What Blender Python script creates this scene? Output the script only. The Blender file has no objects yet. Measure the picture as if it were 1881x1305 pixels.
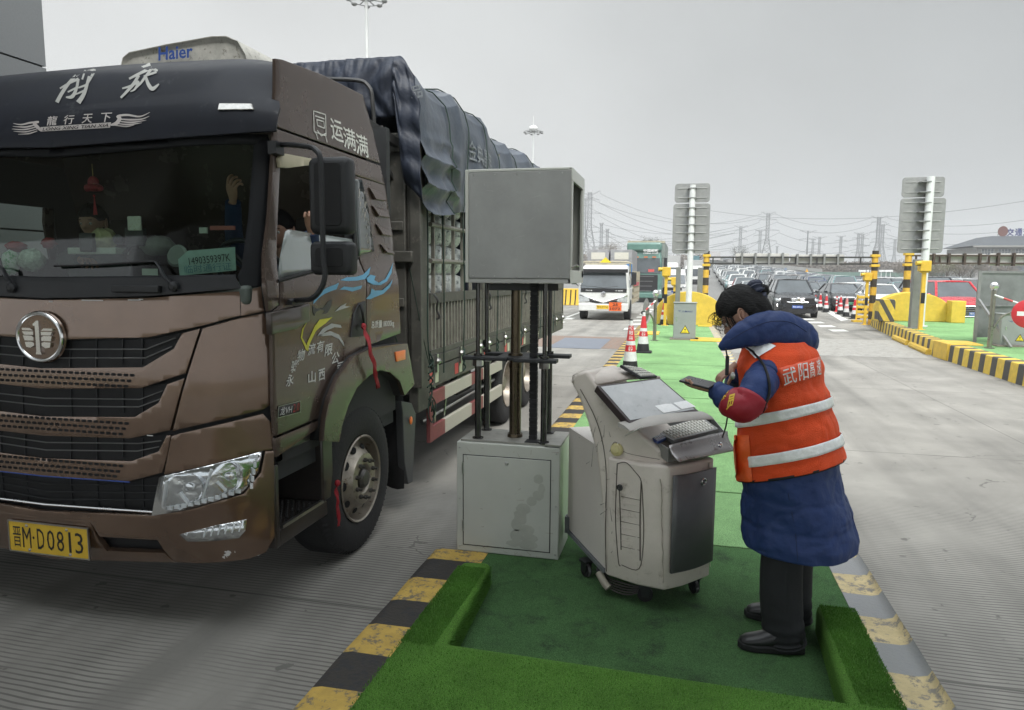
import bpy, bmesh, math, random
from mathutils import Vector as V, Matrix
S = bpy.context.scene
COL = S.collection
R = math.radians
# ---------------- camera ----------------
CF = 1290.0; PCX, PCY = 940.5, 652.5; CH = 1.87
RX = V((0.97204179, 0.2347055, 0.00693473)); UX = V((-0.0337499, 0.11042763, 0.99331097)); FX = V((-0.23236976, 0.96577382, -0.11526156))
CAM = V((0, 0, CH))
cd = bpy.data.cameras.new('camera'); co = bpy.data.objects.new('camera', cd); COL.objects.link(co)
co.matrix_world = Matrix(((RX.x, UX.x, -FX.x, 0), (RX.y, UX.y, -FX.y, 0), (RX.z, UX.z, -FX.z, CH), (0, 0, 0, 1)))
cd.sensor_width = 36; cd.lens = CF / 1881 * 36; cd.clip_start = .05; cd.clip_end = 5000
S.camera = co
# ---------------- world, sun, exposure ----------------
w = bpy.data.worlds.new('World'); S.world = w; w.use_nodes = True
nt = w.node_tree; N = nt.nodes; L = nt.links; bg = N['Background']
sky = N.new('ShaderNodeTexSky'); sky.sky_type = 'NISHITA'; sky.sun_disc = False
sky.sun_elevation = R(48); sky.sun_rotation = R(143); sky.dust_density = 4; sky.air_density = 1.5
hs = N.new('ShaderNodeHueSaturation'); hs.inputs['Saturation'].default_value = .12; hs.inputs['Value'].default_value = .55
L.new(sky.outputs[0], hs.inputs['Color'])
tc = N.new('ShaderNodeTexCoord')
def mathn(nt, op, a, b=None, clamp=False):
    n = nt.nodes.new('ShaderNodeMath'); n.operation = op; n.use_clamp = clamp
    for i, s in enumerate((a, b)):
        if s is None: continue
        if isinstance(s, (int, float)): n.inputs[i].default_value = s
        else: nt.links.new(s, n.inputs[i])
    return n.outputs[0]
vd = N.new('ShaderNodeVectorMath'); vd.operation = 'DOT_PRODUCT'; L.new(tc.outputs['Generated'], vd.inputs[0]); vd.inputs[1].default_value = (-.62, .70, -.36)
cr = N.new('ShaderNodeValToRGB'); e = cr.color_ramp.elements
e[0].position = .0; e[0].color = (.26, .28, .295, 1); e[1].position = 1; e[1].color = (.95, .96, .95, 1)
for p, c in ((.42, (.31, .33, .345, 1)), (.62, (.40, .42, .425, 1)), (.80, (.62, .64, .64, 1))):
    q = e.new(p); q.color = c
L.new(mathn(nt, 'MULTIPLY_ADD', vd.outputs['Value'], .5), cr.inputs[0])
cr.inputs[0].links[0].from_node.inputs[2].default_value = .5
ns = N.new('ShaderNodeTexNoise'); ns.inputs['Scale'].default_value = 2.2; ns.inputs['Detail'].default_value = 3; L.new(tc.outputs['Generated'], ns.inputs[0])
sc = N.new('ShaderNodeVectorMath'); sc.operation = 'SCALE'; L.new(cr.outputs[0], sc.inputs[0])
L.new(mathn(nt, 'MULTIPLY_ADD', ns.outputs[0], 3.2), sc.inputs['Scale']); sc.inputs['Scale'].links[0].from_node.inputs[2].default_value = 4.3
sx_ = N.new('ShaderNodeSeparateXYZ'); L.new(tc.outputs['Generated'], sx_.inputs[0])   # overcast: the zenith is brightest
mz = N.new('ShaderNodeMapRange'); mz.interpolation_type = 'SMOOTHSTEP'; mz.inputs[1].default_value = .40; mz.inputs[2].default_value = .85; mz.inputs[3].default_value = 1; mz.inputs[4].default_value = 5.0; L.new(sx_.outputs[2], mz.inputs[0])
s2 = N.new('ShaderNodeVectorMath'); s2.operation = 'SCALE'; L.new(sc.outputs[0], s2.inputs[0]); mb_ = N.new('ShaderNodeMapRange'); mb_.interpolation_type = 'SMOOTHSTEP'; mb_.inputs[1].default_value = .1; mb_.inputs[2].default_value = -.55; mb_.inputs[3].default_value = 1; mb_.inputs[4].default_value = 3.4; L.new(sx_.outputs[1], mb_.inputs[0])   # sky boosted out of view behind the camera to light the near fronts
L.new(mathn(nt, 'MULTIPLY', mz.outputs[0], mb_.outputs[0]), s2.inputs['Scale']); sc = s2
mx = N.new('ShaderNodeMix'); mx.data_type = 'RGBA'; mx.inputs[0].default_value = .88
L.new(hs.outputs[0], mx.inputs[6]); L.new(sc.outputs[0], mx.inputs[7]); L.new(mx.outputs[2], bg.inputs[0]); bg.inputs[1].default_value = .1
sd = bpy.data.lights.new('sun', 'SUN'); sd.energy = 1.9; sd.angle = R(22); sd.color = (1, .96, .9)
so = bpy.data.objects.new('sun', sd); COL.objects.link(so)
so.rotation_euler = V((-.38, .62, -.90)).to_track_quat('-Z', 'Y').to_euler()
S.view_settings.view_transform = 'Standard'; S.view_settings.look = 'None'; S.view_settings.gamma = 1; S.view_settings.exposure = .78
S.cycles.max_bounces = 8; S.cycles.volume_bounces = 0; S.cycles.use_denoising = True
S.cycles.transparent_max_bounces = 16

# ---------------- pixel helpers (photo pixels to places) ----------------
def ray(px, py): return FX + RX * ((px - PCX) / CF) - UX * ((py - PCY) / CF)
def oz(px, py, z=0.): r = ray(px, py); return CAM + r * ((z - CH) / r.z)
def oy(px, py, y): r = ray(px, py); return CAM + r * (y / r.y)
def ox(px, py, x): r = ray(px, py); return CAM + r * (x / r.x)
# ---------------- materials ----------------
MATS = {}
def mat(name, col, rough=.6, metal=0., var=.12, scale=6., bump=0., bscale=40., col2=None, f2=.5, coat=0., spec=.5, emit=None, trans=0., edge=.08, stretch=None):
    """procedural surface: base colour with two octaves of wear / dirt, roughness variation and bump"""
    if name in MATS: return MATS[name]
    m = bpy.data.materials.new(name); MATS[name] = m; m.use_nodes = True; n = m.node_tree; b = n.nodes['Principled BSDF']
    t = n.nodes.new('ShaderNodeTexCoord'); src = t.outputs['Object']
    if stretch:
        mp = n.nodes.new('ShaderNodeMapping'); mp.inputs['Scale'].default_value = stretch; n.links.new(src, mp.inputs[0]); src = mp.outputs[0]
    a = n.nodes.new('ShaderNodeTexNoise'); a.inputs['Scale'].default_value = scale; a.inputs['Detail'].default_value = 6; a.inputs['Roughness'].default_value = .65; n.links.new(src, a.inputs[0])
    c1 = tuple(max(0, x * (1 - var)) for x in col); c2 = tuple(min(1, x * (1 + var)) for x in col)
    rp = n.nodes.new('ShaderNodeValToRGB'); el = rp.color_ramp.elements
    el[0].position = .3; el[0].color = (*c1, 1); el[1].position = .7; el[1].color = (*c2, 1); n.links.new(a.outputs[0], rp.inputs[0])
    out = rp.outputs[0]
    if col2:
        a2 = n.nodes.new('ShaderNodeTexNoise'); a2.inputs['Scale'].default_value = scale * 2.3; a2.inputs['Detail'].default_value = 8; a2.inputs['Roughness'].default_value = .7; n.links.new(src, a2.inputs[0])
        r2 = n.nodes.new('ShaderNodeValToRGB'); r2.color_ramp.elements[0].position = f2; r2.color_ramp.elements[1].position = f2 + edge; n.links.new(a2.outputs[0], r2.inputs[0])
        mm = n.nodes.new('ShaderNodeMix'); mm.data_type = 'RGBA'; n.links.new(r2.outputs[0], mm.inputs[0]); n.links.new(out, mm.inputs[6]); mm.inputs[7].default_value = (*col2, 1); out = mm.outputs[2]
    n.links.new(out, b.inputs['Base Color'])
    b.inputs['Metallic'].default_value = metal
    mr = n.nodes.new('ShaderNodeMapRange'); mr.inputs[3].default_value = max(.02, rough - .12 * (rough > .15)); mr.inputs[4].default_value = min(1, rough + .12); n.links.new(a.outputs[0], mr.inputs[0]); n.links.new(mr.outputs[0], b.inputs['Roughness'])
    b.inputs['Specular IOR Level'].default_value = spec
    if coat: b.inputs['Coat Weight'].default_value = coat; b.inputs['Coat Roughness'].default_value = .06
    if bump:
        nb = n.nodes.new('ShaderNodeTexNoise'); nb.inputs['Scale'].default_value = bscale; nb.inputs['Detail'].default_value = 4; n.links.new(src, nb.inputs[0])
        bu = n.nodes.new('ShaderNodeBump'); bu.inputs['Strength'].default_value = bump; bu.inputs['Distance'].default_value = .01; n.links.new(nb.outputs[0], bu.inputs['Height']); n.links.new(bu.outputs[0], b.inputs['Normal'])
    if emit: b.inputs['Emission Color'].default_value = (*emit[:3], 1); b.inputs['Emission Strength'].default_value = emit[3]
    if trans: b.inputs['Transmission Weight'].default_value = trans
    return m
def glass(name, tint, refl=1., alpha=.25):
    if name in MATS: return MATS[name]
    m = bpy.data.materials.new(name); MATS[name] = m; m.use_nodes = True; n = m.node_tree; n.nodes.remove(n.nodes['Principled BSDF'])
    o = n.nodes['Material Output']; t = n.nodes.new('ShaderNodeBsdfTransparent'); t.inputs[0].default_value = (*tint, 1)
    g = n.nodes.new('ShaderNodeBsdfGlossy'); g.inputs['Roughness'].default_value = .03; f = n.nodes.new('ShaderNodeFresnel'); f.inputs[0].default_value = 1.5
    mxs = n.nodes.new('ShaderNodeMixShader'); n.links.new(mathn(n, 'MULTIPLY', f.outputs[0], refl), mxs.inputs[0]); n.links.new(t.outputs[0], mxs.inputs[1]); n.links.new(g.outputs[0], mxs.inputs[2]); n.links.new(mxs.outputs[0], o.inputs[0])
    return m
def stripes(name, ca, cb, axis, period, duty=.5, off=0., rough=.7, skew=0., axis2=2, wear=None, wf=.6):
    """painted bands along one world axis"""
    m = mat(name, ca, rough, var=.18, scale=9, bump=.25, bscale=60, col2=wear, f2=wf) if name not in MATS else MATS[name]
    n = m.node_tree; b = n.nodes['Principled BSDF']; prev = b.inputs['Base Color'].links[0].from_socket
    t = n.nodes.new('ShaderNodeTexCoord'); s = n.nodes.new('ShaderNodeSeparateXYZ'); n.links.new(t.outputs['Object'], s.inputs[0])
    v = s.outputs[axis]
    if skew: v = mathn(n, 'ADD', v, mathn(n, 'MULTIPLY', s.outputs[axis2], skew))
    fr = mathn(n, 'FRACT', mathn(n, 'MULTIPLY', mathn(n, 'ADD', v, off), 1 / period))
    k = mathn(n, 'GREATER_THAN', fr, duty)
    mm = n.nodes.new('ShaderNodeMix'); mm.data_type = 'RGBA'; n.links.new(k, mm.inputs[0]); n.links.new(prev, mm.inputs[6])
    hsn = n.nodes.new('ShaderNodeMix'); hsn.data_type = 'RGBA'; hsn.inputs[0].default_value = .03; n.links.new(prev, hsn.inputs[7]); hsn.inputs[6].default_value = (*cb, 1)
    n.links.new(hsn.outputs[2], mm.inputs[7]); n.links.new(mm.outputs[2], b.inputs['Base Color'])
    return m
# ---------------- mesh builder ----------------
class MB:
    def __init__(s): s.v = []; s.f = []; s.m = []
    def add(s, vs, fs, mi=0):
        o = len(s.v); s.v += [V(v) for v in vs]; s.f += [tuple(i + o for i in f) for f in fs]; s.m += [mi] * len(fs); return s
    def box(s, a, b, mi=0, M=None):
        a = V(a); b = V(b); c = [V((x, y, z)) for z in (a.z, b.z) for y in (a.y, b.y) for x in (a.x, b.x)]
        if M is not None: c = [M @ p for p in c]
        return s.add(c, [(0, 2, 3, 1), (4, 5, 7, 6), (0, 1, 5, 4), (2, 6, 7, 3), (0, 4, 6, 2), (1, 3, 7, 5)], mi)
    def bar(s, p, q, w, h=None, mi=0, up=(0, 0, 1)):
        p = V(p); q = V(q); d = (q - p); l = d.length; d.normalize(); u = V(up)
        if abs(d.dot(u)) > .98: u = V((0, 1, 0))
        x = d.cross(u).normalized(); z = x.cross(d); h = h or w
        M = Matrix.Translation(p) @ Matrix((x, d, z)).transposed().to_4x4()
        return s.box((-w / 2, 0, -h / 2), (w / 2, l, h / 2), mi, M)
    def tube(s, pts, r, n=8, mi=0, caps=True, flat=1.):
        pts = [V(p) for p in pts]; rs = r if isinstance(r, (list, tuple)) else [r] * len(pts); rings = []
        d = (pts[1] - pts[0]).normalized(); u = V((0, 0, 1)) if abs(d.z) < .9 else V((1, 0, 0)); x = d.cross(u).normalized()
        for i, p in enumerate(pts):
            t = (pts[min(i + 1, len(pts) - 1)] - pts[max(i - 1, 0)])
            if t.length < 1e-9: t = d
            t.normalize(); x = (x - t * x.dot(t)).normalized(); y = t.cross(x)
            rings.append([p + (x * math.cos(2 * math.pi * k / n) + y * math.sin(2 * math.pi * k / n) * flat) * rs[i] for k in range(n)])
        return s.loft(rings, mi, caps)
    def loft(s, rings, mi=0, caps=True, closed=True):
        n = len(rings[0]); vs = [p for r in rings for p in r]; fs = []
        for i in range(len(rings) - 1):
            for k in range(n if closed else n - 1):
                k2 = (k + 1) % n; fs.append((i * n + k, i * n + k2, (i + 1) * n + k2, (i + 1) * n + k))
        if caps and closed: fs.append(tuple(range(n - 1, -1, -1))); fs.append(tuple((len(rings) - 1) * n + k for k in range(n)))
        return s.add(vs, fs, mi)
    def cyl(s, c, r, h, n=24, mi=0, axis='z', r2=None):
        c = V(c); d = {'x': V((1, 0, 0)), 'y': V((0, 1, 0)), 'z': V((0, 0, 1))}[axis]
        return s.tube([c, c + d * h], [r, r if r2 is None else r2], n, mi)
    def lathe(s, prof, M, n=24, mi=0, caps=True):
        return s.loft([[M @ V((r * math.cos(2 * math.pi * k / n), r * math.sin(2 * math.pi * k / n), z)) for k in range(n)] for r, z in prof], mi, caps)
    def ball(s, c, r, n=12, mi=0, M=None, dy=0., seed=0):
        rr = random.Random(seed); c = V(c); r = V(r) if not isinstance(r, (int, float)) else V((r, r, r)); rings = []
        for i in range(n // 2 + 1):
            a = math.pi * i / (n // 2); q = []
            for k in range(n):
                b = 2 * math.pi * k / n; j = 1 + dy * rr.uniform(-1, 1)
                p = V((r.x * math.sin(a) * math.cos(b), r.y * math.sin(a) * math.sin(b), r.z * math.cos(a))) * j
                if i in (0, n // 2): p = V((0, 0, r.z * math.cos(a)))
                q.append(c + (M @ p if M is not None else p))
            rings.append(q)
        return s.loft(rings, mi, False)
    def grid(s, nu, nv, f, mi=0):
        vs = [f(i / nu, j / nv) for j in range(nv + 1) for i in range(nu + 1)]
        return s.add(vs, [(j * (nu + 1) + i, j * (nu + 1) + i + 1, (j + 1) * (nu + 1) + i + 1, (j + 1) * (nu + 1) + i) for j in range(nv) for i in range(nu)], mi)
    def prism(s, poly, fa, fb, mi=0):
        """poly: 2-D outline; fa / fb map it to the two end faces"""
        n = len(poly); return s.add([fa(*p) for p in poly] + [fb(*p) for p in poly], [tuple(range(n - 1, -1, -1)), tuple(range(n, 2 * n))] + [(k, (k + 1) % n, n + (k + 1) % n, n + k) for k in range(n)], mi)
    def patch(s, poly, f, step=.08, mi=0):
        """2-D polygon cut into a grid and laid on the curved surface f(u, v)"""
        bm = bmesh.new(); bm.faces.new([bm.verts.new((p[0], p[1], 0)) for p in poly])
        for ax in (0, 1):
            lo = min(p[ax] for p in poly); hi = max(p[ax] for p in poly); k = math.floor(lo / step) + 1
            while k * step < hi - 1e-4:
                nn = V((1, 0, 0)) if ax == 0 else V((0, 1, 0))
                bmesh.ops.bisect_plane(bm, geom=bm.verts[:] + bm.edges[:] + bm.faces[:], plane_co=nn * k * step, plane_no=nn, dist=1e-5); k += 1
        bm.verts.index_update(); s.add([f(v.co.x, v.co.y) for v in bm.verts], [tuple(v.index for v in q.verts) for q in bm.faces], mi); bm.free(); return s
    def build(s, name, mats, parent=None, smooth=35, bevel=0., solid=0., subd=0, fixn=True, bseg=2):
        me = bpy.data.meshes.new(name); me.from_pydata([tuple(v) for v in s.v], [], s.f)
        if not isinstance(mats, (list, tuple)): mats = [mats]
        for m in mats: me.materials.append(m)
        me.polygons.foreach_set('material_index', s.m)
        if fixn:
            bm = bmesh.new(); bm.from_mesh(me); bmesh.ops.remove_doubles(bm, verts=bm.verts[:], dist=1e-6); bmesh.ops.recalc_face_normals(bm, faces=bm.faces[:]); bm.to_mesh(me); bm.free()
        me.update()
        if smooth: me.polygons.foreach_set('use_smooth', [True] * len(me.polygons)); me.set_sharp_from_angle(angle=R(smooth))
        o = bpy.data.objects.new(name, me); COL.objects.link(o)
        if parent is not None:
            o.parent = parent
            if parent.type == 'EMPTY': o.matrix_parent_inverse = parent.matrix_basis.inverted()
        if solid: q = o.modifiers.new('solid', 'SOLIDIFY'); q.thickness = solid; q.offset = 0
        if bevel: q = o.modifiers.new('bevel', 'BEVEL'); q.width = bevel; q.segments = bseg; q.limit_method = 'ANGLE'; q.angle_limit = R(40); q.harden_normals = False
        if subd: q = o.modifiers.new('sub', 'SUBSURF'); q.levels = subd; q.render_levels = subd
        return o
def tag(o, label=None, cat=None, group=None, kind=None):
    for k, v in (('label', label), ('category', cat), ('group', group), ('kind', kind)):
        if v: o[k] = v
    return o
def thing(name, label, cat, loc=(0, 0, 0), group=None):
    o = bpy.data.objects.new(name, None); COL.objects.link(o); o.location = loc; o.empty_display_size = .2
    return tag(o, label, cat, group)
def copy_tree(o, parent=None):
    c = o.copy(); COL.objects.link(c)
    if parent is not None: c.parent = parent
    for ch in list(o.children): copy_tree(ch, c)
    return c
def put(o, loc, rz=0., sc=1.): o.location = loc; o.rotation_euler = (0, 0, rz); o.scale = (sc, sc, sc); return o
def bil(q):
    a, b, c, d = [V(p) for p in q]   # TL TR BR BL
    return lambda u, v: (a * (1 - u) + b * u) * v + (d * (1 - u) + c * u) * (1 - v)
def text(s, f, m, parent, name='lettering', bold=0., shear=0., sq=None, res=2):
    """built-in font laid on a surface: f(u, v) with u, v in 0..1 over the text's own box"""
    c = bpy.data.curves.new('t', 'FONT'); c.body = s; c.offset = bold; c.shear = shear; c.resolution_u = res; c.space_character = sq or 1.
    o = bpy.data.objects.new('t', c); COL.objects.link(o); bpy.context.view_layer.update()
    me = bpy.data.meshes.new_from_object(o.evaluated_get(bpy.context.evaluated_depsgraph_get()))
    bpy.data.objects.remove(o)
    xs = [v.co.x for v in me.vertices]; ys = [v.co.y for v in me.vertices]; x0, x1, y0, y1 = min(xs), max(xs), min(ys), max(ys)
    for v in me.vertices: v.co = f((v.co.x - x0) / (x1 - x0), (v.co.y - y0) / (y1 - y0))
    me.materials.clear(); me.materials.append(m); me.name = name
    ob = bpy.data.objects.new(name, me); COL.objects.link(ob)
    if parent is not None:
        ob.parent = parent
        if parent.type == 'EMPTY': ob.matrix_parent_inverse = parent.matrix_basis.inverted()
    return ob
def nz(x, y=0., z=0.):
    from mathutils import noise
    return noise.noise(V((x, y, z)))
def arc(cx, cy, r, a0, a1, n): return [(cx + r * math.cos(R(a0 + (a1 - a0) * i / n)), cy + r * math.sin(R(a0 + (a1 - a0) * i / n))) for i in range(n + 1)]
def rrect(x0, y0, x1, y1, r, n=4):
    return arc(x1 - r, y0 + r, r, -90, 0, n) + arc(x1 - r, y1 - r, r, 0, 90, n) + arc(x0 + r, y1 - r, r, 90, 180, n) + arc(x0 + r, y0 + r, r, 180, 270, n)
def spline(pts, n=6):
    pts = [V(p) for p in pts]; o = []
    for i in range(len(pts) - 1):
        a = pts[max(i - 1, 0)]; b = pts[i]; c = pts[i + 1]; d = pts[min(i + 2, len(pts) - 1)]
        for k in range(n):
            t = k / n; o.append(.5 * ((2 * b) + (c - a) * t + (2 * a - 5 * b + 4 * c - d) * t * t + (3 * b - a - 3 * c + d) * t ** 3))
    return o + [pts[-1]]
def build_lr(mb, name, mats, parent, **k):
    r = []
    for sg in (1, -1):
        m2 = MB(); m2.v = mb.v; ids = [i for i, f in enumerate(mb.f) if (sum(mb.v[j].x for j in f) / len(f) > -3.29) == (sg > 0)]; used = {}
        m2.v = []; 
        for i in ids:
            f = []
            for j in mb.f[i]:
                if j not in used: used[j] = len(m2.v); m2.v.append(mb.v[j])
                f.append(used[j])
            m2.f.append(tuple(f)); m2.m.append(mb.m[i])
        if m2.f: r.append(m2.build(name, mats, parent, **k))
    return r[0]
# shared materials
BLACK = mat('black_rubber', (.010, .010, .011), .75, bump=.15, bscale=80)
PLAS = mat('black_plastic', (.013, .014, .016), .5, bump=.1, bscale=150)
STEEL = mat('bare_steel', (.42, .42, .41), .32, 1., var=.2, scale=12)
DKST = mat('dark_steel', (.07, .07, .07), .45, .6, var=.25, scale=10)
CHROME = mat('chrome', (.75, .75, .75), .12, 1., var=.05)
WHITE = mat('white_paint', (.72, .72, .70), .45, var=.06, col2=(.5, .48, .43), f2=.66)
YEL = mat('yellow_paint', (.62, .40, .04), .5, var=.12, scale=8, col2=(.4, .26, .06), f2=.64)
RED = mat('red_plastic', (.52, .02, .03), .45, var=.1)
# ---------------- terrain, roads, islands ----------------
def sstep(a, b, x): t = max(0, min(1, (x - a) / (b - a))); return t * t * (3 - 2 * t)
def terr(x, y):
    if y < 60: return 0.
    return .020 * (y - 60) * (1 - sstep(.07, .22, x / y)) * (1 - sstep(330, 420, y)) * sstep(-.30, -.12, x / y + .0)
def sheet(name, xs, ys, dz, m):
    mb = MB(); nx = len(xs)
    mb.add([(x, y, terr(x, y) + dz) for y in ys for x in xs], [(j * nx + i, j * nx + i + 1, (j + 1) * nx + i + 1, (j + 1) * nx + i) for j in range(len(ys) - 1) for i in range(nx - 1)])
    return tag(mb.build(name, m), kind='structure')
GRASSY = mat('far_ground', (.10, .10, .065), .95, var=.3, scale=.05, col2=(.13, .115, .08), f2=.5)
ASPH = mat('asphalt', (.17, .168, .16), .85, var=.15, scale=.4, bump=.2, bscale=30, col2=(.13, .13, .125), f2=.55, edge=.2)
ys = sorted(set([-1400, -600, -200, -60] + list(range(0, 441, 8)) + [520, 700, 1000, 1400])); xs = sorted(set([-1400, -700, -300] + list(range(-160, 241, 8)) + [400, 800, 1400]))
sheet('ground', xs, ys, -.03, GRASSY)
def vecn(n, src, sc):
    q = n.nodes.new('ShaderNodeTexNoise'); q.inputs['Scale'].default_value = sc; q.inputs['Detail'].default_value = 5; n.links.new(src, q.inputs[0]); return q.outputs['Color']
def concrete(name, shadeamt=0.):
    m = mat(name, (.285, .272, .245), .82, var=.16, scale=1.3, bump=0., col2=(.20, .19, .17), f2=.66, edge=.2)
    n = m.node_tree; b = n.nodes['Principled BSDF']; prev = b.inputs['Base Color'].links[0].from_socket
    t = n.nodes.new('ShaderNodeTexCoord'); s = n.nodes.new('ShaderNodeSeparateXYZ'); n.links.new(t.outputs['Object'], s.inputs[0]); x, y = s.outputs[0], s.outputs[1]
    wob = n.nodes.new('ShaderNodeTexNoise'); wob.inputs['Scale'].default_value = 1.6; wob.inputs['Detail'].default_value = 2; n.links.new(t.outputs['Object'], wob.inputs[0])
    yy = mathn(n, 'ADD', y, mathn(n, 'MULTIPLY', wob.outputs[0], .07))
    g = mathn(n, 'SINE', mathn(n, 'MULTIPLY', yy, 2 * math.pi / .034)); g = mathn(n, 'GREATER_THAN', g, .5)
    # grooves worn away in places
    wn = n.nodes.new('ShaderNodeTexNoise'); wn.inputs['Scale'].default_value = .9; wn.inputs['Detail'].default_value = 5; n.links.new(t.outputs['Object'], wn.inputs[0])
    wk = n.nodes.new('ShaderNodeMapRange'); wk.inputs[1].default_value = .34; wk.inputs[2].default_value = .56; n.links.new(wn.outputs[0], wk.inputs[0])
    g = mathn(n, 'MULTIPLY', g, wk.outputs[0])
    # slab joints each 4.6 m along, and lane joints
    fj = mathn(n, 'FRACT', mathn(n, 'MULTIPLY', mathn(n, 'ADD', y, 1.15), 1 / 4.6)); j = mathn(n, 'LESS_THAN', fj, .0035)
    fx = mathn(n, 'FRACT', mathn(n, 'MULTIPLY', mathn(n, 'ADD', x, .45), 1 / 4.25)); j2 = mathn(n, 'LESS_THAN', fx, .003)
    dk = mathn(n, 'MAXIMUM', mathn(n, 'MULTIPLY', g, .72), mathn(n, 'MULTIPLY', mathn(n, 'MAXIMUM', j, j2), .8))
    cv = n.nodes.new('ShaderNodeTexVoronoi'); cv.feature = 'DISTANCE_TO_EDGE'; cv.inputs['Scale'].default_value = .33; dv = n.nodes.new('ShaderNodeVectorMath'); dv.operation = 'MULTIPLY_ADD'; n.links.new(vecn(n, t.outputs['Object'], 2.5), dv.inputs[0]); dv.inputs[1].default_value = (.5, .5, 0); n.links.new(t.outputs['Object'], dv.inputs[2]); n.links.new(dv.outputs[0], cv.inputs[0])
    ck = mathn(n, 'MULTIPLY', mathn(n, 'LESS_THAN', cv.outputs['Distance'], .0016), mathn(n, 'GREATER_THAN', wn.outputs[0], .56)); dk = mathn(n, 'MAXIMUM', dk, mathn(n, 'MULTIPLY', ck, .7))
    # long tyre / oil streaks along the lane
    mp = n.nodes.new('ShaderNodeMapping'); mp.inputs['Scale'].default_value = (2.2, .16, 1); n.links.new(t.outputs['Object'], mp.inputs[0])
    st = n.nodes.new('ShaderNodeTexNoise'); st.inputs['Scale'].default_value = 1.2; st.inputs['Detail'].default_value = 6; n.links.new(mp.outputs[0], st.inputs[0])
    sr = n.nodes.new('ShaderNodeMapRange'); sr.inputs[1].default_value = .44; sr.inputs[2].default_value = .72; sr.inputs[4].default_value = .5; n.links.new(st.outputs[0], sr.inputs[0])
    # small tar spots
    vo = n.nodes.new('ShaderNodeTexNoise'); vo.inputs['Scale'].default_value = 7; vo.inputs['Detail'].default_value = 5; n.links.new(t.outputs['Object'], vo.inputs[0])
    vs = n.nodes.new('ShaderNodeMapRange'); vs.inputs[1].default_value = .665; vs.inputs[2].default_value = .70; vs.inputs[4].default_value = .7; n.links.new(vo.outputs[0], vs.inputs[0])
    tot = mathn(n, 'MAXIMUM', mathn(n, 'MAXIMUM', dk, sr.outputs[0]), vs.outputs[0])
    mm = n.nodes.new('ShaderNodeMix'); mm.data_type = 'RGBA'; n.links.new(tot, mm.inputs[0]); n.links.new(prev, mm.inputs[6]); mm.inputs[7].default_value = (.075, .072, .065, 1); n.links.new(mm.outputs[2], b.inputs['Base Color'])
    fn = n.nodes.new('ShaderNodeTexNoise'); fn.inputs['Scale'].default_value = 120; fn.inputs['Detail'].default_value = 3; n.links.new(t.outputs['Object'], fn.inputs[0])
    hgt = mathn(n, 'SUBTRACT', mathn(n, 'MULTIPLY', fn.outputs[0], .25), dk)
    bu = n.nodes.new('ShaderNodeBump'); bu.inputs['Strength'].default_value = .6; bu.inputs['Distance'].default_value = .006; n.links.new(hgt, bu.inputs['Height']); n.links.new(bu.outputs[0], b.inputs['Normal'])
    return m
CONC = concrete('grooved_concrete')
mb = MB(); mb.add([(-16, -14, 0), (32, -14, 0), (32, 47, 0), (-16, 47, 0)], [(0, 1, 2, 3)]); tag(mb.build('road', CONC), kind='structure')
xs = list(range(-80, 121, 8)); ys = [47] + list(range(52, 429, 8)); sheet('approach_road', xs, ys, .012, ASPH)
# slabs of the lane paved differently, markings, weigh plates
MARK = mat('road_marking', (.62, .62, .58), .7, var=.1, scale=6, col2=(.36, .35, .32), f2=.55)
RUST = mat('rusty_plate', (.20, .16, .135), .7, .2, var=.2, scale=5, col2=(.24, .13, .08), f2=.5, bump=.5, bscale=90)
PLATE = mat('weigh_plate', (.155, .17, .20), .6, .2, var=.1, scale=3, bump=.5, bscale=70)
mb = MB()
def quad(mb, pts, z): mb.add([(p[0], p[1], z) for p in pts], [(0, 1, 2, 3)])
def pq(mb, px, z): quad(mb, [oz(a, b, 0) for a, b in px], z)
for i in range(6):
    y = 25.5 + i * 2.1; quad(mb, [(5.0 - .02 * i, y), (5.55, y + .2), (5.55, y + 1.1), (5.0, y + .9)], .004)
for i in range(7):
    y = 24 + i * 2.3; quad(mb, [(-1.9, y), (-1.45, y + .2), (-1.45, y + 1.0), (-1.9, y + .8)], .004)
for i in range(4):
    y = 21 + i * 2.6; quad(mb, [(-4.9, y), (-4.4, y), (-4.4, y + 1.1), (-4.9, y + 1.1)], .004)
tag(mb.build('marking_blocks', MARK, smooth=0), kind='structure')
mb = MB(); quad(mb, [oz(1545, 590), oz(1558, 588), oz(1495, 556), oz(1489, 556)], .004); quad(mb, [(-4.9, 12), (-4.75, 12), (-4.75, 46), (-4.9, 46)], .004); quad(mb, [(-8.6, 12), (-8.45, 12), (-8.45, 46), (-8.6, 46)], .004)
tag(mb.build('marking_lines', MARK, smooth=0), kind='structure')
mb = MB(); quad(mb, [(-4.2, 17.7), (-1.42, 17.7), (-1.42, 21), (-4.2, 21)], .004); tag(mb.build('rust_strip', RUST, smooth=0), kind='structure')
mb = MB(); quad(mb, [(-3.3, 17.5), (-1.95, 17.5), (-1.95, 20.4), (-3.3, 20.4)], .008); tag(mb.build('weigh_plate', PLATE, smooth=0), kind='structure')
PL2 = mat('tread_plate', (.30, .29, .265), .75, .1, var=.2, scale=4, bump=1., bscale=45, col2=(.17, .15, .13), f2=.55)
mb = MB(); quad(mb, [(1.25, 17.7), (5.8, 17.7), (6.3, 22.5), (1.25, 22.5)], .004); tag(mb.build('tread_strip', PL2, smooth=0), kind='structure')
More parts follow.
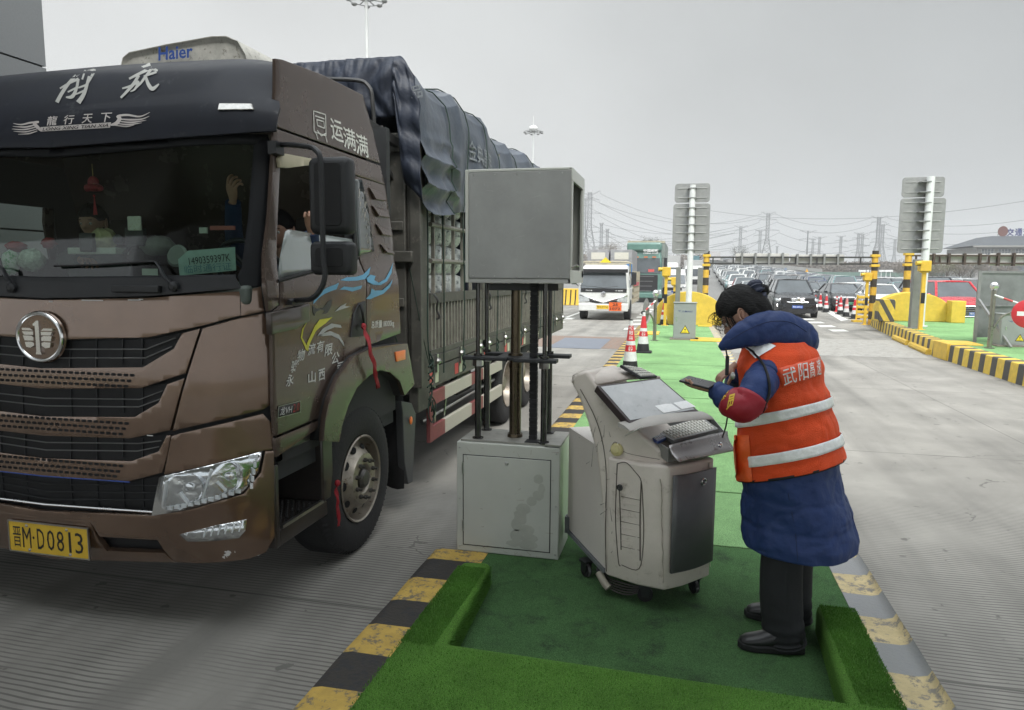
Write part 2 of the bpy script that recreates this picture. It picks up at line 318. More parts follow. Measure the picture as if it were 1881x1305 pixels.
# near island: kerbs, turf floor, raised turf rim
YK = (.50, .335, .075); BK = (.022, .023, .027)
KL = stripes('kerb_left_paint', YK, BK, 1, .54, .5, -2.74 + .54 * 10, wear=(.17, .14, .095), wf=.51, rough=.75)
KR = stripes('kerb_right_paint', (.52, .42, .23), (.25, .255, .26), 1, .52, .5, .22, wear=(.22, .20, .17), wf=.50, rough=.8)
def kerb(name, label, x0, x1, y0, y1, z, m, r, flip=False):
    mb = MB(); n = int((y1 - y0) / .12)
    # rounded outer edge profile, slightly uneven
    def prof(y):
        e = .006 * nz(y * 3, x0); return [(x1, z + .002), (x0 + r, z + e), (x0 + r * .3, z - r * .18 + e), (x0, z - r * .7 + e), (x0 - .005, -.02)]
    def ring(y): return [V((x, y, zz)) for x, zz in prof(y)] + [V((x1, y, -.02))]
    mb.loft([ring(y0 + (y1 - y0) * i / n) for i in range(n + 1)])
    o = mb.build(name, m, smooth=50); return tag(o, label, 'kerb', 'painted kerbs of the islands')
kerb('painted_kerb', 'black and ochre striped kerb nearest the truck, along the left edge of the turf', -1.455, -1.10, -4, 3.98, .17, KL, .06)
kerb('painted_kerb', 'black and yellow striped kerb running from the lift cabinet towards the white lorry', -1.40, -1.13, 4.32, 24, .17, KL, .05)
kerb('painted_kerb', 'chipped cream and grey kerb beside the standing woman', 1.09, .895, -4, 26, .17, KR, -.05)
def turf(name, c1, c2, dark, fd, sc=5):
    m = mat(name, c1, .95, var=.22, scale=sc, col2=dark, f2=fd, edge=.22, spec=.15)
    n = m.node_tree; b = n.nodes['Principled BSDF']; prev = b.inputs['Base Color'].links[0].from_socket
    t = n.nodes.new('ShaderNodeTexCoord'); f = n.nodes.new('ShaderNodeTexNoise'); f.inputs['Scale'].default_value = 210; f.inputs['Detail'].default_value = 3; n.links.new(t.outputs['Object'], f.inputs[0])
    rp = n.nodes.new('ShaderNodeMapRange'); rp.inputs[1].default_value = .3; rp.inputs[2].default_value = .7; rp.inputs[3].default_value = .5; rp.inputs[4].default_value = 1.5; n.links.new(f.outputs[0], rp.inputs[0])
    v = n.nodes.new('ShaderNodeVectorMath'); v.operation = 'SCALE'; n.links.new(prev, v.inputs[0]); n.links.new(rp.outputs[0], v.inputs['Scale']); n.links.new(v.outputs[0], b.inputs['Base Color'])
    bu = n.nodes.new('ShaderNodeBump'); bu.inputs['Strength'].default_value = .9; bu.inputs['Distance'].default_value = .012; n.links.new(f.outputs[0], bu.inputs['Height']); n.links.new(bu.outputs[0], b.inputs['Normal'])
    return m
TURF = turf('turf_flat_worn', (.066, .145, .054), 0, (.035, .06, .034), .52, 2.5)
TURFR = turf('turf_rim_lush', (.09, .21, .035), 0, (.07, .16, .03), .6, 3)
TURFB = turf('turf_far_lit', (.20, .36, .155), 0, (.155, .28, .12), .56, 1.3)
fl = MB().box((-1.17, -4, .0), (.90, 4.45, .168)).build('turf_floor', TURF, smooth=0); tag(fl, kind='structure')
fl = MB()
# beyond the dark joint, open daylight past the canopy is painted in as paler turf
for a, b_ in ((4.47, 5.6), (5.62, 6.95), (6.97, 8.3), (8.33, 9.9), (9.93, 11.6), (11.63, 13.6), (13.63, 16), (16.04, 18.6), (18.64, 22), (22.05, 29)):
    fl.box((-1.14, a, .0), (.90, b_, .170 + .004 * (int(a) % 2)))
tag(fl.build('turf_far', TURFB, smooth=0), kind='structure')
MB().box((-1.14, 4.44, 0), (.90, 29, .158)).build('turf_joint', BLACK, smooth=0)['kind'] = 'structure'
# raised turf rim: U shape open at the back, built as one soft sheet-covered block
zr = .30
def rim():
    P = [(-1.135, -4), (.84, -4), (.845, 2.55), (.85, 3.1), (.86, 3.46), (.68, 3.50), (.665, 3.1), (.645, 2.68), (-.925, 2.71), (-.945, 3.1), (-.965, 3.57), (-1.13, 3.54), (-1.13, 3.1), (-1.135, 2.5)]
    mb = MB(); mb.prism(P, lambda x, y: V((x, y, .1)), lambda x, y: V((x, y, zr))); o = mb.build('raised_turf_rim', TURFR, bevel=.035, bseg=4, smooth=50)
    tag(o, 'raised bright green turf rim framing the sunken standing area', 'turf rim'); return o
rim()
# turf blades on the rim and floor edge: fine geometry near the camera
rr = random.Random(5)
mb = MB()
def blade(x, y, z, h, dark):
    a = rr.uniform(0, 6.28); w_ = .0022; dx, dy = math.cos(a) * w_, math.sin(a) * w_; lx, ly = rr.uniform(-.6, .6) * h, rr.uniform(-.6, .6) * h
    mb.add([(x - dx, y - dy, z - .003), (x + dx, y + dy, z - .003), (x + lx, y + ly, z + h)], [(0, 1, 2)], dark)
for i in range(60000):
    y = 1.8 + 2.0 * rr.random() ** 1.0
    if y < 2.66: x = rr.uniform(-1.13, .84)
    else: x = rr.uniform(-1.125, -.97) if rr.random() < .5 else rr.uniform(.69, .85)
    if y > 3.47: continue
    blade(x, y, zr, rr.uniform(.004, .011), int(rr.random() < .3))
for i in range(5000):
    y = rr.uniform(2.74, 3.54); z = rr.uniform(.18, .29)
    x = -.928 - .045 * (y - 2.72); a = (x, y, z); mb.add([(x, y, z), (x + .004, y + .004, z), (x + .014, y + rr.uniform(-.008, .008), z + rr.uniform(0, .008))], [(0, 1, 2)], 0)
G1 = mat('turf_blade', (.09, .23, .035), .8, var=.2, spec=.2); G2 = mat('turf_blade_light', (.13, .28, .055), .8, spec=.2)
tag(mb.build('turf_blades', [G1, G2], smooth=0, fixn=False), kind='stuff')
# right island (tapers away from the lane at its far end)
ISZ = .36
edge = [(5.80, 4), (5.80, 10), (5.80, 14), (5.84, 18.4), (6.02, 20.5), (6.30, 23), (6.62, 26), (6.95, 28.6), (7.35, 30.6), (7.75, 31.6), (8.6, 31.9)]
KS = stripes('island_kerb_paint', (.60, .42, .06), (.05, .052, .056), 1, .56, .55, 0, wear=(.5, .45, .3), wf=.63)
KSS = stripes('island_nose_paint', (.62, .45, .06), (.06, .062, .066), 1, .7, .5, 0, skew=1.2, axis2=2, wear=(.5, .45, .3), wf=.63)
mb = MB(); mb.loft([[V((x - .03, y, -.02)), V((x, y, ISZ)), V((x + .3, y + .02, ISZ + .004)), V((x + .3, y, -.02))] for x, y in edge])
tag(mb.build('painted_kerb', KS, smooth=0, bevel=.02), 'tall yellow and black striped kerb round the right-hand island', 'kerb', 'painted kerbs of the islands')
pl = edge + [(10.6, 31.9), (11.6, 28), (11.8, 22), (11.9, 4)]
tag(MB().prism([(x + .28 * (x < 8), y) for x, y in pl], lambda x, y: V((x, y, -.02)), lambda x, y: V((x, y, ISZ - .004))).build('island_turf', TURFB, smooth=0), kind='structure')
LOOSE = mat('yellow_paint_worn', (.58, .38, .05), .6, var=.15, scale=5, col2=(.38, .25, .08), f2=.6, bump=.2)
mb = MB(); mb.box((5.78, 17.4, -.01), (6.5, 18.3, ISZ + .03)); tag(mb.build('yellow_kerb_block', LOOSE, bevel=.02), 'yellow painted block set into the striped kerb in front of the boom gate', 'kerb block')
mb = MB()
for y0, y1 in ((18.6, 20.6), (21.0, 22.9)): mb.tube([(5.80 + (y0 - 18.6) * .09, y0, .06), (5.80 + (y1 - 18.6) * .09, y1, .06)], .085, 8)
tag(mb.build('yellow_bumper_rail', LOOSE), 'low rounded yellow rail lying at the foot of the striped kerb', 'bumper rail')
# ---------------- brown lorry ----------------
XC = -3.29; XR = -2.04
T = thing('lorry', 'large dark brown lorry with a navy tarpaulin over its load, stopped beside the turf island', 'lorry', (XC, 3.0, 0))
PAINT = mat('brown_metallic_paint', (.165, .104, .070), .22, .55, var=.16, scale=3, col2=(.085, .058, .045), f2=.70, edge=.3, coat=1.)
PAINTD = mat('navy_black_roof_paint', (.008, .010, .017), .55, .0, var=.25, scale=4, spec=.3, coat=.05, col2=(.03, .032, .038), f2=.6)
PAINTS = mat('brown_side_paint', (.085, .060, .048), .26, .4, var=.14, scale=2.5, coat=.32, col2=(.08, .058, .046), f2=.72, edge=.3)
WGLASS = glass('windscreen_glass', (.60, .70, .64), .07)
SGLASS = glass('side_glass', (.55, .62, .60), 1.2)
DGLASS = mat('dark_quarter_glass', (.05, .06, .06), .12, 0, coat=1., var=.3)
CLEAR = glass('lamp_lens', (.93, .95, .96), 1.3)
def lerp_tab(tab, z):
    if z <= tab[0][0]: return tab[0][1]
    for (a, b), (c, d) in zip(tab, tab[1:]):
        if z <= c: return b + (d - b) * (z - a) / (c - a)
    return tab[-1][1]
PROF = [(.3, 3.05), (.45, 2.99), (.75, 2.985), (.95, 3.0), (1.3, 3.015), (1.72, 3.06), (1.83, 3.085), (2.2, 3.15), (2.5, 3.215), (2.72, 3.24), (2.86, 3.30), (2.95, 3.39), (3.02, 3.52), (3.07, 3.72)]
def yf(x, z):
    d = abs(x - XC); return sum(lerp_tab(PROF, z + k * .02) for k in (-3, -2, -1, 0, 1, 2, 3)) / 7 + .02 * d * d + .19 * max(0, (d - .78) / .47) ** 2.2
def fs(px, py, off=0.):
    Y = 3.
    for _ in range(9): p = oy(px, py, Y); Y = yf(p.x, p.z) - off
    return p
def fxz(pts, off=0.):
    o = []
    for px, py in pts:
        p = fs(max(px, 84), py, off); x = XC if px <= 84 else min(p.x, XR - .001); o.append((x, p.z))
    return o
def fpanel(mb, pts, off=0., step=.03, mi=0, xz=False):
    q = pts if xz else fxz(pts, off)
    for s in (1, -1):
        mb.patch([(XC + s * (x - XC), z) for x, z in q], lambda u, v: V((u, yf(u, v) - off, v)), step, mi)
    return mb
def sxx(z):
    if z > 1.93: return XR - .02 - .03 * (z - 1.93)
    return XR + .008 - .028 * max(0, (z - 1.80) / .13) if z > 1.80 else XR + .008
def ss(px, py, off=0.):
    X = XR
    for _ in range(9): p = ox(px, py, X); X = sxx(p.z) + off
    return p
def spanel(mb, pts, off=0., step=.07, mi=0, both=True, yz=None):
    q = yz or [(ss(a, b, off).y, ss(a, b, off).z) for a, b in pts]
    mb.patch(q, lambda u, v: V((sxx(v) + off, u, v)), step, mi)
    if both: mb.patch(q, lambda u, v: V((2 * XC - sxx(v) - off, u, v)), step, mi)
    return mb
# dark shell behind the panel gaps, interior and rear wall
mb = MB()
fpanel(mb, [(XC, .40), (XC + 1.22, .40), (XC + 1.22, 1.74), (XC, 1.74)], -.035, .1, xz=True)
mb.box((XC - 1.2, 3.3, .75), (XC + 1.2, 4.86, .85)); mb.box((XC - 1.2, 4.80, .85), (XC + 1.2, 4.86, 2.9))
mb.box((XC - 1.08, 3.62, 2.86), (XC + 1.08, 4.8, 2.9)); mb.box((XC - 1.18, 3.25, .85), (XC + 1.18, 3.33, 1.55))
cab_in = mb.build('cab_interior', mat('cab_interior', (.028, .03, .032), .8, var=.3), T, smooth=0)
mb = MB()
spanel(mb, None, -.03, .2, yz=[(3.3, .85), (4.84, .85), (4.84, 1.78), (3.33, 1.78)], both=False)
spanel(mb, None, -.03, .2, yz=[(4.14, 1.7), (4.80, 1.7), (4.42, 2.9), (4.14, 2.9)], both=False)
spanel(mb, None, -.03, .2, yz=[(3.4, 2.5), (4.3, 2.5), (4.3, 2.95), (3.5, 2.95)], both=False)
xl = 2 * XC - XR
mb.box((xl + .02, 3.3, .85), (xl + .05, 4.84, 1.95)); mb.box((xl + .02, 3.4, 2.32), (xl + .05, 4.5, 2.95)); mb.box((xl + .02, 4.3, 1.95), (xl + .05, 4.8, 2.32)); mb.box((xl + .02, 3.3, 1.95), (xl + .05, 3.44, 2.32))
build_lr(mb, 'inner_lining', mat('inner_lining', (.03, .03, .032), .8), T, smooth=0)
# front painted panels
HOOD = [(84, 552), (280, 548), (441, 536), (442, 580), (372, 599), (276, 620), (84, 625)]
B1 = [(84, 677), (266, 675), (322, 641), (337, 613), (369, 604), (343, 686), (261, 713), (84, 714)]
B2 = [(84, 765), (250, 766), (294, 740), (310, 706), (341, 695), (315, 790), (241, 805), (84, 800)]
B3 = [(84, 842), (244, 847), (294, 829), (309, 800), (316, 799), (310, 834), (300, 868), (238, 884), (84, 874)]
for nm, p in (('bonnet_panel', HOOD), ('grille_bar', B1), ('grille_bar', B2), ('grille_bar', B3)):
    fpanel(MB(), p, .004).build(nm, PAINT, T, solid=.022, bevel=.004)
build_lr(fpanel(MB(), [(374, 604), (440, 585), (484, 576), (492, 600), (497, 742), (483, 752), (332, 788), (320, 792)], .01), 'corner_panel', PAINT, T, solid=.025, bevel=.005)
build_lr(fpanel(MB(), [(442, 538), (479, 527), (484, 573), (443, 581)], .0), 'corner_trim', PAINT, T, solid=.02, bevel=.003)
bum = MB()
fpanel(bum, [(319, 801), (333, 796), (482, 760), (499, 780), (501, 826), (484, 827), (305, 871), (311, 838)], .02)
fpanel(bum, [(84, 938), (285, 946), (346, 936), (448, 906), (478, 868), (486, 829), (501, 828), (503, 905), (503, 985), (488, 1012), (455, 1024), (400, 1030), (325, 1029), (308, 1012), (293, 990), (188, 984), (168, 955), (84, 950)], .03)
fpanel(bum, [(84, 950), (168, 955), (199, 1009), (306, 1013), (325, 1030), (84, 1022)], .024)
bum = bum.build('bumper', PAINT, T, solid=.03, bevel=.006)
build_lr(fpanel(MB(), [(170, 960), (300, 985), (312, 1013), (180, 1010)], -.01), 'bumper_opening', BLACK, T)
# scraped primer patches on the bumper corner
rr = random.Random(3); mb = MB()
for i in range(34):
    cx = rr.uniform(412, 484); cy = 1018 - (cx - 412) * .10 + rr.uniform(-6, 7)
    mb.patch([(fs(cx + rr.uniform(.5, 1) * 7 * math.cos(a), cy + rr.uniform(.4, 1) * 3.2 * math.sin(a), .047).x, fs(cx, cy, .047).z + rr.uniform(.4, 1) * .012 * math.sin(a)) for a in [k * math.pi / 4 for k in range(8)]], lambda u, v: V((u, yf(u, v) - .0465 - .0002 * (i % 5), v)), .2)
mb.build('paint_scrape', mat('bare_primer', (.55, .55, .54), .7), bum, smooth=0)
mb = MB()
for (a, b, l) in ((90, 554, 8), (150, 551.5, 50), (255, 550, 10), (235, 551, 30), (270, 800, 14), (60 + 40, 1004, 10)):
    p = fs(a, b, .0175); q = fs(a + l * .8, b, .0175); mb.box((p.x, p.y - .001, p.z - .003), (q.x, p.y + .001, p.z + .002))
mb.build('paint_chip', mat('bare_primer', (.55, .55, .54)), T, smooth=0)
# black grilles with mesh
def meshmat(name, base, cell):
    m = mat(name, base, .5, var=.1); n = m.node_tree; b = n.nodes['Principled BSDF']; t = n.nodes.new('ShaderNodeTexCoord'); mp = n.nodes.new('ShaderNodeMapping'); mp.inputs['Scale'].default_value = (cell, 0.001, cell * 1.5); n.links.new(t.outputs['Object'], mp.inputs[0])
    v = n.nodes.new('ShaderNodeTexVoronoi'); v.feature = 'DISTANCE_TO_EDGE'; v.inputs['Randomness'].default_value = .15; n.links.new(mp.outputs[0], v.inputs[0])
    k = mathn(n, 'LESS_THAN', v.outputs['Distance'], .1); mm = n.nodes.new('ShaderNodeMix'); mm.data_type = 'RGBA'; n.links.new(k, mm.inputs[0]); mm.inputs[6].default_value = (.004, .004, .005, 1); mm.inputs[7].default_value = (*base, 1); n.links.new(mm.outputs[2], b.inputs['Base Color'])
    bu = n.nodes.new('ShaderNodeBump'); bu.inputs['Distance'].default_value = .004; n.links.new(k, bu.inputs['Height']); n.links.new(bu.outputs[0], b.inputs['Normal']); return m
GM = meshmat('grille_mesh', (.035, .037, .042), 62)
GR = [([(84, 628), (276, 624), (337, 611), (322, 642), (266, 676), (84, 678)], [(642, 268, 323, 621), (658, 267, 316, 637)]),
      ([(84, 713), (262, 712), (310, 702), (294, 741), (251, 767), (84, 766)], [(732, 257, 299, 718), (746, 254, 296, 733)]),
      ([(84, 799), (243, 804), (309, 798), (294, 830), (244, 848), (84, 843)], [(813, 254, 296, 810), (827, 252, 292, 821)]),
      ([(84, 873), (240, 885), (301, 872), (284, 940), (84, 926)], [(890, 240, 294, 893), (903, 240, 292, 906), (917, 240, 289, 918)])]
for gi, (poly, lines) in enumerate(GR):
    g = fpanel(MB(), poly, -.016, .08).build('grille', GM, T)
    mb = MB()
    for (yl, xk, xe, ye) in lines:
        a = fs(84, yl, -.002); b = fs(xk, yl + (2 if gi else 0), -.002); c = fs(xe, ye, -.002)
        for s in (1, -1): mb.tube([V((XC, a.y, a.z)), V((XC + s * (b.x - XC), b.y, b.z)), V((XC + s * (c.x - XC), c.y, c.z))], .0035, 6)
    mb.build('grille_slat', mat('satin_trim', (.25, .25, .25), .35, .8) if gi < 3 else PLAS, g)
    mb = MB(); y0 = min(p[1] for p in poly); y1 = max(p[1] for p in poly)
    for x in (130, 178, 226, 262):
        a = fs(x, y0 + (8 if x > 200 else 3), -.012); b = fs(x, y1 - (8 if x > 200 else 3), -.012)
        for s in (1, -1): mb.bar(V((XC + s * (a.x - XC), a.y, a.z)), V((XC + s * (a.x - XC), b.y, b.z)), .006)
    mb.build('grille_rib', PLAS, g)
# rows of oval holes in the painted bars
mb = MB()
for rows in (((687, 250), (697.5, 246), (707.5, 241)), ((775, 240), (785, 233), (795, 226)), ((853, 233), (863.5, 227), (873, 221))):
    for ri, (yy, xe) in enumerate(rows):
        z = fs(180, yy, .016).z; xmax = fs(xe, yy, .016).x - XC; k = 0; st = .0375
        while True:
            x = (k + .5 * (ri % 2)) * st
            if x > xmax: break
            for s in ((1, -1) if x > 0 else (1,)):
                cx = XC + s * x; pl = [(cx + .008 + .007 * math.cos(a), z + .007 * math.sin(a)) for a in [R(-90 + 36 * i) for i in range(6)]] + [(cx - .008 + .007 * math.cos(a), z + .007 * math.sin(a)) for a in [R(90 + 36 * i) for i in range(6)]]
                mb.add([(u, yf(u, v) - .0155, v) for u, v in pl], [tuple(range(len(pl)))])
            k += 1
mb.build('vent_holes', mat('hole_black', (.003, .003, .004), .9), T, smooth=0, fixn=False)
# chrome strip, blue line
mb = MB()
a, b = fs(84, 927, .02), fs(284, 941, .02)
for s in (1, -1): mb.tube([V((XC, a.y, a.z)), V((XC + s * (b.x - XC) * .6, fs(200, 935, .02).y, (a.z * .4 + b.z * .6))), V((XC + s * (b.x - XC), b.y, b.z))], .008, 8)
mb.build('chrome_strip', mat('satin_chrome', (.6, .6, .6), .25, 1.), T)
mb = MB(); a, b = fs(84, 875.5, .017), fs(238, 886, .017)
for s in (1, -1): mb.bar(V((XC, a.y, a.z)), V((XC + s * (b.x - XC), b.y, b.z)), .003, .005)
mb.build('blue_line', mat('blue_line', (.03, .08, .35), .4), T)
# emblem
ex, ey = 79, 620; ec = fs(ex + 6, ey, .03); ec = V((XC, ec.y, ec.z))
mb = MB(); ring = [V((.142 * math.cos(a), 0, .125 * math.sin(a))) + ec for a in [2 * math.pi * k / 48 for k in range(49)]]
mb.tube(ring, .011, 10); emb = mb.build('emblem', CHROME, T)
mb = MB(); mb.prism([(.158 * math.cos(2 * math.pi * k / 40), .14 * math.sin(2 * math.pi * k / 40)) for k in range(40)], lambda x, z: ec + V((x, .012, z)), lambda x, z: ec + V((x * .93, -.004, z * .93))); mb.build('emblem_plate', PAINT, emb)
mb = MB()
def bp(pts, m=(1, -1)):
    for s in m: mb.prism([(s * x, z) for x, z in pts], lambda x, z: ec + V((x, -.004, z)), lambda x, z: ec + V((x * .97, -.016, z)))
bp([(-.012, -.075), (-.018, -.09), (.022, -.09), (.014, -.075), (.014, .088), (.0, .088), (-.026, .07), (-.024, .06), (-.012, .062)], (1,))
bp([(.026, .03), (.10, .03), (.085, .016), (.10, .05), (.026, .05)][0:2] + [(.088, .012), (.026, .012)] + [(.026, .03)][:0]); bp([(.026, .036), (.046, .048), (.100, .048), (.098, .036)])
bp([(.026, .000), (.040, .008), (.096, .008), (.086, -.018), (.026, -.018)]); bp([(.026, -.030), (.040, -.024), (.086, -.026), (.078, -.052), (.05, -.056), (.026, -.044)])
mb.build('emblem_mark', CHROME, emb)
# headlamps and fog lamps, both sides
HL = [(301, 874), (395, 852), (482, 829), (475, 865), (462, 887), (446, 904), (400, 920), (346, 934), (287, 944)]
REFL = mat('lamp_reflector', (.85, .86, .87), .22, 1., var=.25, scale=30, bump=.9, bscale=22); CELL = mat('lamp_bezel', (.46, .46, .47), .25, .15)
for s in (1, -1):
    q = fxz(HL, .03); q = [(XC + s * (x - XC), z) for x, z in q]
    hl = MB().patch(q, lambda u, v: V((u, yf(u, v) - .034, v)), .06).build('headlight', mat('lamp_chrome', (.80, .81, .82), .16, 1., var=.1, scale=9, bump=1., bscale=9), T, solid=.02)
    mb = MB()
    for (cx, cy, rx, rz) in ((348, 895, .085, .075), (420, 875, .085, .075)):
        c = fs(cx, cy, .045); c.x = XC + s * (c.x - XC)
        M = Matrix.Translation(c) @ Matrix.Rotation(R(90), 4, 'X') @ Matrix.Diagonal((rx, rz, 1, 1))
        mb.lathe([(1, .004), (.95, -.004), (.75, -.016), (.5, -.02), (.3, -.018), (.28, .006), (.15, .012), (.01, .013)], M, 20, caps=False)
    mb.build('reflector', REFL, hl)
    mb = MB()
    for k in range(12):
        t = k / 12; a = V((302, 941)) if 0 else None
        x0 = 300 + 150 * t; y0 = 938 - 36 * t ** 1.35; c = fs(x0, y0 - 3, .05); c.x = XC + s * (c.x - XC); mb.box(c - V((.013, .004, .009)), c + V((.013, .004, .009)))
    for k in range(5):
        c = fs(462 + 2.2 * k, 893 - 13 * k, .05); c.x = XC + s * (c.x - XC); mb.box(c - V((.006, .004, .014)), c + V((.006, .004, .014)))
    for (x0, y0, x1, y1) in ((306, 884, 298, 934), (388, 862, 372, 915), (306, 876, 470, 838), (330, 905, 345, 925), (345, 925, 330, 936), (398, 885, 415, 902)):
        a, b = fs(x0, y0, .05), fs(x1, y1, .05); a.x = XC + s * (a.x - XC); b.x = XC + s * (b.x - XC); mb.bar(a, b, .010, .010)
    mb.build('light_guide', mat('light_guide', (.8, .81, .82), .3, .0), hl)
    MB().patch(q, lambda u, v: V((u, yf(u, v) - .062, v)), .05).build('lens', CLEAR, hl)
    FG = [(335, 979), (400, 963), (457, 952), (455, 972), (443, 986), (400, 991), (350, 992)]
    q = [(XC + s * (x - XC), z) for x, z in fxz(FG, .03)]
    fg = MB().patch(q, lambda u, v: V((u, yf(u, v) - .047, v)), .05).build('fog_lamp', REFL, T, solid=.01)
    mb = MB()
    for k in range(6):
        a, b = fs(378 + 13 * k, 972 - 2 * k, .058), fs(374 + 13 * k, 987 - 2 * k, .058); a.x = XC + s * (a.x - XC); b.x = XC + s * (b.x - XC); mb.bar(a, b, .006, .006)
    mb.build('light_guide', mat('light_guide', (.6, .62, .63), .25, .3), fg)
    MB().patch(q, lambda u, v: V((u, yf(u, v) - .062, v)), .05).build('lens', CLEAR, fg)
# number plate
pc = [fs(29, 962, .056), fs(160, 969, .056), fs(162, 1018, .056), fs(33, 1008, .056)]; yp = min(p.y for p in pc)
pc = [V((p.x, yp, p.z)) for p in pc]; x0 = min(p.x for p in pc); x1 = max(p.x for p in pc); z0 = .352; z1 = .352
z0 = (pc[2].z + pc[3].z) / 2; z1 = (pc[0].z + pc[1].z) / 2; zc = (z0 + z1) / 2
plate = MB().prism(rrect(x0, z0, x1, z1, .01), lambda x, z: V((x, yp + .008, z)), lambda x, z: V((x, yp, z))).build('number_plate', mat('plate_yellow', (.66, .43, .03), .5, var=.1, col2=(.4, .28, .05), f2=.66), T, smooth=0)
INK = mat('plate_ink', (.012, .012, .012), .5)
def flatq(x0, z0, x1, z1, y): return lambda u, v: V((x0 + (x1 - x0) * u, y, z0 + (z1 - z0) * v))
pw = x1 - x0; ph = z1 - z0
text('晋', flatq(x0 + .045 * pw, z0 + .14 * ph, x0 + .15 * pw, z1 - .16 * ph, yp - .0012), INK, plate)
for ch, a, b in (('M', .17, .28), ('·', .30, .325), ('D', .36, .45), ('0', .485, .58), ('8', .61, .70), ('1', .76, .79), ('3', .84, .94)):
    text(ch, flatq(x0 + a * pw, z0 + (.14 if ch != '·' else .46) * ph, x0 + b * pw, z1 - (.16 if ch != '·' else .44) * ph, yp - .0012), INK, plate, bold=0)
mb = MB()
for a, b in ((.23, .9), (.74, .9), (.25, .07), (.77, .07)): mb.ball((x0 + a * pw, yp, z0 + b * ph), (.009, .006, .009), 10)
mb.build('plate_bolt', STEEL, plate)
fr = MB()
for (a, b, c, d) in ((x0 - .006, z0 - .006, x1 + .006, z0), (x0 - .006, z1, x1 + .006, z1 + .006), (x0 - .006, z0, x0, z1), (x1, z0, x1 + .006, z1)): fr.box((a, yp - .003, b), (c, yp + .008, d))
fr.build('plate_frame', STEEL, plate, smooth=0)
# cowl, windscreen surround, glass, wipers
fpanel(MB(), [(84, 512), (290, 511), (432, 508), (444, 531), (280, 545), (84, 549)], .004).build('cowl', PLAS, T, solid=.03, bevel=.006)
mb = MB(); fpanel(mb, [(436, 509), (443, 495), (456, 400), (466, 262), (492, 252), (499, 268), (489, 400), (480, 526), (444, 532)], .006)
fpanel(mb, [(84, 276), (250, 262), (492, 248), (492, 256), (466, 266), (250, 276), (84, 290)], .006)
fpanel(mb, [(84, 509), (290, 507.5), (434, 505), (434, 512), (290, 513), (84, 514)], .006)
mb.build('windscreen_surround', mat('surround_black', (.010, .011, .013), .6, spec=.25), T, solid=.012)
fpanel(MB(), [(84, 285), (250, 272), (467, 258), (458, 400), (445, 500), (434, 509), (84, 512)], -.002, .1).build('windscreen', WGLASS, T)
def wiper(pts, blade, px):
    mb = MB(); mb.tube([fs(a, b, o) for a, b, o in pts], [.013, .014, .011, .008, .006][:len(pts)], 8, flat=.6)
    p = fs(*px, .02); mb.lathe([(.026, 0), (.026, .02), (.012, .03), (.001, .03)], Matrix.Translation(p) @ Matrix.Rotation(R(90), 4, 'X'), 16)
    w_ = mb.build('wiper', PLAS, T); mb = MB(); q = [fs(a, b, .022) for a, b in blade]; mb.tube(q, .006, 6); mb.build('wiper_blade', BLACK, w_)
wiper([(322, 527, .03), (301, 508, .045), (293, 490, .05), (285, 481, .045), (265, 481, .04)], [(100, 489), (180, 487), (275, 481)], (322, 527))
wiper([(25, 529, .03), (12, 510, .045), (5, 493, .05), (-10, 488, .045), (-25, 487, .04)], [(-180, 495), (-100, 492), (-15, 487)], (25, 529))
mb = MB(); a, b = fs(206, 532, .03), fs(295, 527, .03); mb.box((a.x, a.y - .01, a.z - .015), (b.x, a.y + .02, a.z + .022)); mb.build('cowl_handle', PLAS, T, bevel=.006)
# roof: visor, front fairing, side walls, top
def yv(x, z): return yf(x, z) - .05 * (1 - min(1, max(0, (z - 2.62) / .25))) - .11 * max(0, (abs(x - XC) - .78) / .47) ** 2.2 * (1 - sstep(2.68, 2.84, z))
mb = MB()
q = [(XC, fs(84, 274, .03).z)] + [(fs(a, b, .03).x, fs(a, b, .03).z) for a, b in ((250, 262), (400, 252))] + [(XR + .01, fs(490, 247, .03).z), (XR + .012, 2.70), (XR - .01, 2.735), (XR - .055, 2.75), (XR - .055, 2.90), (XR - .06, 2.985), (XR - .3, 3.03), (XR - .6, 3.05), (XC, 3.065)]
for s in (1, -1): mb.patch([(XC + s * (x - XC), z) for x, z in q], lambda u, v: V((u, yv(u, v), v)), .045)
visor = mb.build('roof_fairing', PAINTD, T, solid=.02, bevel=.006)
mb = MB(); pts = []
q2 = [(XC, 2.505)] + [(x, z) for x, z in q[1:5]] + [(XR + .01, 2.72), (XR - .1, 2.735), (XC + .6, 2.70), (XC, 2.70)]
mb = MB()
def roofz(x, y):
    d = abs(x - XC) / 1.25; return 3.075 - .10 * d ** 4 - .035 * max(0, (y - 3.9)) - .02 * max(0, (3.9 - y)) * d
mb.grid(16, 8, lambda u, v: V((XC - 1.17 + 2.34 * u, 3.70 - .17 * 0 + .63 * v, roofz(XC - 1.17 + 2.34 * u, 3.7 + .63 * v) - .005)))
mb.grid(16, 2, lambda u, v: V((XC - 1.17 + 2.34 * u, yv(XC - 1.17 + 2.34 * u, 2.98) + (3.72 - yv(XC - 1.17 + 2.34 * u, 2.98)) * v, 2.98 - .04 * (abs(u - .5) * 2) ** 4 + (roofz(XC - 1.17 + 2.34 * u, 3.72) - 2.98) * v)))
mb.build('roof_top', PAINTD, T)
MB().grid(8, 12, lambda u, v: V((XC - 1.2 + 2.4 * u, 4.33 + .5 * (1 - v) ** 1, .9 + 2.05 * v))).build('rear_wall', PAINTS, T)
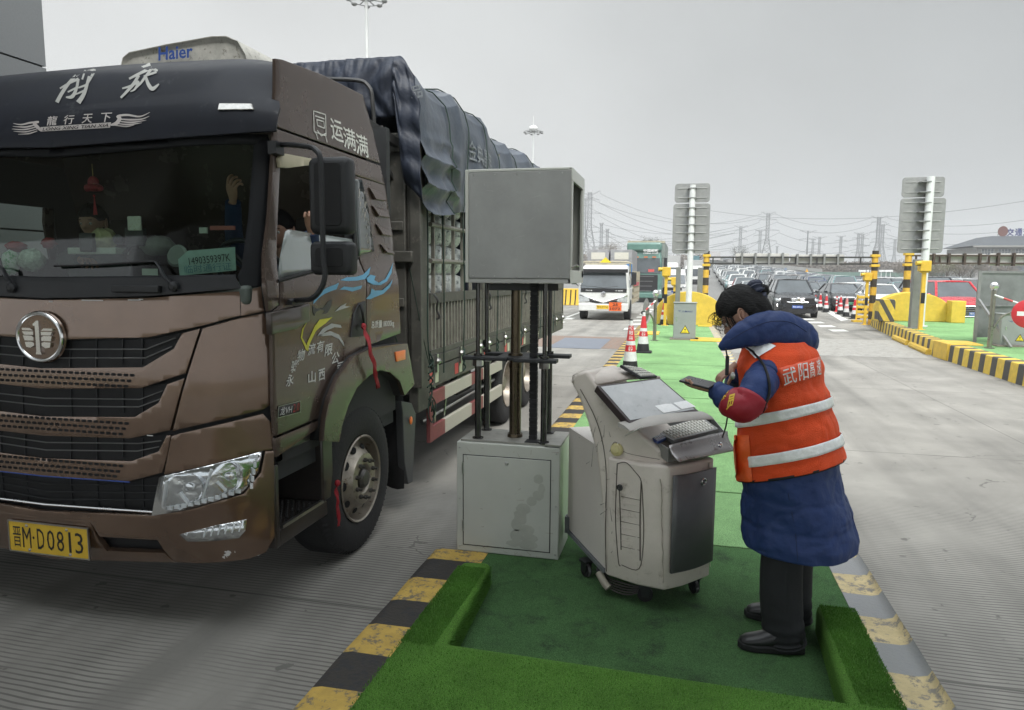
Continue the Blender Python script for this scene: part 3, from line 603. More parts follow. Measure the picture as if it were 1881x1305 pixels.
# side walls
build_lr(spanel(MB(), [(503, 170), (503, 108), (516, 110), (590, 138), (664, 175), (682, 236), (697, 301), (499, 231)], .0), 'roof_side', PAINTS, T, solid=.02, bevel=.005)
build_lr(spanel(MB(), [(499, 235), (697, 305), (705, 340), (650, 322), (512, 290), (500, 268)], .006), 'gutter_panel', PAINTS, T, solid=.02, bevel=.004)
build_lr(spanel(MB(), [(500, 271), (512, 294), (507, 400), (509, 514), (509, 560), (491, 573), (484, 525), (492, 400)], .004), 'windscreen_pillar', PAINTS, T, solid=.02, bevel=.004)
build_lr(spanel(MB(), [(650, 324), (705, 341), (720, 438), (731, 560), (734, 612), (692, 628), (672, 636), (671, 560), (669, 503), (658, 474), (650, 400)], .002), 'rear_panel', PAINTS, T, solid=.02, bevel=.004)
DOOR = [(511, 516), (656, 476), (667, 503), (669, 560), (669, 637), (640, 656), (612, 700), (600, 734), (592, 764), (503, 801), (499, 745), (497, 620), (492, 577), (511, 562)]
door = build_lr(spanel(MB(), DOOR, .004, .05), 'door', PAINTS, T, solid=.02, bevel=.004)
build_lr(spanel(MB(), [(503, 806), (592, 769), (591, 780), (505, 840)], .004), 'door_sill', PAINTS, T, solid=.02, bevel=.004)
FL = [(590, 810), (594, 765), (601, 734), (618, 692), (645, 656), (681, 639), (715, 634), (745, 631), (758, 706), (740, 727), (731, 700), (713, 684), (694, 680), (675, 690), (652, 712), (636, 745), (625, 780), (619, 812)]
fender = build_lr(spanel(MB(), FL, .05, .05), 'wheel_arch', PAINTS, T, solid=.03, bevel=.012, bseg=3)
mb = MB(); # inner liner of the arch
q = [ss(a, b, .04) for a, b in FL[9:]]; mb.loft([[V((p.x, p.y, p.z)) for p in q], [V((p.x - .55, p.y, p.z)) for p in q]], caps=False, closed=False); q = [ss(a, b, .04) for a, b in FL[:9]]; mb.loft([[V((p.x, p.y, p.z)) for p in q], [V((p.x - .07, p.y, p.z)) for p in q]], caps=False, closed=False)
mb.box((-4.3, 3.75, 1.05), (-2.1, 4.8, 1.12)); mb.build('wheel_arch_liner', BLACK, T, solid=.01)
spanel(MB(), [(726, 647), (744, 643), (744, 661), (728, 665)], .068, both=False).build('side_marker', mat('orange_lens', (.75, .16, .02), .3, coat=.6), fender, solid=.01, bevel=.003)
# door trims: window rubber, glass half down, quarter glass, handle
wb = [ss(510, 517, .012), ss(583, 497, .012), ss(657, 475, .012)]; MB().tube(wb, .010, 8).build('window_seal', BLACK, door)
wt = [ss(512, 291, .012), ss(583, 306, .012), ss(651, 323, .012)]; MB().tube(wt, .010, 8).build('window_seal', BLACK, door)
spanel(MB(), [(644, 322), (650, 323), (658, 473), (652, 476)], .008, both=False).build('window_pillar', PLAS, T, solid=.015)
spanel(MB(), [(511, 515), (524, 425), (530, 422), (654, 441), (656, 474)], -.012, both=False).build('window_glass', mat('pale_window_glass', (.26, .29, .28), .15, 0, coat=1., var=.05), door, solid=.004)
qg = spanel(MB(), [(649, 330), (664, 330), (676, 384), (687, 462), (658, 471), (652, 400)], .016, both=False).build('quarter_window', DGLASS, T, solid=.006)
rr = random.Random(8); mb = MB()
for i in range(22):
    t = rr.random(); cx = 665 + 16 * t + rr.uniform(-6, 4); cy = 345 + 110 * t; p = ss(cx, cy, .021); q = ss(cx + rr.uniform(-4, 5), cy + rr.uniform(3, 14), .021); mb.bar(p, q, .0006 + .003 * rr.random(), .003)
mb.build('peeling_film', mat('peeling_film', (.4, .38, .34), .6), qg, smooth=0)
hd = spanel(MB(), [(659, 557), (671, 553), (672, 604), (667, 618), (643, 620), (649, 577)], .018, both=False).build('door_handle', PLAS, door, solid=.01, bevel=.003)
MB().tube(spline([ss(662, 560, .03), ss(666, 575, .045), ss(669, 598, .03)], 4), .009, 8).build('handle_grip', PLAS, hd)
mb = MB()
for (xa, ya, xb, yb) in ((674, 343, 703, 371), (680, 376, 709, 402), (687, 410, 714, 436), (695, 447, 719, 469)):
    q = [ss(xa, ya, .003), ss(xb - 5, ya + 9, .003), ss(xb, yb, .003), ss(xa + 9, yb - 3, .003)]; q2 = [v + V((.022 if k in (0, 1) else .034, 0, 0)) + (V((0, 0, -.012)) if k < 2 else V((0, 0, .006))) for k, v in enumerate(q)]
    mb.add(q + q2, [(0, 1, 2, 3), (4, 5, 6, 7), (0, 1, 5, 4), (1, 2, 6, 5), (2, 3, 7, 6), (3, 0, 4, 7)])
mb.build('air_vent', PAINTS, T, smooth=0, bevel=.003)
# mirror-foot moulding on the door, black scoop line
spanel(MB(), [(492, 575), (565, 558), (565, 590), (540, 605), (494, 615)], .022, both=False).build('door_scoop', mat('brown_dark_paint', (.05, .036, .03), .35, .4, coat=.6), door, solid=.03, bevel=.01)
# roof-side screws
mb = MB()
for a, b in ((594, 276), (642, 293), (689, 309), (540, 257), (646, 310), (669, 318), (692, 325)): mb.ball(ss(a, b, .012), (.004, .008, .008), 8)
mb.build('panel_screw', BLACK, T)
# clearance lamp on the visor
def yvp(px, py, off):
    Y = 3.
    for _ in range(9): p = oy(px, py, Y); Y = yv(p.x, p.z) - off
    return p
for s in (1, -1):
    q = [yvp(a, b, .012) for a, b in ((404, 190), (463, 191), (467, 202), (401, 203))]; q = [V((XC + s * (p.x - XC), p.y, p.z)) for p in q]
    lp = MB().prism([(p.x, p.z) for p in q], lambda x, z: V((x, yv(x, z) + .0, z)), lambda x, z: V((x, yv(x, z) - .022, z))).build('clearance_lamp', mat('lamp_frosted', (.42, .41, .38), .2, .3, var=.3, scale=40, coat=.8), visor, bevel=.004)
# step box below the door, tread
mb = MB(); mb.box((-2.52, 3.24, .40), (-2.055, 3.80, .50)); mb.box((-2.5, 3.70, .5), (-2.045, 3.83, .93)); mb.box((-2.52, 3.22, .40), (-2.40, 3.8, .95)); mb.box((-2.5, 3.20, .40), (-2.05, 3.245, .86))
mb.box((-2.5, 3.22, .90), (-2.06, 3.82, .97)); sb = mb.build('step_box', mat('step_dark_paint', (.045, .038, .035), .4, .4, coat=.4, var=.25), T, bevel=.012)
mb = MB()
for i in range(14):
    for j in range(8): mb.ball((-2.36 + .036 * j + .018 * (i % 2), 3.27 + .031 * i, .502), (.011, .007, .006), 6)
mb.build('step_tread', DKST, sb)
MB().bar((-2.055, 3.26, .505), (-2.055, 3.70, .505), .02, .018).build('step_edge', STEEL, sb)
# mirrors
def mirror(x0, y0, x1, y1, Y):
    a, b = oy(x0, y0, Y), oy(x1, y1, Y); xa, xb, za, zb = a.x, b.x, b.z, a.z; mb = MB()
    prof = rrect(xa, za, xb, zb, .028, 4); cx, cz = (xa + xb) / 2, (za + zb) / 2
    mb.loft([[V((cx + (x - cx) * k, Y + dy, cz + (z - cz) * k)) for x, z in prof] for k, dy in ((.82, -.028), (.95, -.02), (1, .0), (1, .05), (.97, .06))])
    m = mb.build('mirror', PLAS, T, smooth=50)
    mb = MB(); mb.prism(rrect(xa + .035, za + .04, xb - .035, zb - .03, .02, 3), lambda x, z: V((x, Y - .028, z)), lambda x, z: V((x, Y - .034, z))); mb.build('mirror_back', BLACK, m, bevel=.004)
    MB().prism(rrect(xa + .01, za + .01, xb - .01, zb - .01, .02, 3), lambda x, z: V((x, Y + .058, z)), lambda x, z: V((x, Y + .066, z))).build('mirror_glass', CHROME, m)
mirror(569, 290, 645, 431, 3.20); mirror(572, 444, 648, 506, 3.18)
mb = MB(); P = [ss(503, 268, .03), ss(520, 266, .06), oy(560, 269, 3.2), oy(580, 276, 3.13), oy(589, 300, 3.11), oy(592, 400, 3.11), oy(594, 470, 3.11), oy(597, 505, 3.11), oy(590, 530, 3.11), oy(572, 549, 3.13), ss(545, 552, .05), ss(530, 555, .02)]
mb.tube(spline(P, 5), .014, 8); mb.box(ss(500, 285, .0) + V((0, -.04, 0)), ss(518, 262, .05) + V((0, .02, 0))); mb.box(ss(530, 560, .0) + V((0, -.04, 0)), ss(560, 552, .045)); mb.build('mirror_arm', PLAS, T, bevel=.004)
spanel(MB(), [(510, 291), (517, 282), (570, 292), (566, 304), (528, 309), (512, 308)], .025, both=False).build('mirror_bracket', mat('cream_plastic', (.42, .38, .27), .5), T, solid=.02, bevel=.004)
# wheels
TYRE = mat('tyre_rubber', (.013, .013, .014), .8, var=.3, scale=20, bump=.3, bscale=60, col2=(.05, .048, .045), f2=.6)
RIM = mat('rim_metal', (.30, .27, .23), .42, .75, var=.25, scale=9, col2=(.14, .09, .06), f2=.58)
def wheel(y, xo, r, front, side=1):
    Mx = Matrix.Translation((xo, y, r)) @ Matrix.Rotation(R(90 * side), 4, 'Y')
    w_ = .30; mb = MB(); tp = [(.585 * r, -.01), (.60 * r, -.004), (.70 * r, .004), (.82 * r, .004), (.92 * r, -.008), (.965 * r, -.022), (r * .99, -.04), (r, -.07), (r, -w_ + .05), (.96 * r, -w_ + .01), (.6 * r, -w_)]
    mb.lathe(tp, Mx, 64, caps=False)
    for k in range(72):   # shoulder lugs
        a = 2 * math.pi * k / 72; c, s_ = math.cos(a), math.sin(a)
        p = [Mx @ V((rr_ * c, rr_ * s_, z)) for rr_, z in ((r * .945, -.018), (r * .985, -.045))]; mb.bar(p[0], p[1], .018, .012)
    ty = mb.build('wheel', TYRE, T, smooth=30)
    mb = MB()
    if front: pr = [(.585 * r, .0), (.57 * r, .008), (.55 * r, 0), (.54 * r, -.05), (.52 * r, -.075), (.47 * r, -.055), (.36 * r, .0), (.34 * r, .018), (.30 * r, .022), (.20 * r, .018), (.17 * r, .0), (.17 * r, -.03), (.001, -.03)]
    else: pr = [(.585 * r, .0), (.57 * r, .008), (.55 * r, 0), (.53 * r, -.06), (.50 * r, -.12), (.36 * r, -.14), (.3 * r, -.15), (.17 * r, -.15), (.17 * r, -.05), (.12 * r, -.04), (.001, -.04)]
    mb.lathe(pr, Mx, 48, caps=False); rim = mb.build('rim', RIM, ty, smooth=40)
    if front:
        mb = MB()
        for k in range(10):
            a = 2 * math.pi * (k + .5) / 10; rad = .425 * r; c = Mx @ V((rad * math.cos(a), rad * math.sin(a), -.026)); n_ = (Mx.to_3x3() @ V((.45 * math.cos(a), .45 * math.sin(a), .9))).normalized()
            t = (Mx.to_3x3() @ V((-math.sin(a), math.cos(a), 0))); u = n_.cross(t); mb.add([c + t * .03 * math.cos(b) + u * .022 * math.sin(b) + n_ * .004 for b in [2 * math.pi * i / 14 for i in range(14)]], [tuple(range(14))])
        mb.build('hand_hole', mat('hole_black', (.003, .003, .004)), rim, smooth=0)
        mb = MB()
        for k in range(10):
            a = 2 * math.pi * k / 10; c = V((.255 * r * math.cos(a), .255 * r * math.sin(a), .015)); p, q = Mx @ c, Mx @ (c + V((0, 0, .022))); mb.tube([p, q], .015, 6); mb.tube([q, Mx @ (c + V((0, 0, .045)))], .009, 8)
        mb.lathe([(.13 * r, -.03), (.13 * r, .015), (.10 * r, .035), (.001, .042)], Mx, 20); mb.build('hub_and_nuts', mat('oily_steel', (.09, .085, .08), .5, .7, var=.4, scale=20), rim)
    return ty
wheel(4.22, -2.045, .50, True); wheel(4.22, 2 * XC + 2.045, .50, True, -1)
for y in (9.6, 8.45): wheel(y, -2.08, .50, False); wheel(y, 2 * XC + 2.08, .50, False, -1)
# mudguard and flap behind the front wheel
mb = MB(); P = [ss(*q, .0) for q in ((739, 737), (758, 741), (766, 760), (760, 886), (752, 890), (745, 850), (742, 760))]
mb.prism([(p.y, p.z) for p in P], lambda y, z: V((XR - .0, y, z)), lambda y, z: V((XR - .06, y, z))); mb.build('mudguard', mat('mudguard_grey', (.06, .062, .065), .5), T, bevel=.006)
mb = MB(); mb.box((XR - .02, 4.9, 1.02), (XR - .3, 4.98, 1.2)); mb.build('mudguard_bracket', DKST, T)
MB().grid(12, 3, lambda u, v: V((-2.62 + .56 * u, 4.98 + .01 * math.sin(u * 20), .20 + .85 * v + .01 * math.sin(u * 60) * (v < .1)))).build('mud_flap', BLACK, T, solid=.012)
MB().ball(ss(755, 773, .01), (.012, .024, .034), 10).build('side_marker', mat('orange_lens', (.75, .16, .02)), T)
# air conditioner on the roof
mb = MB(); a0 = oy(236, 112, 4.0); a1 = oy(466, 112, 4.0); yA = 3.92
prof = [(a0.x, 3.0), (a0.x + .0, 3.16), (a0.x + .02, 3.215), (a0.x + .07, 3.245), (a0.x + .35, 3.275), (a1.x - .24, 3.30), (a1.x - .14, 3.295), (a1.x - .06, 3.26), (a1.x - .01, 3.18), (a1.x + .03, 3.0)]
mb.loft([[V((x + dx, yA + dy, z * 1 + dz)) for x, z in prof] for dx, dy, dz in ((.0, .03, -.02), (0, 0, 0), (0, .5, .0), (0, .54, -.02))])
ac = mb.build('roof_air_conditioner', mat('grimy_white_plastic', (.42, .41, .37), .7, var=.2, scale=14, col2=(.20, .19, .16), f2=.56), T, bevel=.02)
text('Haier', bil([oy(291, 87, yA - .003), oy(354, 81, yA - .003), oy(354, 106, yA - .003), oy(291, 112, yA - .003)]), mat('blue_letter', (.02, .07, .30), .5), ac, bold=.02)
# ---- lettering and decals on the cab front ----
SILV = mat('silver_letter', (.42, .42, .39), .5, .2); PALE = mat('pale_decal', (.50, .46, .44), .55); WLET = mat('white_letter', (.55, .55, .53), .55, var=.12, scale=30)
def vt(quad, off=.014):
    P = [yvp(a, b, off) for a, b in quad]; f0 = bil(P)
    def f(u, v): p = f0(u, v); return V((p.x, yv(p.x, p.z) - off, p.z))
    return f
# two brushed characters, stroke by stroke
def brush(mb, strokes, off):
    for si, (pts, ws) in enumerate(strokes):
        P = spline([(a * .2765, 60 + b * .2765, 0) for a, b in pts], 6); n = len(P)
        for k in range(n):
            t = k / (n - 1) * (len(ws) - 1); j = min(int(t), len(ws) - 2); w_ = (ws[j] + (ws[j + 1] - ws[j]) * (t - j)) * .2765 / 2; d = (P[min(k + 1, n - 1)] - P[max(k - 1, 0)]).normalized(); nn = V((-d.y, d.x, 0)) * w_
            a, b = yvp(P[k].x + nn.x, P[k].y + nn.y, off + .0002 * si), yvp(P[k].x - nn.x, P[k].y - nn.y, off + .0002 * si)
            if k: mb.add([pa, a, b, pb], [(0, 1, 2, 3)])
            pa, pb = a, b
CAL = [([(378, 464), (410, 405), (455, 340), (515, 278), (568, 250)], (26, 22, 14)), ([(398, 372), (450, 342), (522, 308)], (10, 18)), ([(520, 308), (508, 372), (480, 425), (438, 430)], (18, 18, 26, 8)), ([(450, 396), (502, 370)], (10, 14)), ([(572, 262), (626, 248), (604, 300), (578, 350)], (12, 20, 16, 8)), ([(520, 368), (586, 344)], (10, 16)), ([(592, 290), (562, 398), (520, 466)], (16, 24, 34)), ([(500, 412), (566, 384)], (8, 16)), ([(562, 262), (546, 312)], (12, 12)),
 ([(942, 230), (998, 210)], (14, 22)), ([(858, 308), (920, 276), (1000, 242), (1048, 254)], (14, 18, 22, 12)), ([(922, 284), (882, 348), (803, 434)], (20, 22, 14)), ([(812, 372), (872, 354), (918, 328), (896, 376), (866, 392)], (10, 16, 20, 14, 6)), ([(1014, 232), (962, 300), (932, 340), (902, 370)], (18, 16, 10)), ([(968, 292), (986, 345), (1014, 374), (1056, 342)], (14, 24, 28, 8)), ([(1040, 262), (955, 292)], (16, 12))]
mb = MB(); brush(mb, CAL, .0155)
mb.build('brushed_lettering', SILV, visor, smooth=0)
for ch, x in (('龍', 86), ('行', 117), ('天', 150), ('下', 186)): text(ch, vt([(x, 214 - (x - 86) * .06), (x + 20, 213 - (x - 86) * .06), (x + 20, 230 - (x - 86) * .06), (x, 231 - (x - 86) * .06)]), PALE, visor, bold=.01, shear=.2)
def vpoly(mb, pts, off): 
    q = [yvp(a, b, off) for a, b in pts]; mb.patch([(p.x, p.z) for p in q], lambda u, v: V((u, yv(u, v) - off, v)), .05)
mb = MB(); vpoly(mb, [(74, 234), (204, 225), (202, 235), (76, 242)], .0125)
brush(mb, [([(735, 615), (775, 602), (795, 572), (782, 556), (845, 548), (930, 558), (996, 530)], (10, 26, 26, 14, 14, 10, 2)), ([(800, 576), (870, 580), (940, 576), (992, 556)], (8, 12, 9, 2)), ([(802, 592), (880, 597), (972, 582)], (6, 11, 2)), ([(782, 606), (860, 611), (942, 600)], (5, 10, 2)), ([(760, 616), (840, 624), (892, 614)], (5, 9, 2)),
 ([(276, 655), (252, 632), (228, 602), (258, 594), (200, 600), (140, 612), (88, 604)], (10, 22, 22, 10, 12, 9, 2)), ([(238, 612), (170, 628), (84, 624)], (8, 11, 2)), ([(240, 628), (160, 645), (79, 641)], (6, 10, 2)), ([(244, 642), (170, 660), (90, 656)], (5, 9, 2)), ([(248, 654), (190, 672), (120, 676)], (5, 9, 2))], .0135)
mb.build('wing_decal', PALE, visor, smooth=0)
text('LONG XING TIAN XIA', vt([(78, 235), (200, 227), (199, 233.5), (78, 241)], .0155), INK, visor, bold=.01, shear=.2)
# ---- side lettering ----
def st(quad, off=.017): return bil([ss(a, b, off) for a, b in quad])
WL2 = mat('white_side_letter', (.62, .62, .58), .6, var=.3, scale=40)
for ch, x, y in (('运', 606, 216), ('满', 629, 231), ('满', 652, 243)):
    text(ch, st([(x, y), (x + 22, y + 9), (x + 26, y + 48), (x + 3, y + 40)], .0125), WL2, T, bold=.01)
mb = MB()
def sline(mb, pts, w_, off=.0135):
    for a, b in zip(pts, pts[1:]): mb.bar(ss(*a, off), ss(*b, off), .0012, w_, up=(0, 0, 1))
for pl in ([(576, 204), (598, 211), (599, 250), (577, 242), (576, 204)], [(579, 213), (596, 219)], [(582, 220), (595, 224), (596, 236), (583, 231), (582, 220)], [(580, 244), (584, 256)], [(598, 250), (601, 262)], [(583, 240), (590, 250), (598, 246)]):
    sline(mb, pl, .007)
mb.build('truck_pictogram', WL2, T, smooth=0)
ARC = (('永', 526, 690), ('骅', 535, 664), ('物', 547, 644), ('流', 566, 633), ('有', 582, 628), ('限', 597, 634), ('公', 610, 649), ('司', 620, 667))
for ch, x, y in ARC: text(ch, st([(x, y), (x + 14, y - 4), (x + 13, y + 17), (x - 1, y + 22)], .0165), WLET, door, bold=.015, shear=.1)
text('山', st([(566, 684), (580, 680), (580, 702), (566, 705)], .0165), WLET, door, bold=.02); text('西', st([(585, 680), (597, 676), (597, 697), (585, 701)], .0165), WLET, door, bold=.02)
text('总质量18000kg', st([(682, 590), (724, 586), (724, 602), (682, 606)], .0145), WLET, T, bold=.01)
# eagle decal on the door: blue feathers, dark eye, yellow beak, white curls
def sd(mb, pts, off=.0158, mi=0):
    q = [(ss(a, b, off).y, ss(a, b, off).z) for a, b in pts]; mb.patch(q, lambda u, v: V((sxx(v) + off, u, v)), .06, mi)
z7 = lambda L_: [(480 + x * .1686, 380 + y * .1686) for x, y in L_]
BLUE = mat('sky_blue_decal', (.10, .30, .46), .5, var=.1)
mb = MB()
for L_ in ([(565, 1060), (580, 1000), (640, 930), (720, 880), (800, 850), (845, 830), (820, 900), (760, 920), (690, 950), (620, 1000), (585, 1045)],
           [(860, 800), (930, 770), (1030, 765), (1110, 740), (1150, 700), (1190, 655), (1175, 730), (1130, 790), (1040, 805), (940, 810)],
           [(850, 905), (900, 870), (1000, 880), (1100, 858), (1085, 895), (990, 925), (920, 905)]): sd(mb, z7(L_))
mb.build('feather_decal', BLUE, door, smooth=0)
mb = MB()
for L_ in ([(1145, 780), (1190, 740), (1245, 755), (1230, 800), (1280, 830), (1350, 790), (1400, 700), (1440, 600), (1420, 720), (1370, 810), (1300, 855), (1220, 850), (1160, 820)],
           [(1140, 1005), (1190, 950), (1200, 890), (1240, 915), (1320, 910), (1390, 850), (1430, 790), (1400, 880), (1330, 950), (1240, 985), (1180, 1010)]): sd(mb, z7(L_))
mb.build('feather_decal', BLUE, T, smooth=0)
mb = MB(); sd(mb, z7([(555, 1075), (600, 1110), (680, 1100), (720, 1040), (770, 1010), (760, 1090), (720, 1160), (665, 1170), (700, 1140), (650, 1120), (590, 1150), (580, 1200), (565, 1150)]), .0162); mb.build('eye_decal', mat('decal_dark', (.035, .035, .035), .5), door, smooth=0)
z5 = lambda L_: [(460 + x * .2759, 400 + y * .2759) for x, y in L_]
mb = MB()
for L_ in ([(385, 680), (345, 740), (335, 800), (370, 880), (385, 890), (400, 800), (430, 760), (545, 665), (460, 680), (425, 730), (400, 790), (375, 850), (345, 800), (355, 740)],): sd(mb, z5(L_), .0166)
sd(mb, z5([(375, 840), (430, 720), (455, 690), (545, 663), (500, 705), (440, 750), (400, 830), (385, 870)]), .0175)
mb.build('beak_decal', mat('decal_yellow', (.55, .52, .04), .5), door, smooth=0)
mb = MB()
for L_ in ([(445, 790), (480, 740), (540, 705), (600, 715), (608, 735), (560, 730), (510, 750), (470, 785)], [(450, 785), (530, 755), (590, 780), (620, 830), (626, 860), (590, 810), (540, 785), (480, 790)], [(560, 628), (600, 590), (640, 570), (630, 590), (668, 592), (610, 610)]): sd(mb, z5(L_), .0172)
mb.build('curl_decal', mat('decal_silver', (.36, .37, .36), .5), door, smooth=0)
bdg = MB(); sd(bdg, [(512, 747), (552, 737), (552, 757), (511, 768)], .018); bdg = bdg.build('badge', INK, door, solid=.004)
text('龙VH', st([(515, 749), (537, 743), (537, 759), (514, 764)], .0215), mat('badge_letter', (.6, .6, .6), .4), bdg, bold=.0, shear=.2); text('2.0', st([(538, 743), (550, 740), (550, 754), (538, 758)], .0215), mat('badge_red', (.4, .02, .03), .4), bdg, shear=.2)
mb = MB(); sline(mb, [(512, 747), (552, 737), (552, 757), (511, 768), (512, 747)], .003, .0215); mb.build('badge_frame', STEEL, bdg, smooth=0)
# ---------------- cargo body of the lorry ----------------
BEDM = mat('bed_grey_steel', (.085, .082, .072), .6, .3, var=.3, scale=5, col2=(.14, .13, .11), f2=.58, bump=.15)
SLAT = mat('slat_pale_metal', (.20, .19, .165), .55, .35, var=.25, scale=14, col2=(.10, .085, .07), f2=.6)
Y0, Y1 = 5.26, 12.35; XL = 2 * XC - XR
mb = MB()
mb.box((XL + .05, Y0 + .1, 1.02), (XR - .05, Y1, 1.10)); mb.box((XC - .45, 4.6, .70), (XC - .33, Y1 - .2, .95)); mb.box((XC + .33, 4.6, .70), (XC + .45, Y1 - .2, .95))
for y in (5.6, 6.6, 7.6, 8.6, 9.6, 10.6, 11.6): mb.box((XL + .1, y, .93), (XR - .06, y + .1, 1.02))
mb.build('chassis', DKST, T, smooth=0)
mb = MB()   # headboard with upright channels
mb.box((XL, Y0 + .03, .95), (XR - .09, Y0 + .06, 2.85))
for i in range(9): mb.box((XL + .05 + .3 * i, Y0 - .03, .95), (XL + .14 + .3 * i, Y0 + .03, 2.85))
for z in (1.0, 1.6, 2.2, 2.8): mb.box((XL, Y0 - .045, z), (XR - .1, Y0 - .028, z + .07))
mb.build('headboard', BEDM, T, bevel=.006)
mb = MB(); mb.box((XR - .085, Y0, .74), (XR, Y0 + .27, 2.9)); mb.box((XR - .28, Y0 - .02, .96), (XR - .09, Y0 + .1, 2.95)); mb.box((XR - .2, Y0 - .06, 1.95), (XR - .02, Y0 - .02, 2.04)); mb.build('corner_post', BEDM, T, bevel=.01)
mb = MB()   # rack over the cab gap
a = oy(640, 162, 4.85); b = oy(716, 158, 4.85)
mb.box((XL + .4, 4.80, 2.93), (XR - .25, 4.84, 3.0)); mb.box((XL + .4, 5.2, 2.93), (XR - .25, 5.24, 3.0)); mb.bar((XR - .25, 4.8, 2.96), (XR - .14, Y0, 2.86), .05, .07); mb.bar((XR - .28, 4.85, 2.93), (XR - .2, Y0, 2.6), .04)
for i in range(4): mb.box((XL + .4, 4.86 + .09 * i, 2.95), (XR - .25, 4.88 + .09 * i, 2.97))
mb.build('headboard_rack', DKST, T, bevel=.005)
mb = MB(); mb.tube(spline([(XL + .4, 5.05, 3.30), (XC, 5.02, 3.34), (XR - .45, 5.0, 3.30), (XR - .27, 5.0, 3.24), (XR - .24, 5.0, 3.1), (XR - .24, 5.02, 2.95)], 5), .016, 8)
for k in range(10):
    mb.tube([(XR - 1.0 + rr.uniform(-.06, .06), 4.98 + rr.uniform(-.03, .03), 3.30 + rr.uniform(-.04, .05)) for _ in range(4)], .008, 5)
mb.build('tarp_rail', DKST, T)
# drop sides: rails, uprights, vertical ribs
ZT, ZB = 1.70, 1.17
def zwalk(name, f): return f
for side in (1, -1):
    X = XR if side > 0 else XL; s = -side   # s points inward
    mb = MB(); mb.box((min(X, X + s * .05), Y0 + .27, ZB - .27), (max(X, X + s * .05), Y1, ZB - .10)); mb.box((min(X - s * .004, X + s * .06), Y0 + .27, ZB - .09), (max(X - s * .004, X + s * .06), Y1, ZB - .0)); mb.build('side_rail', BEDM, T, bevel=.006)
    yy = Y0 + .28
    for gi, (ya, yb) in enumerate(((Y0 + .30, 7.12), (7.22, 8.9), (9.0, 10.68), (10.78, Y1 - .06))):
        mb = MB(); mb.box((min(X, X + s * .045), ya, ZT - .085), (max(X, X + s * .045), yb, ZT), 0); mb.box((min(X, X + s * .045), ya, ZB + .005), (max(X, X + s * .045), yb, ZB + .05), 0)
        mb.box((min(X + s * .05, X + s * .06), ya, ZB), (max(X + s * .05, X + s * .06), yb, ZT - .01), 2)
        y = ya + .03
        while y < yb - .03: mb.box((min(X + s * .006, X + s * .045), y, ZB + .05), (max(X + s * .006, X + s * .045), y + .028, ZT - .085), 1); y += .088
        g = mb.build('drop_side', [BEDM, SLAT, BLACK], T, smooth=0)
        if side > 0:
            for y in (ya + .12, (ya + yb) / 2, yb - .12): MB().ball((X + .02, y, ZB - .05), (.03, .03, .03), 8).box((X, y - .02, ZB - .15), (X + .02, y + .02, ZB + .01)).build('side_latch', STEEL, g)
            mb = MB(); mb.tube(spline([(X + .01, ya + .05, ZT - .01), (X + .05, ya + .04, ZT - .06), (X + .03, ya + .07, ZT - .14), (X + .05, ya + .08, ZT - .2), (X + .02, ya + .08, ZT - .22)], 4), .010, 6); mb.build('side_hook', DKST, g)
    for y in (7.13, 8.91, 10.69): MB().box((min(X - s * .004, X + s * .07), y, ZB - .1), (max(X - s * .004, X + s * .07), y + .09, 2.95)).build('side_post', BEDM, T, bevel=.005)
    # cage bars above the drop sides
    mb = MB(); y = Y0 + .42
    while y < Y1: mb.bar((X + s * .02, y, ZT), (X + s * .02, y, 3.2), .028); y += .27
    for z in (1.97, 2.27, 2.58, 2.9): mb.tube([(X + s * .0, Y0 + .3, z), (X + s * .0, Y1, z)], .020, 8)
    mb.build('cage_bars', SLAT if side > 0 else BEDM, T)
MB().box((XL, Y1 - .03, ZB - .2), (XR, Y1, 2.9)).build('tailboard', BEDM, T, bevel=.005)
# reflective tape pieces along the rail
mb = MB(); y = 5.5
tape = [(5.52, 5.60, 1), (5.66, 5.74, 0), (6.2, 6.3, 1), (6.34, 6.44, 0), (7.2, 7.3, 1), (7.34, 7.44, 0), (8.1, 8.2, 1), (8.24, 8.34, 0), (9.0, 9.1, 1), (9.14, 9.24, 0), (9.9, 10, 1), (10.05, 10.15, 0), (10.9, 11, 1), (11.1, 11.2, 0)]
for a, b, k in tape: mb.box((XR - .001, a, ZB - .24), (XR + .002, b, ZB - .14), k)
mb.box((XR - .001, 5.30, .98), (XR + .0025, 5.36, 1.10), 1); mb.box((XR - .001, 5.30, 1.10), (XR + .0025, 5.36, 1.25), 0)
mb.build('reflective_tape', [mat('tape_pale', (.45, .46, .34), .4), mat('tape_red', (.45, .03, .04), .4)], T, smooth=0)
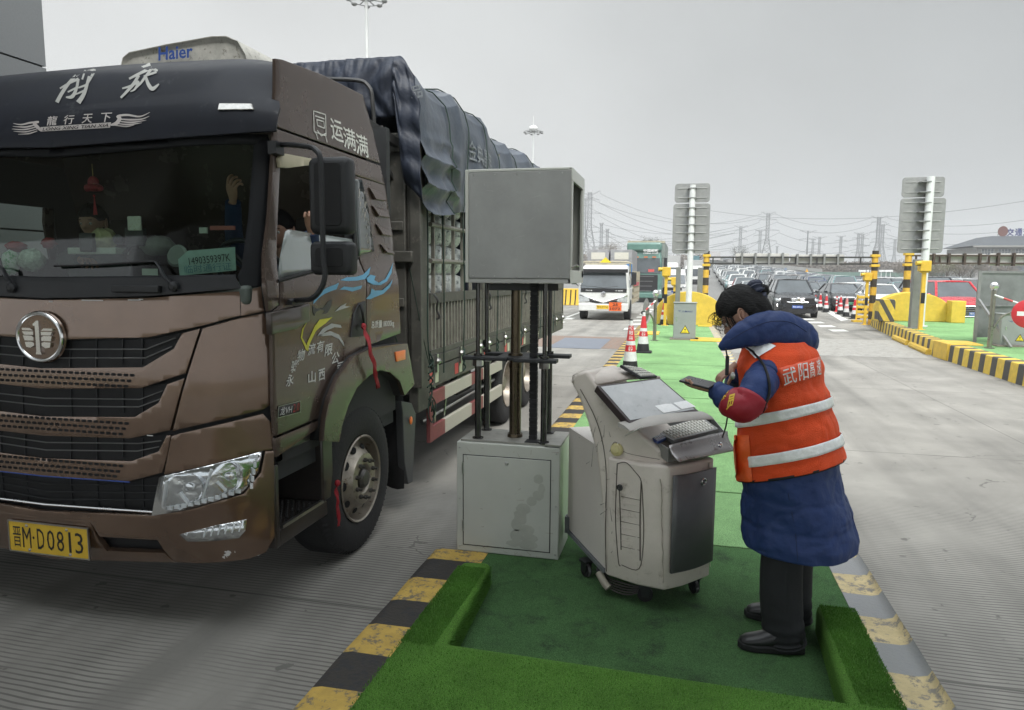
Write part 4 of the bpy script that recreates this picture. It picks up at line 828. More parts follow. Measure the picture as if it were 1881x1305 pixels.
# side guard: two red and cream rails with end post
GS = stripes('guard_paint', (.20, .055, .055), (.42, .40, .34), 1, 1.25, .34, -5.50 + 1.25 * 8, rough=.6)
mb = MB(); mb.box((XR - .035, 5.53, .43), (XR, 5.60, .86)); mb.box((XR - .04, 5.60, .74), (XR - .003, 8.0, .86)); mb.box((XR - .04, 5.60, .43), (XR - .003, 8.0, .56))
mb.build('side_guard', GS, T, bevel=.004)
mb = MB(); mb.tube([(XR - .10, 5.58, .60), (XR - .10, 8.0, .62)], .02, 8); mb.box((XR - .12, 5.75, .5), (XR - .04, 5.78, 1.0)); mb.box((XR - .12, 7.6, .5), (XR - .04, 7.63, 1.0)); mb.bar((XR - .06, 6.02, .46), (XR - .05, 6.10, .80), .015); mb.build('guard_pipe', STEEL, T)
mb = MB(); mb.cyl((XR - .55, 5.9, .78), .24, 1.1, 20, axis='y'); mb.box((XR - .75, 7.2, .55), (XR - .3, 7.7, .95)); mb.ball((XR - .35, 5.75, .86), (.1, .1, .08), 10); mb.tube([(XR - .3, 5.9, .9), (XR - .2, 6.5, .78), (XR - .3, 7.0, .86)], .035, 8)
mb.build('fuel_tank', DKST, T)
# tie ropes
mb = MB()
def rope(pts, r=.006): mb.tube(spline(pts, 5), r, 6)
rope([(XR + .01, 5.40, 3.0), (XR + .03, 5.42, 2.2), (XR + .02, 5.43, 1.35), (XR + .03, 5.5, 1.05)]); rope([(XR + .03, 5.78, 2.45), (XR + .035, 5.80, 1.7), (XR + .03, 5.80, 1.0)])
for k in range(9): rope([(XR + .03 + rr.uniform(0, .03), 5.42 + rr.uniform(-.05, .06), 1.2 - .055 * k + rr.uniform(-.02, .02)), (XR + .05, 5.46 + rr.uniform(-.05, .05), 1.14 - .055 * k), (XR + .03, 5.42 + rr.uniform(-.05, .08), 1.1 - .055 * k)], .007)
rope([(XR + .03, 5.45, .85), (XR + .03, 5.40, .72), (XR + .03, 5.5, .62), (XR + .03, 5.58, .76), (XR + .03, 5.46, .86)]); rope([(XR - .3, 4.9, 3.0), (XR - .25, 4.95, 2.0), (XR - .1, 5.1, 1.3)]); rope([(XR + .02, 5.05, 1.9), (XR + .03, 5.3, 1.35), (XR + .03, 5.45, 1.1)], .004)
for y in (6.35, 7.6, 8.8, 10.1, 11.2): rope([(XR + .03, y, 2.5), (XR + .04, y + .02, 1.6), (XR + .03, y, .95)])
for y in (6.35, 7.6, 8.8):
    for k in range(3): rope([(XR + .04, y + rr.uniform(-.03, .03), 1.15 - .06 * k), (XR + .05, y + rr.uniform(-.04, .04), 1.1 - .06 * k), (XR + .03, y, 1.06 - .06 * k)], .008)
mb.build('tie_rope', mat('green_rope', (.012, .03, .022), .8), T)
# tarpaulin
TARP = mat('tarpaulin_cloth', (.046, .058, .078), .45, 0, var=.25, scale=2.2, col2=(.075, .088, .105), f2=.56, edge=.3, bump=1., bscale=9, coat=.1)
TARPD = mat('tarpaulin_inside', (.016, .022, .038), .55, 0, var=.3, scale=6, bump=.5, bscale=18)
bows = [5.42, 6.28, 7.25, 8.3, 9.35, 10.4, 11.45, 12.3]
def sag(y):
    for a, b in zip(bows, bows[1:]):
        if a <= y <= b: t = (y - a) / (b - a); return math.sin(math.pi * t) ** .8 * .060 * (1 + .3 * nz(a * 3))
    return 0
CS = [(0, 0), (.0, .35), (-.005, .75), (-.03, .92), (-.10, 1.02), (-.25, 1.07), (-.6, 1.10), (-1.25, 1.13)]
def csec(t):   # t 0..1 from the right hem over the middle
    t = t * (len(CS) - 1); i = min(int(t), len(CS) - 2); k = t - i; a, b = CS[i], CS[i + 1]; k2 = k
    return a[0] + (b[0] - a[0]) * k2, a[1] + (b[1] - a[1]) * k2
def tarp(u, v):
    y = Y0 - .04 + (Y1 + .05 - Y0) * v; uu = min(u, 1 - u) * 2; sgn = 1 if u < .5 else -1
    dx, dz = csec(uu); top = sstep(.55, 1.0, dz); sg = sag(y) * top
    zb = 2.40 + .05 * math.sin(y * 2.1) + .03 * nz(y * 2) - .02 * sstep(6.5, 7.5, y)
    z = zb + dz * (3.50 - 2.40) / 1.06 * (1 + .0 * y) - sg
    fold = .018 * math.sin(y * 9 + 3 * dz + 2.5 * nz(y * .9, dz * 2)) * (1 - top) * (.4 + .8 * abs(nz(y * .7, 3))) + .022 * nz(y * 1.4, dz * 3, 7) * (1 - top)
    fold += .014 * nz(y * 4, dz * 1.2 + y, 2) * (1 - top)
    x = XR + .04 + dx - sg * .6 + fold
    if y < 6.4:   # rolled concertina folds at the front of the hem
        k = (1 - sstep(5.9, 6.4, y)) * (1 - sstep(.40, .62, dz)); x += k * (.075 * abs(math.sin(dz * 15 + 1.2 * nz(y * 3, 1) + y * 1.5)) + .01 + .03 * nz(y * 6, dz * 8)); z += k * .03 * math.sin(dz * 30 + y * 3)
    x = XC + sgn * (x - XC)
    return V((x, y, z + .012 * nz(x * 3, y * 3)))
tp = MB().grid(200, 300, tarp).build('tarpaulin', TARP, T, smooth=80)
def tfront(u, v):   # gathered front edge hanging over the headboard
    x = XL + .02 + (XR - XL + .0) * u; d = abs(u - .5) * 2; zt = 3.505 - .17 * sstep(.88, 1.02, d) ** 1.6; drop = .42 + .03 * math.sin(u * 9) + .50 * sstep(.885, .92, d)
    z = zt - drop * v; y = Y0 - .05 - .05 * math.sin(v * math.pi) - (.010 if d < .87 else .005) * math.sin(u * 95 + 9 * nz(u * 7, v)) * (.4 + v) - .03 * abs(nz(u * 30, v * 1.5)) - .012 * abs(nz(u * 70, v * 4)) - .03 * abs(nz(u * 14, v * 2)) - .028 * (d > .87) * abs(math.sin(v * 15 + u * 40))
    return V((x + .06 * sstep(.88, 1, d) * sstep(.04, .25, v) * (1 if u > .5 else -1), y, z))
MB().grid(260, 24, tfront).build('tarpaulin_front', TARPD, T, smooth=80, solid=.006)
mb = MB()
for y in (5.75, 6.28, 6.9, 7.4, 8.35, 9.4, 10.4): mb.tube([tarp(u, (y - Y0 + .04 + .25 * math.sin(u * 9)) / (Y1 + .09 - Y0)) + V((.012, 0, .008)) for u in [k / 40 * .5 for k in range(41)]], .006, 5)
mb.build('tarp_cord', mat('green_rope', (.012, .03, .022), .8), T)
TL = mat('tarp_lettering', (.17, .185, .20), .6, var=.3, scale=30)
def tu(z):
    d = (z - 2.42) / (1.10 / 1.06)
    for i in range(len(CS) - 1):
        if CS[i][1] <= d <= CS[i + 1][1]: return (i + (d - CS[i][1]) / (CS[i + 1][1] - CS[i][1])) / (len(CS) - 1) / 2
    return .3
for y, z0, h, s_, wd in ((6.55, 2.92, .20, '金典晶品', .8), (8.0, 2.92, .20, '金典晶品', .85), (9.4, 2.92, .20, '金典晶品', .85)):
    def ft(u, v, y=y, z0=z0, h=h, wd=wd): p = tarp(tu(z0 + h * v), (y + wd * u - Y0 + .04) / (Y1 + .05 - Y0)); return V((p.x + .010, p.y, p.z))
    text(s_, ft, TL, tp, bold=.01)
text('品', bil([oy(754, 160, Y0 - .13), oy(775, 154, Y0 - .13), oy(777, 180, Y0 - .13), oy(756, 181, Y0 - .13)]), TL, tp, bold=.02)
# silver sacks behind the cage bars, each its own thing
SACK = mat('silver_sack', (.62, .64, .62), .35, .1, var=.25, scale=9, bump=1., bscale=38, col2=(.16, .175, .18), f2=.50, edge=.12)  # dark blotches put the shade of the crinkles into the colour
rows_ = ('bottom', 'second', 'third', 'top'); cols_ = ('nearest the cab', 'second from the cab', 'third from the cab', 'fourth from the cab', 'fifth from the cab')
def sackmesh(seed):
    r_ = random.Random(seed); mb = MB(); rings = []
    for i in range(21):
        t = i / 20; zz = -.15 + .33 * t; base = math.sin(math.pi * min(1, t * 1.02 + .02)) ** .35; neck = 1 - .78 * sstep(.74, .86, t) + .25 * sstep(.9, 1, t)
        rings.append([V((.125 * base * neck * math.cos(a) * (1 + .12 * nz(math.cos(a) * 3, math.sin(a) * 3, seed + t * 4) + .05 * math.sin(a * 9 + seed + t * 8)), .11 * base * neck * math.sin(a) * (1 + .12 * nz(math.cos(a) * 3 + 9, math.sin(a) * 3, seed + t * 4) + .04 * math.sin(a * 11 + t * 6)), zz)) for a in [2 * math.pi * k / 28 for k in range(28)]])
    return mb.loft(rings)
for ri in range(4):
    for ci in range(5):
        sk = sackmesh(ri * 7 + ci * 3).build('woven_sack', SACK, None, smooth=60)
        put(sk, (XR - .19, 5.64 + .245 * ci + .02 * nz(ri * 3.1, ci), 1.74 + .26 * ri), (ri * 5 + ci * 2) * .7)
        tag(sk, 'crinkled silver sack behind the lorry cage bars, %s row, %s' % (rows_[ri], cols_[ci]), 'sack', 'silver sacks loaded on the lorry')
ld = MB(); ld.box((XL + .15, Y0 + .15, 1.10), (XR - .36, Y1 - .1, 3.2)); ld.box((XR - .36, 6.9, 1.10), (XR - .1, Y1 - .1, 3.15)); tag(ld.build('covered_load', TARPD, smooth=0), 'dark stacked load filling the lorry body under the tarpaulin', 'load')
# ---------------- inside the cab ----------------
mb = MB(); mb.box((XC - 1.15, 3.36, 1.50), (XC + 1.15, 3.72, 1.80)); mb.box((XC - 1.15, 3.16, 1.70), (XC + 1.15, 3.36, 1.80)); mb.grid(20, 1, lambda u, v: (lambda x: V((x, (yf(x, 1.83) + .012) * (1 - v) + 3.40 * v, 1.798)))(XC - 1.15 + 2.3 * u)); mb.build('dashboard', mat('dash_greygreen', (.10, .12, .105), .7, var=.2), T, bevel=.02)
def seat(x):
    mb = MB(); mb.box((x - .24, 4.0, 1.25), (x + .24, 4.45, 1.42)); mb.box((x - .24, 4.42, 1.35), (x + .24, 4.56, 2.05)); mb.box((x - .13, 4.44, 2.07), (x + .13, 4.54, 2.25)); return mb.build('cab_seat', mat('seat_cloth', (.06, .05, .045), .9, var=.2), T, bevel=.04, bseg=3)
seat(-2.50); seat(-4.05)
M = Matrix.Translation((-2.5, 3.74, 1.86)) @ Matrix.Rotation(R(-60), 4, 'X')
mb = MB(); mb.tube([M @ V((.22 * math.cos(a), .22 * math.sin(a), 0)) for a in [2 * math.pi * k / 30 for k in range(31)]], .016, 8)
for a in (0, 2.1, 4.2): mb.tube([M @ V((0, 0, 0)), M @ V((.22 * math.cos(a), .22 * math.sin(a), 0))], .014, 6)
mb.build('steering_wheel', PLAS, T)
def wpos(px, py, d): return oy(px, py, d)
# windscreen paper, bags and odds on the dashboard
def item(name, label, cat, mb, m, group='things on the lorry dashboard', **k): return tag(mb.build(name, m, **k), label, cat, group)
PAPER = mat('mint_paper', (.30, .42, .38), .8, var=.12, scale=20)
yP = 3.24
q = [oy(327, 477, yP), oy(345, 461, yP), oy(431, 454, yP - .02), oy(433, 497, yP - .02), oy(330, 507, yP)]
pp = MB().add([p for p in q] + [p + V((0, .004, 0)) for p in q], [(0, 1, 2, 3, 4), (5, 6, 7, 8, 9)]); pp = item('paper_sign', 'pale green paper with handwritten numbers leaning in the right corner of the windscreen', 'paper', pp, PAPER, smooth=0)
text('1490359397K', bil([oy(346, 474, yP - .006), oy(422, 466, yP - .026), oy(424, 480, yP - .026), oy(348, 487, yP - .006)]), INK, pp)
text('临时通行证', bil([oy(338, 488, yP - .006), oy(424, 482, yP - .026), oy(426, 496, yP - .026), oy(340, 503, yP - .006)]), mat('faded_blue_ink', (.10, .20, .25), .7), pp)
def blob(c, r, seed, dy=.12): return MB().ball(c, r, 18, dy=dy, seed=seed)
item('carrier_bag', 'clear plastic carrier bag of food on the left of the dashboard', 'bag', blob(oy(58, 478, 3.30), (.075, .06, .065), 1), mat('bag_film', (.34, .40, .33), .25, 0, var=.5, scale=30, bump=.9, bscale=40), smooth=60)
item('green_snack_bag', 'white and green snack bag beside the clear carrier bag', 'bag', blob(oy(20, 482, 3.26), (.045, .04, .07), 2), mat('snack_bag', (.42, .48, .42), .5, col2=(.05, .25, .08), f2=.5, scale=16), smooth=60)
item('red_cloth', 'crumpled red cloth on the left end of the dashboard', 'cloth', blob(oy(30, 454, 3.34), (.05, .05, .03), 3, .2), mat('dull_red_cloth', (.25, .03, .03), .8, var=.3), smooth=60)
item('red_bow', 'red bundle behind the clear carrier bag', 'cloth', blob(oy(90, 447, 3.36), (.035, .04, .03), 4, .2), mat('dull_red_cloth', (.25, .03, .03)), smooth=60)
item('yellow_bag', 'crumpled pale yellow paper bag in the middle of the dashboard', 'bag', blob(oy(190, 440, 3.38), (.075, .06, .06), 5, .16), mat('yellow_paper_bag', (.34, .33, .18), .7, var=.3, scale=20, bump=.6), smooth=50)
item('white_box', 'small white packet under the yellow paper bag on the dashboard', 'packet', MB().box(oy(124, 467, 3.33), oy(212, 455, 3.33) + V((0, .1, 0))), mat('offwhite_card', (.4, .43, .38), .7), bevel=.004)
item('phone_holder', 'dark phone holder on the dashboard left of the yellow bag', 'phone holder', MB().box(oy(146, 463, 3.30), oy(168, 428, 3.30) + V((0, .03, 0))).ball(oy(217, 440, 3.28), .028, 12), PLAS, bevel=.006)
item('spotted_phone', 'white phone with yellow spots standing in a holder', 'phone', MB().box(oy(234, 424, 3.30), oy(257, 397, 3.30) + V((0, .012, 0))), mat('spotted_phone', (.5, .52, .45), .4, col2=(.32, .32, .15), f2=.56, scale=40), bevel=.006)
item('phone_grip', 'black clamp holding the spotted phone on the dashboard', 'phone holder', MB().box(oy(230, 452, 3.32), oy(262, 419, 3.32) + V((0, .03, 0))).tube([oy(240, 450, 3.34), oy(228, 468, 3.36)], .012, 8), PLAS, bevel=.005)
item('cloth_bundle', 'grey cloth bundle on the dashboard right of the phone holder', 'cloth', blob(oy(290, 452, 3.40), (.10, .07, .055), 6, .12), mat('grey_bundle', (.13, .14, .12), .9, var=.25, bump=.4), smooth=60)
item('round_dish', 'round grey dish lying in front of the cloth bundle', 'dish', MB().lathe([(.06, -.008), (.062, .0), (.05, .008), (.02, .006), (.001, .006)], Matrix.Translation(oy(325, 470, 3.28)) @ Matrix.Rotation(R(75), 4, 'X'), 24), mat('grey_dish', (.15, .17, .15), .5))
item('sticker_tag', 'small white label behind the windscreen wiper', 'label', MB().box(oy(261, 506, 3.17), oy(289, 494, 3.17) + V((0, .003, 0))), mat('offwhite_card', (.4, .43, .38)), smooth=0)
item('plate_card', 'red and white strip card on the dashboard edge near the paper sign', 'card', MB().box(oy(386, 423, 3.36), oy(430, 415, 3.36) + V((0, .01, 0)), 0).box(oy(366, 429, 3.34), oy(379, 418, 3.34) + V((0, .012, 0)), 1), [mat('card_red', (.3, .08, .06), .6), mat('offwhite_card', (.4, .43, .38))], smooth=0)
# hanging lantern charm
c = oy(172, 345, 3.36); t_ = thing('hanging_charm', 'red and gold knotted charm with a tassel hanging behind the windscreen', 'charm', c, 'things on the lorry dashboard')
GOLD = mat('charm_gold', (.45, .32, .12), .4, .5, var=.4, scale=40); CR = mat('charm_red', (.30, .02, .03), .5, var=.4, scale=30, col2=(.42, .30, .1), f2=.60)
mb = MB(); mb.ball(c, (.055, .04, .022), 16, dy=.05); mb.ball(c + V((0, 0, .028)), (.03, .03, .035), 12); mb.ball(c + V((-.04, 0, -.004)), (.02, .02, .018), 10); mb.ball(c + V((.04, 0, -.004)), (.02, .02, .018), 10); mb.build('charm_body', CR, t_)
MB().tube([c + V((0, 0, .05)), c + V((-.002, 0, .13))], .002, 6).build('charm_cord', GOLD, t_)
mb = MB(); mb.ball(c - V((0, 0, .045)), .007, 8)
for k in range(14): mb.tube([c - V((0, 0, .045)), c - V((rr.uniform(-.012, .012), rr.uniform(-.01, .01), .15))], .002, 4)
mb.build('tassel', mat('charm_tassel', (.40, .02, .03), .6), t_)
# red ribbons: door handle and wheel arch
def ribbon(name, label, pts, w_, seed):
    mb = MB(); n = len(pts) * 6; P = spline(pts, 6); r_ = random.Random(seed)
    mb.loft([[p + V((.006 * math.sin(i * .9), -w_ * .5, 0)), p + V((.012 * math.sin(i * .7 + 1), 0, .0)), p + V((.006 * math.sin(i * .8 + 2), w_ * .5, 0))] for i, p in enumerate(P)], caps=False, closed=False)
    mb.ball(P[0], (.014, .02, .02), 10, dy=.2)
    return tag(mb.build(name, mat('ribbon_red', (.30, .012, .02), .7, var=.25, scale=20), solid=.003, smooth=60), label, 'ribbon', 'red ribbons tied to the lorry')
ribbon('red_ribbon', 'long red ribbon knotted to the lorry door handle', [ss(668, 600, .05), ss(674, 618, .08), ss(682, 650, .115), ss(689, 680, .115), ss(694, 714, .10)], .05, 1)
ribbon('red_ribbon', 'short frayed red ribbon dangling beside the front wheel', [ss(620, 888, .03), ss(618, 905, .03), ss(621, 930, .03), ss(622, 966, .03)], .03, 2)
# ---------------- people ----------------
from mathutils.bvhtree import BVHTree
SKIN = mat('skin', (.42, .24, .17), .5, var=.1, scale=30, bump=.1, bscale=200)
HAIR = mat('black_hair', (.006, .0055, .0055), .62, spec=.25, var=.3, scale=20, bump=.6, bscale=60, stretch=(1, 1, 5))
def skin_add(mb, verts, edges, mi=0, sub=2):
    """verts: (position, radius); grows one continuous surface along the edges and adds it to mb"""
    me = bpy.data.meshes.new('sk'); me.from_pydata([tuple(v[0]) for v in verts], edges, []); o = bpy.data.objects.new('sk', me); COL.objects.link(o)
    o.modifiers.new('k', 'SKIN')
    for i, v in enumerate(verts): me.skin_vertices[0].data[i].radius = (v[1], v[2] if len(v) > 2 else v[1])
    me.skin_vertices[0].data[0].use_root = True
    q = o.modifiers.new('s', 'SUBSURF'); q.levels = q.render_levels = sub
    bpy.context.view_layer.update(); m2 = bpy.data.meshes.new_from_object(o.evaluated_get(bpy.context.evaluated_depsgraph_get()))
    mb.add([v.co.copy() for v in m2.vertices], [tuple(p.vertices) for p in m2.polygons], mi); bpy.data.objects.remove(o); return mb
def frame(c, yaw, pitch=0., roll=0.):
    """local x forward, y left, z up"""
    return Matrix.Translation(c) @ Matrix.Rotation(R(yaw), 4, 'Z') @ Matrix.Rotation(R(pitch), 4, 'Y') @ Matrix.Rotation(R(roll), 4, 'X')
def head_mesh(mb, M, s=1.):
    n, m = 32, 40; rings = []
    for i in range(n + 1):
        a = math.pi * i / n; q = []
        for k in range(m):
            b = 2 * math.pi * k / m; x = math.sin(a) * math.cos(b); y = math.sin(a) * math.sin(b); z = math.cos(a)
            rx, ry, rz_ = .098, .076, .118
            jaw = 1 - .30 * max(0, -z) ** 1.5 * (1 if x > 0 else .4); px_, py_, pz_ = x * rx, y * ry * jaw, z * rz_
            if x > 0:
                px_ = x * rx * (1 - .10 * max(0, z - .35)); g = math.exp(-((y / .16) ** 2))
                px_ += .024 * g * math.exp(-(((z + .18) / .13) ** 2)) + .008 * g * math.exp(-(((z + .06) / .2) ** 2))      # nose
                px_ += .010 * math.exp(-((y / .30) ** 2)) * math.exp(-(((z + .52) / .06) ** 2)) + .008 * math.exp(-((y / .28) ** 2)) * math.exp(-(((z + .62) / .05) ** 2))   # lips
                px_ += .010 * math.exp(-((y / .3) ** 2)) * math.exp(-(((z + .86) / .12) ** 2))  # chin
                for e_ in (-.42, .42): px_ -= .010 * math.exp(-(((y - e_) / .16) ** 2)) * math.exp(-(((z - .02) / .11) ** 2))
                px_ += .005 * math.exp(-(((z - .18) / .07) ** 2))
            if i in (0, n): px_ = py_ = 0
            q.append(M @ (V((px_, py_, pz_)) * s))
        rings.append(q)
    mb.loft(rings, caps=False)
    for sg in (1, -1):   # ears
        E_ = M @ Matrix.Translation(V((-.008, sg * .078, -.012)) * s) @ Matrix.Rotation(R(-12), 4, 'Y')
        pts = [E_ @ (V((.016 * math.cos(a) * (1 - .2 * math.sin(a)), sg * (.006 + .005 * math.cos(a)), .031 * math.sin(a))) * s) for a in [2 * math.pi * k / 16 for k in range(17)]]
        mb.tube(pts, .0052 * s, 6); mb.ball(E_ @ V((.0, sg * .001, -.004)), V((.013, .006, .024)) * s, 10, M=E_.to_3x3())
        mb.tube([E_ @ (V((.006 * math.cos(a), sg * .007, .004 + .016 * math.sin(a))) * s) for a in [R(20 + 24 * k) for k in range(9)]], .0035 * s, 5)
    return mb
def face_parts(parent, M, s=1.):
    for e_ in (-1, 1):
        c = M @ (V((.0815, e_ * .031, .001)) * s); ey_ = MB().ball(c, .0095 * s, 10).build('eye', mat('eye_white', (.6, .6, .58), .3), parent); MB().ball(M @ (V((.0885, e_ * .031, -.001)) * s), .0045 * s, 8).build('iris', INK, ey_)
    MB().tube([M @ (V((.090, y, .026 + .003 * math.cos(y * 40))) * s) for y in (-.048, -.035, -.018)], .003 * s, 5).build('eyebrow', HAIR, parent)
    MB().tube([M @ (V((.090, y, .026)) * s) for y in (.048, .035, .018)], .003 * s, 5).build('eyebrow', HAIR, parent)
    MB().tube([M @ (V((.100 - abs(y) * .35, y, -.066)) * s) for y in (-.022, -.01, 0, .01, .022)], [.002, .0045, .005, .0045, .002], 6).build('lips', mat('lip', (.36, .13, .11), .5), parent)
def hair_cap(M, s=1., back=.0, fringe=.30, nm=1.13, seed=0):
    n, m = 36, 48; rings = []
    for i in range(n + 1):
        a = math.pi * i / n; q = []
        for k in range(m):
            b = 2 * math.pi * k / m; x = math.sin(a) * math.cos(b); y = math.sin(a) * math.sin(b); z = math.cos(a)
            # face side: hairline rises over the forehead, falls behind the ear
            line = .40 - .26 * sstep(.75, .45, x) - .72 * sstep(-.12, -.42, x)
            cov = sstep(line - .10, line + .08, z); r_ = .93 + (nm - .93 + .02 * math.sin(b * 18 + z * 5) + .04 * nz(x * 3, y * 3, z * 3 + seed)) * cov
            r_ += back * max(0, -x) * cov
            q.append(M @ (V((x * .098 * r_, y * .076 * r_ * 1.03, z * .118 * r_)) * s) if i not in (0, n) else M @ (V((0, 0, z * .118 * r_)) * s))
        rings.append(q)
    return MB().loft(rings, caps=False)
def hand(mb, M, curl=35, s=1., spread=8, mi=0):
    """x along the fingers, z out of the back of the hand, y towards the thumb"""
    mb.loft([[M @ (V((x, w * math.cos(a), t * math.sin(a))) * s) for a in [2 * math.pi * k / 14 for k in range(14)]] for x, w, t in ((-.035, .022, .019), (-.01, .026, .017), (.02, .036, .015), (.055, .041, .014), (.082, .040, .012), (.09, .034, .009))], mi)
    for f, (y, L_) in enumerate(((.031, .072), (.011, .080), (-.010, .074), (-.029, .058))):
        p = V((.082, y, 0)); P = [p - V((.02, 0, 0)), p.copy()]; ang = 0.
        for j, fr_ in enumerate((.42, .32, .26)):
            ang += R(curl * (.6, 1.1, .9)[j] + f * 3); d = V((math.cos(ang) * math.cos(R((1.5 - f) * spread)), math.sin(R((1.5 - f) * spread)), -math.sin(ang))); p = p + d * L_ * fr_; P.append(p.copy())
        mb.tube([M @ (q * s) for q in spline(P, 3)], [(.0095 - .0022 * i / 12) * s for i in range(13)][:len(spline(P, 3))], 8, mi); mb.ball(M @ (P[-1] * s), .0072 * s, 8, mi)
    P = [V((.005, .022, -.003)), V((.030, .046, -.012)), V((.056, .056, -.022)), V((.076, .056, -.032))]
    mb.tube([M @ (q * s) for q in spline(P, 3)], [(.0125 - .004 * i / 9) * s for i in range(10)], 8, mi); mb.ball(M @ (P[-1] * s), .0085 * s, 8, mi); return mb
W = thing('person', 'person in a long blue padded coat and orange vest bending over a phone', 'person', (.50, 3.40, .17))
yaw = 152; Fw = V((math.cos(R(yaw)), math.sin(R(yaw)), 0)); Lt = V((-math.sin(R(yaw)), math.cos(R(yaw)), 0))
gz = .17
Sh = V((.362, 3.225, 1.455)); El = oy(1362, 742, 3.06); Wr = oy(1306, 712, 3.13)
ShR = V((.50, 3.57, 1.455)); ElR = V((.33, 3.72, 1.26)); WrR = oy(1340, 690, 3.38)
Hc = oy(1366, 577, 3.40); MH = frame(Hc, 166, 40, 4)
body = MB()
vs = [(V((.53, 3.41, 1.0)), .13, .10), (V((.49, 3.41, 1.25)), .12, .09), (V((.445, 3.40, 1.46)), .09, .08), (V((.40, 3.40, 1.56)), .05), (V((.345, 3.40, 1.635)), .048),
      (Sh, .05), (El, .04), (Wr + V((.03, 0, 0)), .027), (ShR, .05), (ElR, .04), (WrR + V((.03, .02, 0)), .027),
      (V((.50, 3.30, .92)), .085), (V((.485, 3.285, .58)), .06), (V((.50, 3.28, .27)), .04), (V((.56, 3.52, .92)), .085), (V((.555, 3.53, .58)), .06), (V((.56, 3.54, .27)), .04)]
skin_add(body, vs, [(0, 1), (1, 2), (2, 3), (3, 4), (2, 5), (5, 6), (6, 7), (2, 8), (8, 9), (9, 10), (0, 11), (11, 12), (12, 13), (0, 14), (14, 15), (15, 16)], sub=1)
head_mesh(body, MH)
Mh = Matrix.Translation(Wr) @ Matrix((V((-.93, .10, .25)).normalized(), V((-.1, -.35, .9)).normalized(), V((.3, -.85, -.35)).normalized())).transposed().to_4x4()
def basis(x, z): x = V(x).normalized(); z = V(z); z = (z - x * z.dot(x)).normalized(); return Matrix((x, z.cross(x), z)).transposed().to_4x4()
Mh = Matrix.Translation(oy(1310, 711, 3.13) - V((0, 0, .016))) @ basis((-1, .05, .16), (0, -.25, -1)); hand(body, Mh, 7, .80)
Mh2 = Matrix.Translation(oy(1344, 676, 3.34)) @ basis((-.62, -.15, -.55), (-.5, -.3, .8)); hand(body, Mh2, 38, .80)
bo = body.build('body', SKIN, W, smooth=80); face_parts(bo, MH)
# hair, strands, bun with scrunchie
hr = hair_cap(MH, back=.10, nm=1.17).build('hair', HAIR, W, smooth=80)
mb = MB(); r_ = random.Random(4)
for i in range(46):
    a0 = V((.075 + r_.uniform(-.02, .02), r_.uniform(-.06, .06), .055 + r_.uniform(-.02, .03))); L_ = r_.uniform(.03, .075)
    P = [MH @ a0, MH @ (a0 + V((.028, .008, -.002)) * r_.uniform(.5, 1.5)), MH @ (a0 + V((.034 + r_.uniform(-.02, .02), .016, -L_ * .6))), MH @ (a0 + V((.012 + r_.uniform(-.02, .03), .02, -L_)))]
    mb.tube(spline(P, 4), .0008, 4)
for i in range(22):
    a0 = V((.045 + r_.uniform(-.015, .02), .074, .03 + r_.uniform(-.02, .02))); P = [MH @ a0, MH @ (a0 + V((.008, .006, -.035))), MH @ (a0 + V((.016 + r_.uniform(-.01, .01), .0, -.075 - r_.uniform(0, .03))))]
    mb.tube(spline(P, 4), .0011, 4)
for i in range(30):
    t = r_.uniform(-1, 1); a0 = V((-.10 + .02 * abs(t), .07 * t, -.01 + r_.uniform(-.03, .02))); P = [MH @ a0, MH @ (a0 + V((-.012, .0, -.03))), MH @ (a0 + V((-.004, .003 * t, -.06 - r_.uniform(0, .02))))]; mb.tube(P, .001, 4)
mb.build('loose_hair', HAIR, hr)
bc = oy(1397, 535, 3.42); mb = MB(); mb.ball(bc, (.040, .038, .034), 18, dy=.10, seed=2); mb.build('hair_bun', HAIR, W, smooth=80)
mb = MB(); bd = (oy(1398, 534, 3.42) - oy(1370, 545, 3.42)).normalized(); MS = Matrix.Translation(oy(1391, 537, 3.41)) @ basis(bd, (0, 0, 1))
rings = []
for k in range(56):
    a = 2 * math.pi * k / 56; cc = V((0, math.cos(a), math.sin(a))) * .034; rr_ = .020 + .006 * math.sin(a * 11) + .004 * math.sin(a * 5 + 1)
    rings.append([MS @ (cc + V((rr_ * 1.3 * math.cos(b) + .004 * math.sin(a * 7), math.cos(a) * rr_ * math.sin(b), math.sin(a) * rr_ * math.sin(b)))) for b in [2 * math.pi * j / 10 for j in range(10)]])
mb.loft(rings + [rings[0]], caps=False); mb.build('scrunchie', mat('navy_scrunchie', (.012, .018, .045), .6, bump=.5), W, smooth=60)
# coat
COAT = mat('blue_padded_coat', (.018, .040, .135), .60, var=.14, scale=5, bump=.9, bscale=15, spec=.35)
def prof_body(z):
    T_ = [(.60, (.576, 3.42), .262, .242), (.66, (.572, 3.42), .266, .246), (.78, (.556, 3.42), .254, .230), (.90, (.532, 3.415), .246, .208), (1.05, (.508, 3.41), .236, .194), (1.20, (.482, 3.405), .220, .172), (1.34, (.462, 3.40), .216, .160), (1.46, (.450, 3.395), .210, .150), (1.53, (.442, 3.395), .178, .135), (1.575, (.425, 3.395), .12, .105), (1.61, (.40, 3.395), .075, .075)]
    for A, B in zip(T_, T_[1:]):
        if z <= B[0]: t = (z - A[0]) / (B[0] - A[0]); return V((A[1][0] + (B[1][0] - A[1][0]) * t, A[1][1] + (B[1][1] - A[1][1]) * t, z)), A[2] + (B[2] - A[2]) * t, A[3] + (B[3] - A[3]) * t
    return V((.40, 3.395, z)), .075, .075
